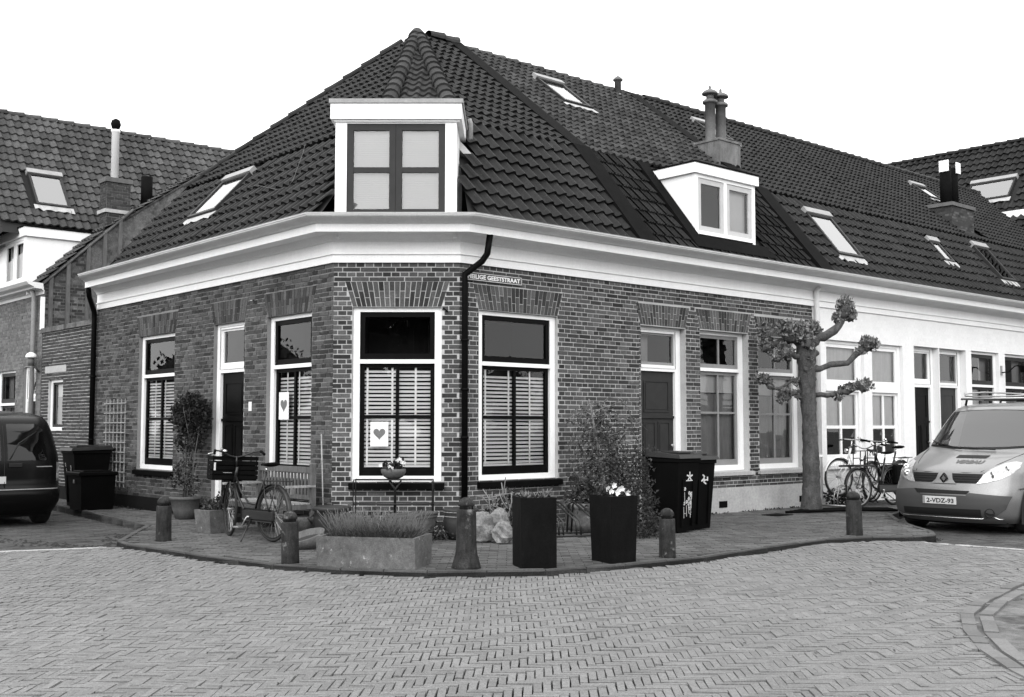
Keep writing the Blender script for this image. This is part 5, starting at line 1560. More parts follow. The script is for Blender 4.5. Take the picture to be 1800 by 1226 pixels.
# ================================================================== POTS
def pot(name, loc, prof, mat, label, cat='pot', seg=22, ex=1.0, ey=1.0, rz=0, tilt=None):
    t = empty(name, (loc[0], loc[1], loc[2] if len(loc) > 2 else 0), rz, label, cat, None, tilt)
    b = B(); b.lathe(prof, seg, None, 0, True, ex, ey); b.build('vessel', M_[mat], t, local=True)
    r, z = prof[-1]
    s = B(); s.lathe([(r * .98, z + .004), (.001, z + .012)], seg, None, 0, False, ex, ey, False); s.build('soil', M_['soil'], t, local=True)
    return t
pot('plant_pot', tuple(wL(3.72, .33))[:2], [(.15, 0), (.20, .15), (.225, .30), (.25, .31), (.25, .345), (.23, .35), (.21, .34), (.205, .28)], 'terracotta', 'dark round pot holding the climbing shrub by the left window')
t_ = empty('square_pot', (-4.12, 15.62, 0), rad(-40), 'pale square concrete pot with trailing plant at the bicycle front wheel', 'pot')
open_box('vessel', M_['concrete'], t_, .30, .30, .31, .03, 1.20, .03, .006)
pot('bucket', (-2.78, 15.25), [(.12, 0), (.155, .2), (.17, .24), (.155, .245), (.14, .2)], 'concrete', 'grey metal bucket beside the bench leg', 'bucket')
bw_ = pot('wooden_bowl', (-2.42, 13.55), [(.12, 0), (.20, .08), (.24, .17), (.225, .175), (.20, .10)], 'wood_old', 'tilted weathered wooden bowl between bollard and lavender trough', 'bowl', 22, 1, 1, 0, (rad(12), rad(-14)))
bp = pot('round_pot', (-2.36, 14.86), [(.16, 0), (.22, .12), (.24, .27), (.225, .34), (.26, .36), (.26, .40), (.235, .41), (.21, .36), (.20, .30)], 'pot_dark', 'large dark glazed pot at the corner behind the lavender trough')
b = B(); b.tube([(-.22, -.08, .30), (-.29, -.12, .26), (-.24, -.09, .19)], .015, 6); b.build('lug', M_['pot_dark'], bp, local=True)
up = pot('round_pot', (-.66, 14.62), [(.14, 0), (.20, .10), (.23, .24), (.21, .33), (.225, .36), (.235, .39), (.21, .40), (.19, .36)], 'pot_dark', 'dark ribbed pot half hidden behind the tall bollard')
for k in (.30, .355):
    b = B(); b.tube([(.222 * math.cos(i * .3), .222 * math.sin(i * .3), k) for i in range(21)], .006, 4, closed=True); b.build('ring', M_['wood_pale'], up, local=True)
wp = pot('stone_pot', (.98, 15.95), [(.20, 0), (.23, .10), (.24, .30), (.26, .32), (.26, .38), (.24, .385), (.22, .36)], 'concrete', 'grey stone pot behind the bicycle stand under the twiggy shrub')
b = B(); b.tube([(-.06, -.265, .34), (-.05, -.29, .33), (.0, -.30, .31), (.06, -.28, .34)], .012, 6); b.build('lug', M_['concrete'], wp, local=True)
# window box standing on the ground
wbx = empty('window_box', (-1.26, 14.35, .1), rad(62), 'ribbed rectangular window box propped end-on behind the trough', 'planter')
open_box('box', M_['terracotta'], wbx, .62, .24, .26, .02, 1.22, .03)
b = B()
for z, k in ((.19, 1.16), (.235, 1.23)):
    b.box(-.31 * k, .31 * k, -.12 * k - .012, -.12 * k + .01, z, z + .02); b.box(-.31 * k - .012, -.31 * k + .01, -.12 * k + .011, .12 * k, z, z + .02)
for i in range(6):
    y = -.09 + i * .036; b.box(-.352, -.338, y - .006, y + .006, .02, .17)
b.build('ribs', M_['terracotta'], wbx, local=True)
b = B(); b.box(-.26, .30, -.11, .11, -.1, -.002); b.build('foot', M_['plinth_dark'], wbx, local=True)
# wire plant stand with the flower bowl
pt = FL + Vector((.88, -.42, 0)); st = empty('plant_stand', pt, 0, 'black wire plant stand under the chamfered corner window', 'stand')
b = B()
for x in (-.51, .52):
    for y in (-.12, .12): b = B(); b.tube([(x, y, 0), (x, y, .74), (x * .98, y, .76)], .008, 5); b.build('leg', M_['bike_black'], st, local=True)
for z in (.752, .44):
    b = B(); b.tube([(-.51, -.12, z), (.52, -.12, z), (.52, .12, z), (-.51, .12, z)], .009, 4, closed=True)
    for i in range(5): b.tube([(-.51, -.09 + i * .045, z), (.52, -.09 + i * .045, z)], .004, 4)
    b.build('shelf', M_['bike_black'], st, local=True)
b = B()
for a in range(3): b.tube([(.0 + .10 * math.cos(a * 2.1), .07 * math.sin(a * 2.1), .74), (.02, 0, .62), (.02 + .02 * math.cos(a * 2.1), .02 * math.sin(a * 2.1), .1)], .014, 5)
b.build('centre_leg', M_['bike_black'], st, local=True)
fb = pot('flower_bowl', (pt.x + .0, pt.y, .765), [(.08, 0), (.13, .03), (.165, .09), (.16, .125), (.15, .13), (.145, .115)], 'terracotta', 'terracotta bowl on the wire stand before the corner window', 'bowl')
fl_ = empty('bowl_flowers', (pt.x, pt.y, .885), 0, 'dark pansies with white edges in the terracotta bowl', 'plant')
b = B(); rg = random.Random(51)
for i in range(160):
    a, r = rg.random() * 6.28, .15 * rg.random() ** .5; b.leaf((r * math.cos(a), r * math.sin(a), rg.uniform(0, .07 + .04 * (r * math.cos(a) > 0))), .055, rg)
b.build('leaves', M_['leaf_dark'], fl_, local=True)
for (x, z) in ((.06, .12), (.09, .14), (.12, .10), (.15, .09), (-.16, .06), (-.04, .04), (-.01, .02)):
    b = B()
    for k in range(5):
        a = k * 1.257; b.add([(x, -.12, z), (x + .026 * math.cos(a), -.125, z + .026 * math.sin(a)), (x + .026 * math.cos(a + .9), -.12, z + .026 * math.sin(a + .9))], [(0, 1, 2)])
    b.build('flower', M_['petal'], fl_, local=True)

# ================================================================== ROCKS, BIKE STAND
def rock(x, y, s, label, seed):
    rg = random.Random(seed); b = B(); seg, rings = 11, 7; vs = []
    off = [rg.uniform(.72, 1.22) for _ in range(200)]
    for i in range(rings + 1):
        t = math.pi * i / rings
        for k in range(seg):
            a = 6.283 * k / seg; f = off[(i * seg + k) % 200] if 0 < i < rings else 1
            vs.append((math.sin(t) * math.cos(a) * s[0] * f, math.sin(t) * math.sin(a) * s[1] * f, s[2] * (1 + math.cos(t) * (.9 + .2 * f)) * .5 * 2 - .03))
    b.add(vs, [(i * seg + k, i * seg + (k + 1) % seg, (i + 1) * seg + (k + 1) % seg, (i + 1) * seg + k) for i in range(rings) for k in range(seg)])
    o = b.build('rock', M_['rock'], None, origin=(0, 0, 0)); o.location = (x, y, 0); o.rotation_euler = (0, 0, seed)
    return tag(o, label, 'rock', 'pale rocks at the wall foot')
rock(-.38, 14.25, (.17, .15, .20), 'tall slanting pale rock right behind the tall bollard', 3)
rock(-.11, 14.15, (.15, .13, .145), 'squarish pale rock left of the succulent planter', 8)
rock(-.16, 14.62, (.13, .11, .21), 'rear rounded rock under the rose stems', 13)
def hoop(b, p, d, h, w, r=.012):
    d = Vector(d).normalized(); s = Vector((-d.y, d.x, 0)); p = Vector(p)
    b.tube([p - s * w, p - s * w + Z3 * h * .8 + d * .05, p - s * w * .5 + Z3 * h + d * .08, p + s * w * .5 + Z3 * h + d * .08, p + s * w + Z3 * h * .8 + d * .05, p + s * w], r, 6)
bs = empty('bicycle_stand', (.62, 15.0, 0), rad(14), 'low black tubular bicycle stand between the two tall planters', 'bicycle stand')
b = B(); b.tube([(-.45, -.14, .02), (.75, -.14, .02)], .014, 6); b.tube([(-.45, .3, .02), (.75, .3, .02)], .014, 6); b.build('rail', M_['bike_black'], bs, local=True)
for x in (-.30, -.06, .20):
    b = B(); b.tube([(x, .30, .02), (x + .02, .28, .40), (x + .06, .22, .44), (x + .22, -.04, .26), (x + .26, -.12, .20), (x + .26, -.14, .02)], .013, 6)
    b.tube([(x + .06, .30, .02), (x + .08, .28, .40), (x + .12, .22, .44), (x + .28, -.04, .26), (x + .32, -.12, .20), (x + .32, -.14, .02)], .013, 6); b.build('hoop', M_['bike_black'], bs, local=True)

# ================================================================== SHRUBS
def blob_leaves(b, rg, c, rad_, n, size, hollow=.3, mi=0):
    for i in range(n):
        v = Vector((rg.gauss(0, 1), rg.gauss(0, 1), rg.gauss(0, 1))).normalized() * (hollow + (1 - hollow) * rg.random()) ** .6
        b.leaf((c[0] + v.x * rad_[0], c[1] + v.y * rad_[1], c[2] + v.z * rad_[2]), size, rg, mi=mi)
# dense climber in its pot
o = wL(3.72, .33, .3); cl = empty('climbing_shrub', o, 0, 'dense dark climbing shrub standing upright beside the left ground-floor window', 'shrub'); ORG[cl] = o
b = B(); rg = random.Random(61)
for i in range(9):
    p0 = wL(3.72 + rg.gauss(0, .06), .33 + rg.gauss(0, .05), .32); p1 = wL(3.70 + rg.gauss(0, .12), .28 + rg.gauss(0, .06), .95); p2 = wL(3.70 + rg.gauss(0, .22), .27 + rg.gauss(0, .08), 1.75)
    b.tube([p0, p0.lerp(p1, .5) + Vector((rg.gauss(0, .03), rg.gauss(0, .03), 0)), p1, p2], [.010, .009, .007, .004], 5)
b.build('stems', M_['twig'], cl)
b = B()
for (u, z, rx, rz_, n) in ((3.68, 1.58, .34, .30, 900), (3.66, 1.75, .30, .22, 500), (3.72, 1.25, .26, .25, 420), (3.85, 1.6, .25, .22, 300)):
    c = wL(u, .28, z); blob_leaves(b, rg, c, (rx, .20, rz_), n, .065)
for (u, z, rx, rz_, n) in ((3.72, .72, .20, .30, 190), (3.9, .6, .16, .2, 90), (3.5, .55, .16, .2, 70)):
    c = wL(u, .34, z); blob_leaves(b, rg, c, (rx, .18, rz_), n, .055)
for i in range(70):
    c = wL(3.68 + rg.gauss(0, .25), .28, 1.86 + abs(rg.gauss(0, .06))); b.leaf(c, .07, rg, up=1)
b.build('foliage', M_['leaf_dark'], cl)
tp = empty('trailing_plant', (-4.12, 15.62, .30), 0, 'low leafy plant spilling over the square concrete pot', 'plant')
b = B(); blob_leaves(b, rg, (0.04, 0, .05), (.2, .17, .10), 230, .06); blob_leaves(b, rg, (.13, -.02, .14), (.10, .1, .12), 90, .05); b.build('leaves', M_['leaf'], tp, local=True)
# bare rose stems behind the rocks
rs = empty('rose_bush', (-.02, 14.85, 0), 0, 'sparse rose bush with bare pale stems under the right-hand window sill', 'shrub')
b = B(); rg = random.Random(71)
for i in range(17):
    a = rg.uniform(-1.2, 1.2); p = Vector((rg.gauss(-.02, .16), rg.gauss(0, .08), 0)); pts = [p]; d = Vector((a * .35, rg.gauss(0, .15), 1)).normalized(); hh = rg.uniform(.35, .85)
    for k in range(5):
        p = p + d * hh / 5; d = (d + Vector((rg.gauss(0, .28), rg.gauss(0, .22), 0))).normalized(); pts.append(p)
    b.tube(pts, [.013, .012, .011, .010, .009, .007], 5, mi=i % 2)
    if i % 2: b.tube([pts[3], pts[3] + Vector((rg.gauss(0, .1), rg.gauss(0, .05), .13)), pts[3] + Vector((rg.gauss(0, .14), 0, .2))], [.009, .008, .006], 5, mi=1)
b.build('stems', [M_['twig'], M_['twig_pale']], rs, local=True)
b = B(); blob_leaves(b, rg, (.02, 0, .38), (.36, .16, .26), 330, .06); blob_leaves(b, rg, (.3, 0, .22), (.22, .14, .2), 170, .06); b.build('foliage', M_['leaf_dark'], rs, local=True)
# low plants along the wall foot
lg = empty('low_plants', (-.95, 14.6, 0), 0, 'dark low plants at the wall foot right of the window box', 'plant')
b = B(); blob_leaves(b, rg, (0, 0, .10), (.36, .25, .12), 320, .05); blob_leaves(b, rg, (-.75, .1, .16), (.5, .2, .16), 320, .06); b.build('foliage', M_['leaf_dark'], lg, local=True)
# weeping twiggy shrub against the right-hand wall
tw = empty('twiggy_shrub', (1.42, 15.95, 0), 0, 'tall weeping shrub of bare arching twigs and small leaves left of the panelled door', 'shrub')
b = B(); rg = random.Random(81)
trunk = [Vector((-.05, 0, .0)), Vector((-.12, 0, .7)), Vector((-.22, .02, 1.2)), Vector((-.30, .04, 1.72)), Vector((-.33, .04, 1.84))]
b.tube(trunk, [.03, .026, .02, .014, .008], 6, mi=1)
b.tube([(-.33, .04, 1.80), (-.18, .03, 1.74), (-.05, .02, 1.86), (.12, .0, 1.84), (.24, -.02, 1.66), (.30, -.03, 1.35)], [.012, .012, .011, .010, .008, .005], 5)
b.tube([(-.16, .02, 1.0), (-.02, .0, .82), (.02, -.02, .6)], [.012, .01, .006], 5, mi=1)
tips = []
for i in range(150):
    k = rg.random(); base = trunk[1].lerp(trunk[3], k) if i % 3 else Vector((rg.uniform(-.3, .28), 0, rg.uniform(1.2, 1.8)))
    a = rg.uniform(0, 6.28); out = Vector((math.cos(a) * 1.3, math.sin(a) * .45, rg.uniform(-.1, .5)))
    L = rg.uniform(.2, .55); p = base.copy(); pts = [p.copy()]
    for s in range(5):
        p = p + out.normalized() * L / 5; out += Vector((rg.gauss(0, .2), rg.gauss(0, .1), -.42)); pts.append(p.copy())
    b.tube(pts, [.0055, .005, .0045, .004, .0035, .0025], 3, mi=1 if i % 5 == 0 else 0, smooth=False); tips += pts[1:]
b.build('twigs', [M_['twig'], M_['twig_pale']], tw, local=True)
b = B()
for p in tips:
    if p.z > 1.55 and rg.random() < .6: continue
    for q in range(2): b.leaf(p + Vector((rg.gauss(0, .03), rg.gauss(0, .03), rg.gauss(0, .03))), .042, rg)
for (c, r_, n) in (((-.16, -.05, .74), (.46, .22, .48), 760), ((.22, -.05, .66), (.46, .22, .55), 900), ((-.42, -.1, .42), (.30, .2, .28), 520), ((.5, -.15, .72), (.30, .2, .45), 620), ((-.1, 0, 1.15), (.34, .15, .40), 170)):
    blob_leaves(b, rg, c, r_, n, .05)
for i in range(60): b.leaf((rg.gauss(-.35, .16), -.2, rg.uniform(.35, .72)), .11, rg)
b.build('foliage', mk('shrub_leaf', 0.024, 0.65, 0.7, [(5, 0.4)]), tw, local=True)
gcv = empty('ground_cover', (1.78, 14.75, 0), 0, 'dark small-leaved ground cover between planter and wheelie bins', 'plant')
b = B(); blob_leaves(b, rg, (-.05, .2, .16), (.30, .45, .22), 900, .045); blob_leaves(b, rg, (-.05, .5, .4), (.28, .3, .3), 400, .05); b.build('foliage', M_['leaf_dark'], gcv, local=True)

# ================================================================== POLLARD TREE
TX, TY = 5.10, 19.33
tree = empty('pollard_tree', (TX, TY, 0), 0, 'pollarded street tree with knuckled bare limbs before the white house', 'tree')
def tp_(x, z, y=0.0): return Vector((x - TX, y, z))
rg = random.Random(91)
def limb(pts, r0, r1, name='limb', mat='bark', knob=True):
    b = B(); n = 9; P = []
    for i in range(n):
        t = i / (n - 1) * (len(pts) - 1); k = min(int(t), len(pts) - 2); f = t - k
        p0, p1 = pts[k], pts[k + 1]; P.append(p0.lerp(p1, f) + Vector((rg.gauss(0, .012), rg.gauss(0, .012), rg.gauss(0, .012))) * (0 < i < n - 1))
    rs_ = [(r0 + (r1 - r0) * i / (n - 1)) * .80 + rg.uniform(-.004, .013) * (i > 1) for i in range(n)]
    b.tube(P, rs_, 9)
    if knob:
        for q in range(3):
            p = P[-1] + Vector((rg.gauss(0, r1 * .8), rg.gauss(0, r1 * .6), rg.gauss(0, r1 * .7)))
            b.lathe([(.01, -r1 * 1.1), (r1 * .9, -r1 * .5), (r1 * 1.1, 0), (r1 * .8, r1 * .7), (.01, r1)], 7, T(*p))
    return b.build(name, M_[mat], tree, local=True)
b = B(); H_ = 12; P = []; rs_ = []
for i in range(61):
    t = i / 60; P.append(Vector((.015 * math.sin(t * 5) - .03 * t, 0, -.05 + 3.0 * t))); rs_.append((.19 - .055 * min(1, t * 5) if t < .2 else .135 + .012 * math.sin(t * 9)) + .02 * (t > .85) - .04 * (t > .97))
b.tube(P, rs_, 22)
b.v = [tuple(Vector(p) + Vector((p[0], p[1], 0)).normalized() * (.010 * math.sin(p[2] * 21 + 5 * math.atan2(p[1], p[0])) * math.sin(p[2] * 7 + 3 * math.atan2(p[1], p[0])) + rg.gauss(0, .004))) for p in b.v]
for q in range(7):
    a = rg.random() * 6.28; z = rg.uniform(1.9, 2.8); b.lathe([(.005, -.06), (.05, -.03), (.06, 0), (.04, .04), (.005, .06)], 7, T(math.cos(a) * .14, math.sin(a) * .14, z))
b.build('trunk', M_['bark'], tree, local=True)
limb([tp_(5.14, 2.85), tp_(5.32, 2.98), tp_(5.58, 3.10), tp_(5.70, 3.34)], .10, .075)
limb([tp_(5.16, 2.42), tp_(5.45, 2.49), tp_(5.80, 2.57), tp_(6.06, 2.80)], .065, .06)
limb([tp_(5.18, 1.98), tp_(5.50, 1.99), tp_(5.80, 2.06), tp_(6.02, 2.12)], .055, .045)
limb([tp_(5.05, 2.80), tp_(4.90, 2.95), tp_(4.78, 2.98, -.1)], .11, .10)
limb([tp_(4.86, 2.92), tp_(4.62, 2.88), tp_(4.40, 2.84)], .07, .065)
limb([tp_(5.02, 2.62), tp_(4.82, 2.66, -.1), tp_(4.68, 2.64, -.12)], .06, .06)
limb([tp_(5.02, 2.28), tp_(4.84, 2.23), tp_(4.60, 2.10), tp_(4.42, 2.12), tp_(4.32, 2.22)], .028, .04)
limb([tp_(5.02, 2.08), tp_(4.86, 2.02), tp_(4.70, 1.98)], .05, .045)
limb([tp_(5.08, 2.9), tp_(5.14, 3.12, .1)], .10, .09)
def tuft(x, z, y, r, n, s=.078):
    n = int(n * .95)
    b = B(); c = tp_(x, z, y)
    k = B(); k.lathe([(.01, -r[2] * .75), (r[0] * .55, -r[2] * .5), (r[0] * .62, 0), (r[0] * .4, r[2] * .5), (.01, r[2] * .6)], 9, T(*c))
    k.v = [tuple(Vector(p) + Vector((rg.gauss(0, .018), rg.gauss(0, .018), rg.gauss(0, .018)))) for p in k.v]; k.build('knuckle', M_['twig'], tree, local=True)
    for i in range(n):
        v = Vector((rg.gauss(0, 1), rg.gauss(0, 1), rg.gauss(.25, 1))).normalized()
        p = c + Vector((v.x * r[0], v.y * r[1], v.z * r[2])) * rg.uniform(.35, 1.0)
        b.leaf(p, s, rg, up=.8)
    b.build('leaf_tuft', M_['leaf_tuft'], tree, local=True)
M_['leaf_tuft'] = mk('leaf_tuft', 0.125, 0.7, 0.7, [(9, 0.5)])
for a in ((5.74, 3.50, 0, (.17, .16, .17), 330), (5.62, 3.30, 0, (.13, .12, .10), 90), (5.85, 3.33, 0, (.10, .1, .09), 90), (6.14, 2.86, 0, (.17, .15, .14), 290), (5.98, 2.72, 0, (.08, .08, .05), 60),
          (6.04, 2.14, 0, (.15, .12, .11), 210), (5.82, 2.10, 0, (.10, .1, .07), 90), (5.66, 2.07, 0, (.06, .06, .06), 60), (5.60, 1.96, 0, (.09, .06, .05), 60),
          (4.72, 3.10, -.1, (.20, .18, .17), 420), (4.92, 3.04, -.15, (.16, .16, .19), 330), (5.04, 2.92, -.2, (.12, .1, .2), 190), (4.37, 3.05, 0, (.14, .13, .18), 280), (4.36, 2.83, 0, (.13, .12, .12), 150),
          (4.66, 2.72, -.15, (.15, .13, .14), 260), (4.52, 2.60, -.12, (.10, .08, .06), 70), (4.30, 2.25, 0, (.13, .1, .08), 140), (4.44, 2.16, 0, (.08, .06, .07), 60), (4.88, 2.20, 0, (.08, .06, .06), 70), (4.68, 1.98, 0, (.13, .1, .10), 170), (4.60, 1.90, -.03, (.1, .07, .07), 80), (4.9, 1.98, 0, (.08, .06, .06), 70),
          (5.20, 3.16, .1, (.13, .12, .13), 210), (5.30, 3.05, .1, (.10, .1, .08), 90), (5.10, 2.55, -.1, (.06, .08, .12), 60)):
    tuft(*a)
rp_ = empty('tree_grate_roots', (TX + .35, TY + .1, 0), 0, 'dark bars lying on the pavement round the foot of the pollard tree', 'tree guard')
b = B()
for i in range(5): b.tube([(-.9 + .1 * i, -.55 + .12 * i, .03), (.2, -.30 + .10 * i, .045), (1.1, -.15 + .12 * i, .03)], .022, 5)
b.build('bars', M_['black_matt'], rp_, local=True)

# weeds and small litter where walls, kerbs and posts meet the ground
wd = B(); rg = random.Random(201)
for i in range(150):
    k = rg.random()
    if k < .4: p = wR(rg.uniform(.2, 8.3), rg.uniform(.03, .12))
    elif k < .7: p = wL(rg.uniform(.2, 8.4), rg.uniform(.06, .14))
    else:
        q = OUT[rg.randrange(4, 18)]; r_ = OUT[rg.randrange(4, 18)]; j = rg.randrange(4, 18); a, c = Vector((*OUT[j], 0)), Vector((*OUT[j + 1], 0)); p = a.lerp(c, rg.random()) + Vector((rg.gauss(0, .02), rg.gauss(0, .02), -.07))
    for q in range(rg.randrange(4, 12)): wd.leaf(p + Vector((rg.gauss(0, .03), rg.gauss(0, .03), .003)), .035, rg, up=.8)
tag(wd.build('weeds', M_['leaf_dark'], origin=(0, 15, 0)), 'small weeds growing along the wall foot and kerb', 'weeds', kind='stuff')
lt = B()
for i in range(260):
    y = rg.uniform(6.5, 19); x = rg.uniform(-.45, .45) * y
    z = .006 if inside(PAV, x, y) else ZP + .006
    if y > 14.5 and not inside(PAV, x, y): continue
    lt.leaf((x, y, z), rg.uniform(.012, .04), rg, up=.1)
tag(lt.build('leaf_litter', M_['twig'], origin=(0, 12, 0)), 'tiny dry leaves scattered over the paving', 'litter', kind='stuff')
# ================================================================== BICYCLES
def ring_pts(cx, cz, r, n=28, y=0.0): return [(cx + r * math.cos(6.2832 * i / n), y, cz + r * math.sin(6.2832 * i / n)) for i in range(n)]
def arc_pts(cx, cz, r, a0, a1, n=14): return [(cx + r * math.cos(a0 + (a1 - a0) * i / n), 0, cz + r * math.sin(a0 + (a1 - a0) * i / n)) for i in range(n + 1)]

def wheel(t, M, cx, r=.335, name='wheel', bright=.5):
    b = B(); b.tube(ring_pts(cx, r + .02, r), .020, 6, M, closed=True)
    o = b.build(name, M_['tyre'], t, local=True)
    b = B(); b.tube(ring_pts(cx, r + .02, r - .028), .011, 5, M, closed=True); b.build('rim', M_['steel' if bright > .3 else 'bike_black'], o, local=True)
    b = B(); c = Vector((cx, 0, r + .02))
    for i in range(32):
        a = 6.2832 * i / 32; s = (-1) ** i * .028
        p0 = c + Vector((.02 * math.cos(a + .9 * (-1) ** (i // 2)), s, .02 * math.sin(a + .9 * (-1) ** (i // 2)))); p1 = c + Vector(((r - .03) * math.cos(a), 0, (r - .03) * math.sin(a)))
        b.tube([p0, p1], .0016, 3, M, smooth=False)
    b.tube([c + Vector((0, -.05, 0)), c + Vector((0, .05, 0))], .02, 8, M)
    b.build('spokes', M_['steel'], o, local=True)
    return o

def strip_arc(b, cx, cz, r, a0, a1, w, M, n=16):
    vs = []
    for i in range(n + 1):
        a = a0 + (a1 - a0) * i / n
        for (q, dr_) in ((-w, -.012), (-w * .5, 0), (w * .5, 0), (w, -.012)): vs.append((cx + (r + dr_) * math.cos(a), q, cz + (r + dr_) * math.sin(a)))
    b.add(vs, [(i * 4 + k, i * 4 + k + 1, i * 4 + k + 5, i * 4 + k + 4) for i in range(n) for k in range(3)], M, smooth=True)

def bicycle(loc, yaw, label, frame='bike_black', crate=None, steer=0.0, lean=0.0, lift=0.0, bar='wide', chaincase=True, bags=False, guard='bike_black', z=0.0, grp=None, barmat='chrome'):
    t = empty('bicycle', (loc[0], loc[1], z), yaw, label, 'bicycle', grp)
    t.rotation_euler = (lean, -lift, yaw)
    I_ = Matrix.Identity(4)
    wb, hz = 1.09, .355
    F_ = T(.90, 0, 0) @ RZ(steer) @ T(-.90, 0, 0)
    wheel(t, I_, 0, name='rear_wheel', bright=.2 if crate == 'box' else .5); wheel(t, F_, wb, name='front_wheel', bright=.2 if crate == 'box' else .5)
    b = B(); bb = (.44, 0, .29); seat = (.20, 0, .86); head = (.86, 0, .92); headb = (.91, 0, .72)
    b.tube([bb, (.33, 0, .55), seat], .017, 8); b.tube([headb, head], .021, 8)
    b.tube([headb, (.80, 0, .52), (.62, 0, .34), bb], .019, 8)
    b.tube([(.885, 0, .80), (.74, 0, .60), (.56, 0, .46), (.37, 0, .45)], .014, 8)
    for s in (-1, 1):
        b.tube([bb, (.2, s * .05, .32), (0, s * .06, hz)], .010, 6); b.tube([(.24, 0, .74), (.12, s * .05, .55), (0, s * .06, hz)], .009, 6)
    b.build('frame', M_[frame], t, local=True)
    b = B()
    for s in (-1, 1): b.tube([(.915, s * .055, .70), (.95, s * .055, .60), (1.04, s * .055, .42), (wb, s * .055, hz)], .011, 6, F_)
    b.tube([(.915, -.055, .70), (.915, .055, .70)], .015, 6, F_)
    b.build('fork', M_[frame], t, local=True)
    b = B(); strip_arc(b, 0, hz, .375, rad(15), rad(200), .03, I_); b.build('rear_mudguard', M_[guard], t, local=True)
    b = B(); strip_arc(b, wb, hz, .375, rad(10), rad(125), .03, F_); b.build('front_mudguard', M_[guard], t, local=True)
    b = B(); b.tube([seat, (.185, 0, .93)], .012, 6)
    b.build('seat_post', M_['chrome'], t, local=True)
    b = B(); sv = []
    for (x, w, zz, th) in ((-.02, .03, .985, .03), (.02, .095, .99, .05), (.10, .10, .98, .06), (.17, .06, .975, .05), (.27, .026, .98, .035), (.31, .012, .975, .03)):
        for k in range(8):
            a = 6.2832 * k / 8; sv.append((x, w * math.cos(a), zz - .015 + th * .5 * math.sin(a)))
    b.add(sv, [(i * 8 + k, i * 8 + (k + 1) % 8, i * 8 + 8 + (k + 1) % 8, i * 8 + 8 + k) for i in range(5) for k in range(8)] + [list(range(8))[::-1], [40 + k for k in range(8)]], smooth=True)
    b.build('saddle', M_['black_matt'], t, local=True)
    b = B()
    if bar == 'wide': hp = [(.72, -.32, 1.10), (.80, -.30, 1.13), (.86, -.22, 1.12), (.87, -.08, 1.06), (.865, 0, 1.045), (.87, .08, 1.06), (.86, .22, 1.12), (.80, .30, 1.13), (.72, .32, 1.10)]
    else: hp = [(.80, -.34, 1.07), (.85, -.2, 1.09), (.87, 0, 1.08), (.85, .2, 1.09), (.80, .34, 1.07)]
    b.tube(hp, .011, 6, F_); b.tube([(.86, 0, .92), (.862, 0, 1.06)], .013, 6, F_)
    hb = b.build('handlebar', M_[barmat], t, local=True)
    for s in (-1, 1):
        b = B(); e0 = hp[0 if s < 0 else -1]; e1 = hp[1 if s < 0 else -2]; e0, e1 = Vector(e0), Vector(e1); b.tube([e0 - (e1 - e0) * .25, e1], .018, 8, F_); b.build('grip', M_['black_matt'], hb, local=True)
        b = B(); b.tube([e1 + Vector((.03, 0, 0)), e1 + Vector((.07, 0, -.03)), e1 + Vector((.05, s * .08, -.05))], .006, 5, F_); b.build('brake_lever', M_['chrome'], hb, local=True)
    b = B(); b.lathe([(.028, 0), (.032, .012), (.022, .03), (.005, .036)], 10, F_ @ T(.85, .16, 1.11)); b.build('bell', M_['chrome'], hb, local=True)
    if chaincase:
        b = B(); b.bbox(-.10, .58, .045, .075, .24, .40, .03); b.build('chain_case', M_['bike_black'], t, local=True)
    b = B(); b.tube([(bb[0], -.10, bb[2]), (bb[0], .10, bb[2])], .015, 6); b.tube([(bb[0], .10, bb[2]), (bb[0] + .10, .11, bb[2] - .13)], .009, 5); b.tube([(bb[0], -.10, bb[2]), (bb[0] - .10, -.11, bb[2] + .13)], .009, 5)
    b.bbox(bb[0] + .05, bb[0] + .15, .11, .20, bb[2] - .145, bb[2] - .12, .004); b.bbox(bb[0] - .15, bb[0] - .05, -.20, -.11, bb[2] + .12, bb[2] + .145, .004)
    b.build('crank', M_['steel'], t, local=True)
    b = B()
    for s in (-1, 1):
        b.tube([(.20, s * .06, .76), (-.10, s * .07, .76), (-.30, s * .07, .77)], .008, 5); b.tube([(0, s * .07, hz), (-.14, s * .07, .76)], .006, 5)
    for x in (-.28, -.15, 0, .12): b.tube([(x, -.07, .765), (x, .07, .765)], .006, 5)
    b.build('luggage_rack', M_['bike_black'], t, local=True)
    b = B(); b.bbox(-.40, -.375, -.03, .03, .60, .68, .006); b.build('rear_lamp', M_['lamp_red'], t, local=True)
    b = B(); b.lathe([(.01, 0), (.035, .02), (.04, .06)], 10, F_ @ T(.93, 0, .86) @ Matrix.Rotation(rad(90), 4, 'Y')); b.build('front_lamp', M_['chrome'], t, local=True)
    b = B(); b.tube([(.40, .05, .28), (.30, .20, .12), (.24, .30, .0)], .009, 5); b.build('kickstand', M_['bike_black'], t, local=True)
    if crate == 'box':
        b = B(); x0, x1, y0, y1, z0, z1 = .90, 1.24, -.30, .30, .75, 1.06
        for i in range(5):
            zz = z0 + .005 + i * (z1 - z0) / 5; h = (z1 - z0) / 5 - .012
            b.box(x0, x0 + .012, y0, y1, zz, zz + h, F_); b.box(x1 - .012, x1, y0, y1, zz, zz + h, F_)
            b.box(x0 + .012, x1 - .012, y0, y0 + .012, zz, zz + h, F_); b.box(x0 + .012, x1 - .012, y1 - .012, y1, zz, zz + h, F_)
        for (x, y) in ((x0, y0), (x1 - .03, y0), (x0, y1 - .03), (x1 - .03, y1 - .03)): b.box(x + .013, x + .028, y + .013, y + .028, z0, z1, F_)
        b.box(x0 + .013, x1 - .013, y0 + .013, y1 - .013, z0 - .01, z0 + .004, F_)
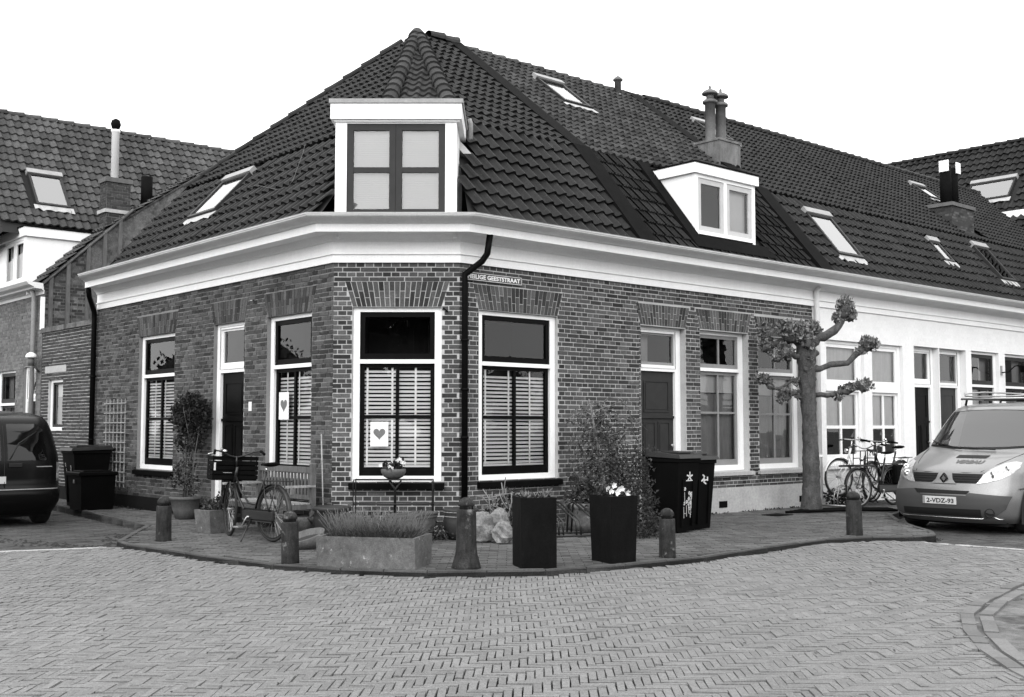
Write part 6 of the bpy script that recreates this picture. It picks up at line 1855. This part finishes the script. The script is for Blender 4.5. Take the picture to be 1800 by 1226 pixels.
        for i in range(4): b.box(x0 + .03 + i * .08, x0 + .08 + i * .08, y0 + .03, y1 - .03, z0 + .005, z1 - .07, F_)
        c = b.build('crate', M_['black_matt'], t, local=True)
        b = B(); b.box(x0 - .004, x0 - .001, .26, .285, z0 + .12, z0 + .22, F_); b.build('reflector', M_['sticker'], c, local=True)
        b = B(); b.tube([(.95, .05, .72), (.93, .06, .62), (.95, .03, .55), (1.0, .06, .5)], .008, 4, F_); b.tube([(.97, -.06, .83), (.90, .05, .84), (.90, .16, .84)], .005, 4, F_); b.build('cord', M_['zinc'], c, local=True)
    elif crate == 'wire':
        b = B(); x0, x1, y0, y1 = .92, 1.30, -.24, .24
        for zz in (.74, .755): b.tube([(x0, y0, zz), (x1, y0, zz), (x1, y1, zz), (x0, y1, zz)], .010, 5, F_, closed=True)
        for i in range(6): b.tube([(x0, y0 + .08 * i + .04, .75), (x1, y0 + .08 * i + .04, .75)], .007, 4, F_)
        for y in (y0, -.08, .08, y1): b.tube([(x0, y, .75), (x0 - .02, y, .98), (x0 - .02, y * .9, 1.02)], .010, 5, F_)
        for zz in (.88, 1.01): b.tube([(x0 - .01, y0, zz), (x0 - .01, y1, zz)], .009, 5, F_)
        b.build('front_carrier', M_['bike_black'], t, local=True)
    if bags:
        for s in (-1, 1):
            b = B(); b.bbox(-.30, .10, s * .09 - .05 + s * .02, s * .09 + .05 + s * .02, .38, .74, .03); b.build('pannier', M_['black_matt'], t, local=True)
    return t

bicycle((-3.02, 14.31), rad(136.5), 'black bicycle with a dark crate on the handlebar in front of the garden bench', 'bike_black', 'box', rad(-20), rad(2), barmat='bike_black')
gb = 'bicycles parked against the white house'
o = wR(9.62, .40); bicycle((o.x, o.y), math.atan2(-DR.y, -DR.x), 'white framed bicycle with raised front wheel nearest the pollard tree', 'bike_white', None, rad(-12), rad(-3), rad(8), 'flat', False, z=.02, grp=gb, guard='bike_white')
o = wR(9.62, .86); bicycle((o.x, o.y), math.atan2(-DR.y, -DR.x), 'black bicycle with wire front carrier and panniers beside the van', 'bike_black', 'wire', rad(-8), rad(2), 0, 'wide', True, True, grp=gb)
o = wR(10.35, .60); bicycle((o.x, o.y), math.atan2(-DR.y, -DR.x), 'bicycle with high silver handlebar behind the black carrier bicycle', 'bike_black', None, rad(6), rad(-2), 0, 'flat', True, z=.09, grp=gb)
o = wR(8.62, .42); rk = empty('bicycle_rack', (o.x, o.y, 0), math.atan2(-DR.y, -DR.x), 'galvanised wheel rack under the bicycles by the white wall', 'bicycle rack')
for y in (-.0, .46):
    for s in (-.035, .035):
        b = B(); b.tube([(-.30, -y + s, .02), (-.30, -y + s, .22), (-.22, -y + s, .34), (-.05, -y + s, .38), (.12, -y + s, .34), (.20, -y + s, .20), (.20, -y + s, .02)], .012, 6); b.build('hoop', M_['steel'], rk, local=True)
b = B(); b.tube([(-.30, .2, .02), (-.30, -.7, .02)], .014, 6); b.tube([(.20, .2, .02), (.20, -.7, .02)], .014, 6); b.build('rail', M_['steel'], rk, local=True)
pl = wR(8.72, .25); pe = empty('wall_plant', (pl.x, pl.y, 0), 0, 'small dark plant at the white wall foot between tree and bicycles', 'plant')
b = B(); rg = random.Random(95); blob_leaves(b, rg, (0, 0, .14), (.28, .18, .16), 300, .06); blob_leaves(b, rg, (.35, .2, .08), (.3, .18, .09), 200, .05); b.build('foliage', M_['leaf_dark'], pe, local=True)

# ================================================================== VAN
van = empty('parked_van', (6.32, 16.66, ZS), math.atan2(-DR.y, -DR.x), 'silver delivery van with roof rack parked facing the square', 'van')
def lerp_tab(tab, z):
    if z <= tab[0][0]: return tab[0][1]
    for (a, p), (c, q) in zip(tab, tab[1:]):
        if z <= c:
            t = (z - a) / (c - a); return p + (q - p) * t
    return tab[-1][1]
XF = [(.16, -.16), (.22, -.06), (.30, -.015), (.42, 0), (.56, 0), (.66, -.03), (.74, -.07), (.86, -.12), (.90, -.15), (.96, -.27), (1.04, -.50), (1.12, -.74), (1.19, -.98), (1.24, -1.10), (1.40, -1.26), (1.60, -1.46), (1.80, -1.68), (1.86, -1.78), (1.90, -1.95), (1.93, -2.25), (1.945, -2.6)]
HWT = [(.16, .86), (.25, .92), (.45, .95), (.70, .95), (.95, .945), (1.10, .93), (1.25, .90), (1.50, .85), (1.80, .765), (1.90, .70), (1.945, .62)]
BOW = [(.16, .50), (.55, .56), (.80, .62), (.95, .60), (1.15, .42), (1.30, .34), (1.8, .30), (1.95, .25)]
def SX(y, z):
    hw = lerp_tab(HWT, z); k = min(1.0, abs(y) / hw)
    return lerp_tab(XF, z) - lerp_tab(BOW, z) * (1 - (1 - k ** 2.7) ** (1 / 2.7))
zs_ = [.16, .19, .22, .26, .30, .36, .42, .49, .56, .61, .66, .70, .74, .80, .86, .88, .90, .93, .96, 1.0, 1.04, 1.08, 1.12, 1.16, 1.19, 1.22, 1.24, 1.32, 1.40, 1.5, 1.6, 1.7, 1.80, 1.83, 1.86, 1.88, 1.90, 1.915, 1.93, 1.945]
NY = 44
b = B(); vs = []
for z in zs_:
    hw = lerp_tab(HWT, z)
    for i in range(NY + 1):
        y = hw * math.sin(math.pi / 2 * (-1 + 2 * i / NY)); vs.append((SX(y, z), y, z))
k = NY + 1
b.add(vs, [(j * k + i, j * k + i + 1, (j + 1) * k + i + 1, (j + 1) * k + i) for j in range(len(zs_) - 1) for i in range(NY)], smooth=True)
# sides, roof and tail
vs = []; zz = zs_
for z in zz:
    hw = lerp_tab(HWT, z)
    for x in (SX(hw, z), -4.70, ): vs += [(x, hw, z), (x, -hw, z)]
n = 4
WHX, WHR = -.86, .40
fs = []
for j in range(len(zz) - 1):
    fs += [(j * n, j * n + 2, (j + 1) * n + 2, (j + 1) * n), (j * n + 1, (j + 1) * n + 1, (j + 1) * n + 3, j * n + 3), (j * n + 2, j * n + 3, (j + 1) * n + 3, (j + 1) * n + 2)]
b.add(vs, fs)
tv_ = []
for i in range(NY + 1):
    y = .62 * math.sin(math.pi / 2 * (-1 + 2 * i / NY)); tv_ += [(SX(y, 1.945), y, 1.945), (-3.4, y, 1.96 + .02 * (1 - abs(y) / .62)), (-4.7, y, 1.945)]
b.add(tv_, [(i * 3 + q, (i + 1) * 3 + q, (i + 1) * 3 + q + 1, i * 3 + q + 1) for i in range(NY) for q in range(2)], smooth=True)
b.build('body', M_['van_paint'], van, local=True)

def patch(poly, off, step=.05):
    """polygon given in (y, z) laid on the nose"""
    pts = []; n = len(poly)
    for i in range(n):
        a, c = Vector(poly[i]), Vector(poly[(i + 1) % n]); m_ = max(1, int((c - a).length / step))
        pts += [a.lerp(c, q / m_) for q in range(m_)]
    nb = len(pts); edges = [(i, (i + 1) % nb) for i in range(nb)]
    y0 = min(p.x for p in pts); y1 = max(p.x for p in pts); z0 = min(p.y for p in pts); z1 = max(p.y for p in pts)
    pp = [tuple(p) for p in poly]
    ny, nz = int((y1 - y0) / step), int((z1 - z0) / step)
    for i in range(1, ny + 1):
        for j in range(1, nz + 1):
            q = (y0 + (y1 - y0) * i / (ny + 1), z0 + (z1 - z0) * j / (nz + 1))
            if inside(pp, *q) and min((Vector(q) - p).length for p in pts) > step * .4: pts.append(Vector(q))
    co, _, fa, *_r = delaunay_2d_cdt(pts, edges, [], 1, 1e-5)
    def lift(p):
        e = .004; y, z = p
        x = SX(y, z); hw = lerp_tab(HWT, z)
        dy = (SX(min(hw * .999, y + e), z) - SX(max(-hw * .999, y - e), z)) / (2 * e); dz = (SX(y, z + e) - SX(y, z - e)) / (2 * e)
        nrm = Vector((1, -dy, -dz)).normalized(); return Vector((x, y, z)) + nrm * off
    return [lift(p) for p in co], [tuple(f) for f in fa]
def add_patch(name, poly, mat, off, parent=van, step=.05):
    v, f = patch(poly, off, step); b = B(); b.add(v, f, smooth=True); return b.build(name, M_[mat], parent, local=True)
def mir(poly): return [(-y, z) for y, z in poly][::-1]
# windscreen: dark surround, then the pane with the cab behind it
ws = [(-.83, 1.245), (-.4, 1.215), (0, 1.205), (.4, 1.215), (.83, 1.245), (.70, 1.79), (.4, 1.815), (0, 1.825), (-.4, 1.815), (-.70, 1.79)]
wso = add_patch('windscreen_surround', ws, 'van_black', .004)
wi = [(y * .955, 1.245 + (z - 1.205) * .93 - .012) for y, z in ws]
add_patch('windscreen', wi, 'wscreen', .010)
v, f = patch([(-.70, 1.27), (-.30, 1.25), (-.42, 1.76), (-.60, 1.74)], .0065); b = B(); b.add(v, f); b.build('seat', M_['curtain'], van, local=True)
b = B(); v, f = patch([(-.62, 1.285), (-.46, 1.275), (-.46, 1.33), (-.62, 1.34)], .0085); b.add(v, f); b.build('paper', M_['paper'], van, local=True)
for (y0_, y1_, z0_, z1_) in ((.35, -.45, 1.20, 1.235), (-.20, -.84, 1.215, 1.33)):
    b = B(); P = []
    for i in range(9):
        t = i / 8; y = y0_ + (y1_ - y0_) * t; z = z0_ + (z1_ - z0_) * t ** 1.5; P.append((SX(y, z) + .03, y, z + .015))
    b.tube(P, [.014, .012, .011, .010, .009, .008, .007, .006, .005], 5); b.build('wiper', M_['van_black'], van, local=True)
# bonnet: intake, faded lettering, shut lines
add_patch('bonnet_intake', [(-.10, 1.085), (.36, 1.085), (.38, 1.125), (-.10, 1.125)][::1], 'van_black', .005, step=.03)
def nose_text(body, y_right, y_left, z, size, mat, off):
    me, w = text_mesh(body, size, .002); n = len(me.vertices); v = np.zeros(n * 3, dtype=np.float32); me.vertices.foreach_get('co', v); v = v.reshape(-1, 3)
    o = v.copy()
    for i in range(n):
        y = y_right + (y_left - y_right) * v[i, 0] / w; zz = z + v[i, 1]
        o[i] = (SX(y, zz) + off * .6, y, zz + off)
    me.vertices.foreach_set('co', o.ravel()); me.materials.clear(); me.materials.append(M_[mat]); me.update(); link(me, 'lettering', van)
nose_text('VERBAU', -.02, .40, 1.012, .062, 'faded', .006)
for pts in ([(.50, .90), (.64, 1.02), (.76, 1.14), (.83, 1.21)], [(-.50, .90), (-.64, 1.02), (-.76, 1.14), (-.83, 1.21)], [(-.56, .885), (-.3, .885), (.3, .885), (.56, .885)]):
    b = B(); b.tube([(SX(y, z) + .001, y, z + .001) for y, z in pts], .005, 4); b.build('shut_line', M_['van_black'], van, local=True)
# grille, headlamps, bumper
gr = [(-.50, .735), (.50, .735), (.54, .87), (-.54, .87)]
g_ = add_patch('grille', gr, 'van_black', .006)
for z in (.765, .80, .835):
    b = B(); b.tube([(SX(y * .1, z) + .008, y * .1, z) for y in range(-5, 6)], .007, 4); b.build('grille_bar', M_['car_trim'], g_, local=True)
em = add_patch('badge_mount', [(-.19, .72), (.19, .72), (.13, .78), (.10, .885), (-.10, .885), (-.13, .78)], 'van_paint', .016, step=.03)
def dia(w, h, c=.80): return [(-w, c), (0, c - h), (w, c), (0, c + h)]
b = B(); o_, i_ = dia(.062, .080), dia(.034, .046)
vs = [(SX(0, .8) + .045, y, z) for y, z in o_] + [(SX(0, .8) + .05, y, z) for y, z in i_] + [(SX(0, .8) + .0, y, z) for y, z in o_]
b.add(vs, [(q, (q + 1) % 4, 4 + (q + 1) % 4, 4 + q) for q in range(4)] + [(8 + q, 8 + (q + 1) % 4, (q + 1) % 4, q) for q in range(4)])
b.build('diamond_badge', M_['van_black'], em, local=True)
b = B(); vs = [(SX(0, .8) + .044, y, z) for y, z in i_]; b.add(vs, [(0, 1, 2, 3)]); b.build('badge_centre', M_['chrome'], em, local=True)
hl = [(.47, .725), (.60, .745), (.76, .80), (.865, .875), (.895, .955), (.87, 1.03), (.80, 1.045), (.70, 1.02), (.60, .93), (.53, .82)]
for pl_ in (hl, mir(hl)):
    h_ = add_patch('headlight', pl_, 'lamp_glass', .008, step=.035)
    s = 1 if pl_ is hl else -1
    for (y, z, r) in ((.66, .86, .055), (.79, .945, .05)):
        b = B(); b.lathe([(r, 0), (r * .85, .012), (r * .5, .018), (.004, .006)], 12, T(SX(s * y, z) + .012, s * y, z) @ RZ(-s * .6) @ Matrix.Rotation(rad(90), 4, 'Y')); b.build('reflector', M_['chrome'], h_, local=True)
bm = [(-.90, .30), (-.62, .235), (.60, .235), (.66, .29), (.74, .29), (.84, .38), (.90, .56), (.40, .60), (.35, .56), (-.35, .56), (-.42, .64), (-.92, .60)]
bp_ = add_patch('bumper', bm, 'van_bumper', .010)
add_patch('bumper_intake', [(-.40, .575), (.36, .575), (.40, .625), (-.46, .635)], 'van_black', .013, step=.04)
add_patch('lower_intake', [(-.66, .27), (.55, .265), (.55, .37), (-.66, .36)], 'van_black', .014)
b = B(); b.lathe([(.07, 0), (.065, .02), (.05, .0)], 14, T(SX(.66, .32) + .008, .66, .32) @ RZ(.45) @ Matrix.Rotation(rad(90), 4, 'Y')); b.build('fog_lamp', M_['van_black'], van, local=True)
b = B(); b.tube([(SX(y / 20, .232) + .012, y / 20, .232 + (.03 if abs(y / 20 - .64) < .08 else 0)) for y in range(-15, 17)], .010, 5); b.build('bumper_trim', M_['chrome'], van, local=True)
px = SX(0, .475) + .02; b = B(); b.bbox(px - .012, px, -.30, .22, .425, .535, .003); np_ = b.build('number_plate', M_['plate'], van, local=True)
b = B(); b.box(px + .0005, px + .0015, -.297, -.262, .428, .532); b.build('plate_band', M_['faded'], np_, local=True)
put_text('lettering', np_, '2-VDZ-93', .088, .42, basis((0, 1, 0), (0, 0, 1), (1, 0, 0), Vector((px + .0012, -.235, .447))), M_['letters'], .0022)
# flanks: window, mirror, arch, wheels
for s in (-1, 1):
    b = B(); hw = lambda z: lerp_tab(HWT, z) + .004
    b.add([(-1.52, s * hw(1.25), 1.25), (-2.55, s * hw(1.22), 1.22), (-2.55, s * hw(1.72), 1.72), (-2.0, s * hw(1.72), 1.72)], [(0, 1, 2, 3)]); b.build('side_window', M_['car_glass'], van, local=True)
    if s > 0:
     b = B(); b.bbox(-1.42, -1.24, s * 1.02 - .09, s * 1.02 + .09, 1.20, 1.46, .03); mo = b.build('wing_mirror', M_['van_bumper'], van, local=True)
     b = B(); b.tube([(-1.38, s * .86, 1.22), (-1.34, s * 1.0, 1.27)], .03, 6); b.build('mirror_arm', M_['van_bumper'], mo, local=True)
    b = B(); b.tube([(SX(.94, .6) - .02, s * .955, .66), (-1.6, s * .965, .74), (-2.6, s * .96, .76)], .012, 4); b.build('side_moulding', M_['van_bumper'], van, local=True)
    for wx in (WHX, -3.92):
        b = B(); P = [(wx + .41 * math.cos(a), s * .957, .33 + .41 * math.sin(a)) for a in [math.pi * q / 16 for q in range(17)]]
        b.add([(wx, s * .957, .16), ] + [(p[0], p[1], max(.16, p[2])) for p in [(wx + .41, s * .957, .16)] + P + [(wx - .41, s * .957, .16)]], [(0, q, q + 1) for q in range(1, 19)]); b.build('wheel_arch', M_['van_black'], van, local=True)
        m = T(wx, s * .86, .325) @ Matrix.Rotation(rad(-90 * s), 4, 'X')
        b = B(); b.lathe([(.20, -.10), (.31, -.10), (.325, -.06), (.325, .085), (.305, .108), (.22, .112), (.21, .10)], 28, m); w_ = b.build('wheel', M_['tyre'], van, local=True)
        b = B(); b.lathe([(.215, .095), (.20, .108), (.185, .085), (.16, .07), (.09, .105), (.05, .115), (.004, .115)], 28, m); b.build('rim', M_['chrome'], w_, local=True)
        for q in range(8):
            b = B(); a = 6.2832 * q / 8; b.bbox(.085, .15, -.018, .018, .094, .104, .003, m @ RZ(a)); b.build('rim_slot', M_['van_black'], w_, local=True)
b = B(); b.box(-4.6, -.35, -.80, .80, .12, .24); b.build('underbody', M_['van_black'], van, local=True)
# roof rack
rr = empty('roof_rack', (0, 0, 0)); rr.parent = van; rr.location = (-1.95, 0, 1.93)
b = B()
for s in (-1, 1):
    b.tube([(.02, s * .58, .16), (-.7, s * .60, .20), (-2.7, s * .60, .20)], .014, 6); b.tube([(-.0, s * .62, .075), (-2.7, s * .62, .075)], .016, 6)
b.tube([(.02, -.58, .16), (.16, -.50, .12), (.20, -.3, .105), (.20, .3, .105), (.16, .50, .12), (.02, .58, .16)], .013, 6)
b.tube([(.0, -.62, .075), (.20, -.55, .07), (.22, .55, .07), (.0, .62, .075)], .018, 6)
b.build('rails', M_['steel'], rr, local=True)
b = B()
for x in (-.1, -.7, -1.3, -1.9, -2.5): b.tube([(x, -.62, .075), (x, .62, .075)], .014, 6)
b.build('crossbars', M_['van_black'], rr, local=True)
b = B()
for x in (-.1, -1.3, -2.5):
    for s in (-1, 1): b.tube([(x, s * .60, .09), (x, s * .63, -.03)], .018, 6)
b.build('feet', M_['van_black'], rr, local=True)

# ================================================================== BLACK CAR, seen from its tail
car = empty('parked_car', (-7.80, 17.42, ZS), math.atan2(DL.y, DL.x), 'black high-roofed car with twin rear doors parked up the side street', 'car')
# local x forward (away from the viewer), tail at x = 0
XT = [(.20, .10), (.28, .02), (.40, -.05), (.55, -.06), (.60, -.02), (.66, .02), (.95, .03), (1.10, .05), (1.30, .10), (1.50, .16), (1.62, .22), (1.70, .32), (1.76, .55), (1.79, .9)]
HT = [(.20, .80), (.40, .86), (.60, .87), (.95, .87), (1.10, .86), (1.30, .82), (1.50, .775), (1.62, .74), (1.72, .69), (1.79, .60)]
def TXx(y, z):
    hw = lerp_tab(HT, z); k = min(1.0, abs(y) / hw)
    return lerp_tab(XT, z) + .22 * (1 - (1 - k ** 4.6) ** (1 / 4.6))
zs2 = [.20, .24, .28, .34, .40, .48, .55, .58, .60, .63, .66, .75, .85, .95, 1.02, 1.10, 1.2, 1.3, 1.4, 1.5, 1.56, 1.62, 1.66, 1.70, 1.73, 1.76, 1.78, 1.79]
b = B(); vs = []
for z in zs2:
    hw = lerp_tab(HT, z); vs.append((4.1, -hw, z))
    for i in range(NY + 1):
        y = hw * math.sin(math.pi / 2 * (-1 + 2 * i / NY)); vs.append((TXx(y, z), y, z))
    vs.append((4.1 if z < .98 else 3.0 - (z - .98) * .9, hw, z))
k = NY + 3
b.add(vs, [(j * k + i, (j + 1) * k + i, (j + 1) * k + i + 1, j * k + i + 1) for j in range(len(zs2) - 1) for i in range(k - 1)], smooth=True)
tv_ = []
for i in range(NY + 1):
    y = .56 * math.sin(math.pi / 2 * (-1 + 2 * i / NY)); tv_ += [(TXx(y, 1.79), y, 1.79), (1.6, y, 1.81), (2.4, y, 1.78)]
b.add(tv_, [(i * 3 + q, (i + 1) * 3 + q, (i + 1) * 3 + q + 1, i * 3 + q + 1) for i in range(NY) for q in range(2)], smooth=True)
b.build('body', M_['car_black'], car, local=True)
b = B(); P = []
for z, x_ in ((1.735, .48), (1.77, .75), (1.80, 1.0), (1.815, 1.6), (1.79, 2.3)):
    for i in range(9):
        y = -.60 + .15 * i; P.append((x_ + .10 * abs(y / .6) ** 3, y * (1 - .0), z + .012 - .03 * abs(y / .6) ** 3))
b.add(P, [(j * 9 + i, j * 9 + i + 1, (j + 1) * 9 + i + 1, (j + 1) * 9 + i) for j in range(4) for i in range(8)], smooth=True); b.build('roof_panel', M_['car_roof'], car, local=True)
_SX, _H, = SX, HWT
def cpatch(name, poly, mat, off, step=.06):
    n = len(poly); pts = []
    for i in range(n):
        a, c = Vector(poly[i]), Vector(poly[(i + 1) % n]); m_ = max(1, int((c - a).length / step)); pts += [a.lerp(c, q / m_) for q in range(m_)]
    nb = len(pts); y0 = min(p.x for p in pts); y1 = max(p.x for p in pts); z0 = min(p.y for p in pts); z1 = max(p.y for p in pts)
    for i in range(1, 12):
        for j in range(1, 12):
            q = (y0 + (y1 - y0) * i / 12, z0 + (z1 - z0) * j / 12)
            if inside([tuple(p) for p in poly], *q) and min((Vector(q) - p).length for p in pts) > .02: pts.append(Vector(q))
    co, _, fa, *_r = delaunay_2d_cdt(pts, [(i, (i + 1) % nb) for i in range(nb)], [], 1, 1e-5)
    b = B(); b.add([(TXx(p[0], p[1]) - off, p[0], p[1]) for p in co], [tuple(f) for f in fa], smooth=True); return b.build(name, M_[mat], car, local=True)
cpatch('rear_window', [(-.66, 1.03), (-.05, 1.03), (-.05, 1.60), (-.50, 1.60), (-.60, 1.52)], 'car_glass', .004)
cpatch('rear_window', [(.05, 1.03), (.66, 1.03), (.60, 1.52), (.50, 1.60), (.05, 1.60)], 'car_glass', .004)
for s in (-1, 1):
    cpatch('tail_lamp', [(s * y, z) for y, z in ((.80, .70), (.855, .70), (.855, 1.0), (.80, 1.0))], 'lamp_red', .006)
    cpatch('reversing_lamp', [(s * y, z) for y, z in ((.80, .74), (.85, .74), (.85, .82), (.80, .82))], 'lamp_glass', .009)
b = B(); b.tube([(TXx(0, z) - .002, -.0, z) for z in (.62, .8, 1.0, 1.2, 1.4, 1.55, 1.66, 1.74)], .006, 4); b.build('door_gap', M_['car_trim'], car, local=True)
b = B(); b.tube([(TXx(y, .585) - .01, y, .585) for y in [q / 10 for q in range(-8, 9)]], .012, 4); b.build('bumper_edge', M_['zinc'], car, local=True)
b = B(); x_ = TXx(-.2, .98); b.bbox(x_ - .03, x_ - .005, -.26, -.06, .93, .99, .006); b.build('handle', M_['car_trim'], car, local=True)
b = B(); x_ = TXx(-.6, .93); b.box(x_ - .006, x_ - .003, -.72, -.46, .925, .938); b.build('badge', M_['zinc'], car, local=True)
b = B(); x_ = TXx(.1, .74); b.box(x_ - .02, x_ - .008, -.02, .50, .68, .79); b.build('number_plate', M_['plate'], car, local=True)
b = B(); b.tube([(TXx(-.06, 1.04) - .02, -.08, 1.05), (TXx(-.2, 1.3) - .02, -.22, 1.30), (TXx(-.5, 1.5) - .02, -.50, 1.48)], .010, 4); b.build('wiper', M_['car_trim'], car, local=True)
for (y, z0_, z1_) in ((-.40, 1.10, 1.50), (-.18, 1.12, 1.4), (.3, 1.1, 1.5)):
    b = B(); b.bbox(.75, .90, y - .11, y + .11, z0_ - .1, z1_, .04); b.build('headrest', M_['curtain'], car, local=True)
b = B(); b.box(.6, 2.6, -.7, .7, .9, 1.02); b.build('parcel_shelf', M_['car_trim'], car, local=True)
for x_ in (.62, 3.3):
    for s in (-1, 1):
        m = T(x_, s * .74, .31) @ Matrix.Rotation(rad(-90 * s), 4, 'X')
        b = B(); b.lathe([(.19, -.09), (.29, -.09), (.31, -.06), (.31, .08), (.29, .10), (.20, .105)], 24, m); w_ = b.build('wheel', M_['tyre'], car, local=True)
        b = B(); b.lathe([(.20, .10), (.18, .08), (.06, .10), (.004, .10)], 20, m); b.build('rim', M_['steel'], w_, local=True)
b = B(); b.box(.3, 4.0, -.72, .72, .14, .30); b.build('underbody', M_['car_trim'], car, local=True)
for s in (-1, 1):
    hw = lambda z: lerp_tab(HT, z) + .004
    for (xa, xb, xc, xd) in ((.52, 1.22, 1.20, .62), (1.30, 2.12, 1.98, 1.28)):
        b = B(); b.add([(xa, s * hw(1.06), 1.06), (xb, s * hw(1.06), 1.06), (xc, s * hw(1.46), 1.46), (xd, s * hw(1.46), 1.46)], [(0, 1, 2, 3)]); b.build('side_window', M_['car_glass'], car, local=True)
    b = B(); b.box(1.26, 1.265, s * .868, s * .874, .32, 1.02); b.build('door_gap', M_['car_trim'], car, local=True)
    b = B(); b.bbox(1.36, 1.54, s * .872 - .012, s * .872 + .012, .90, .935, .005); b.build('handle', M_['car_trim'], car, local=True)
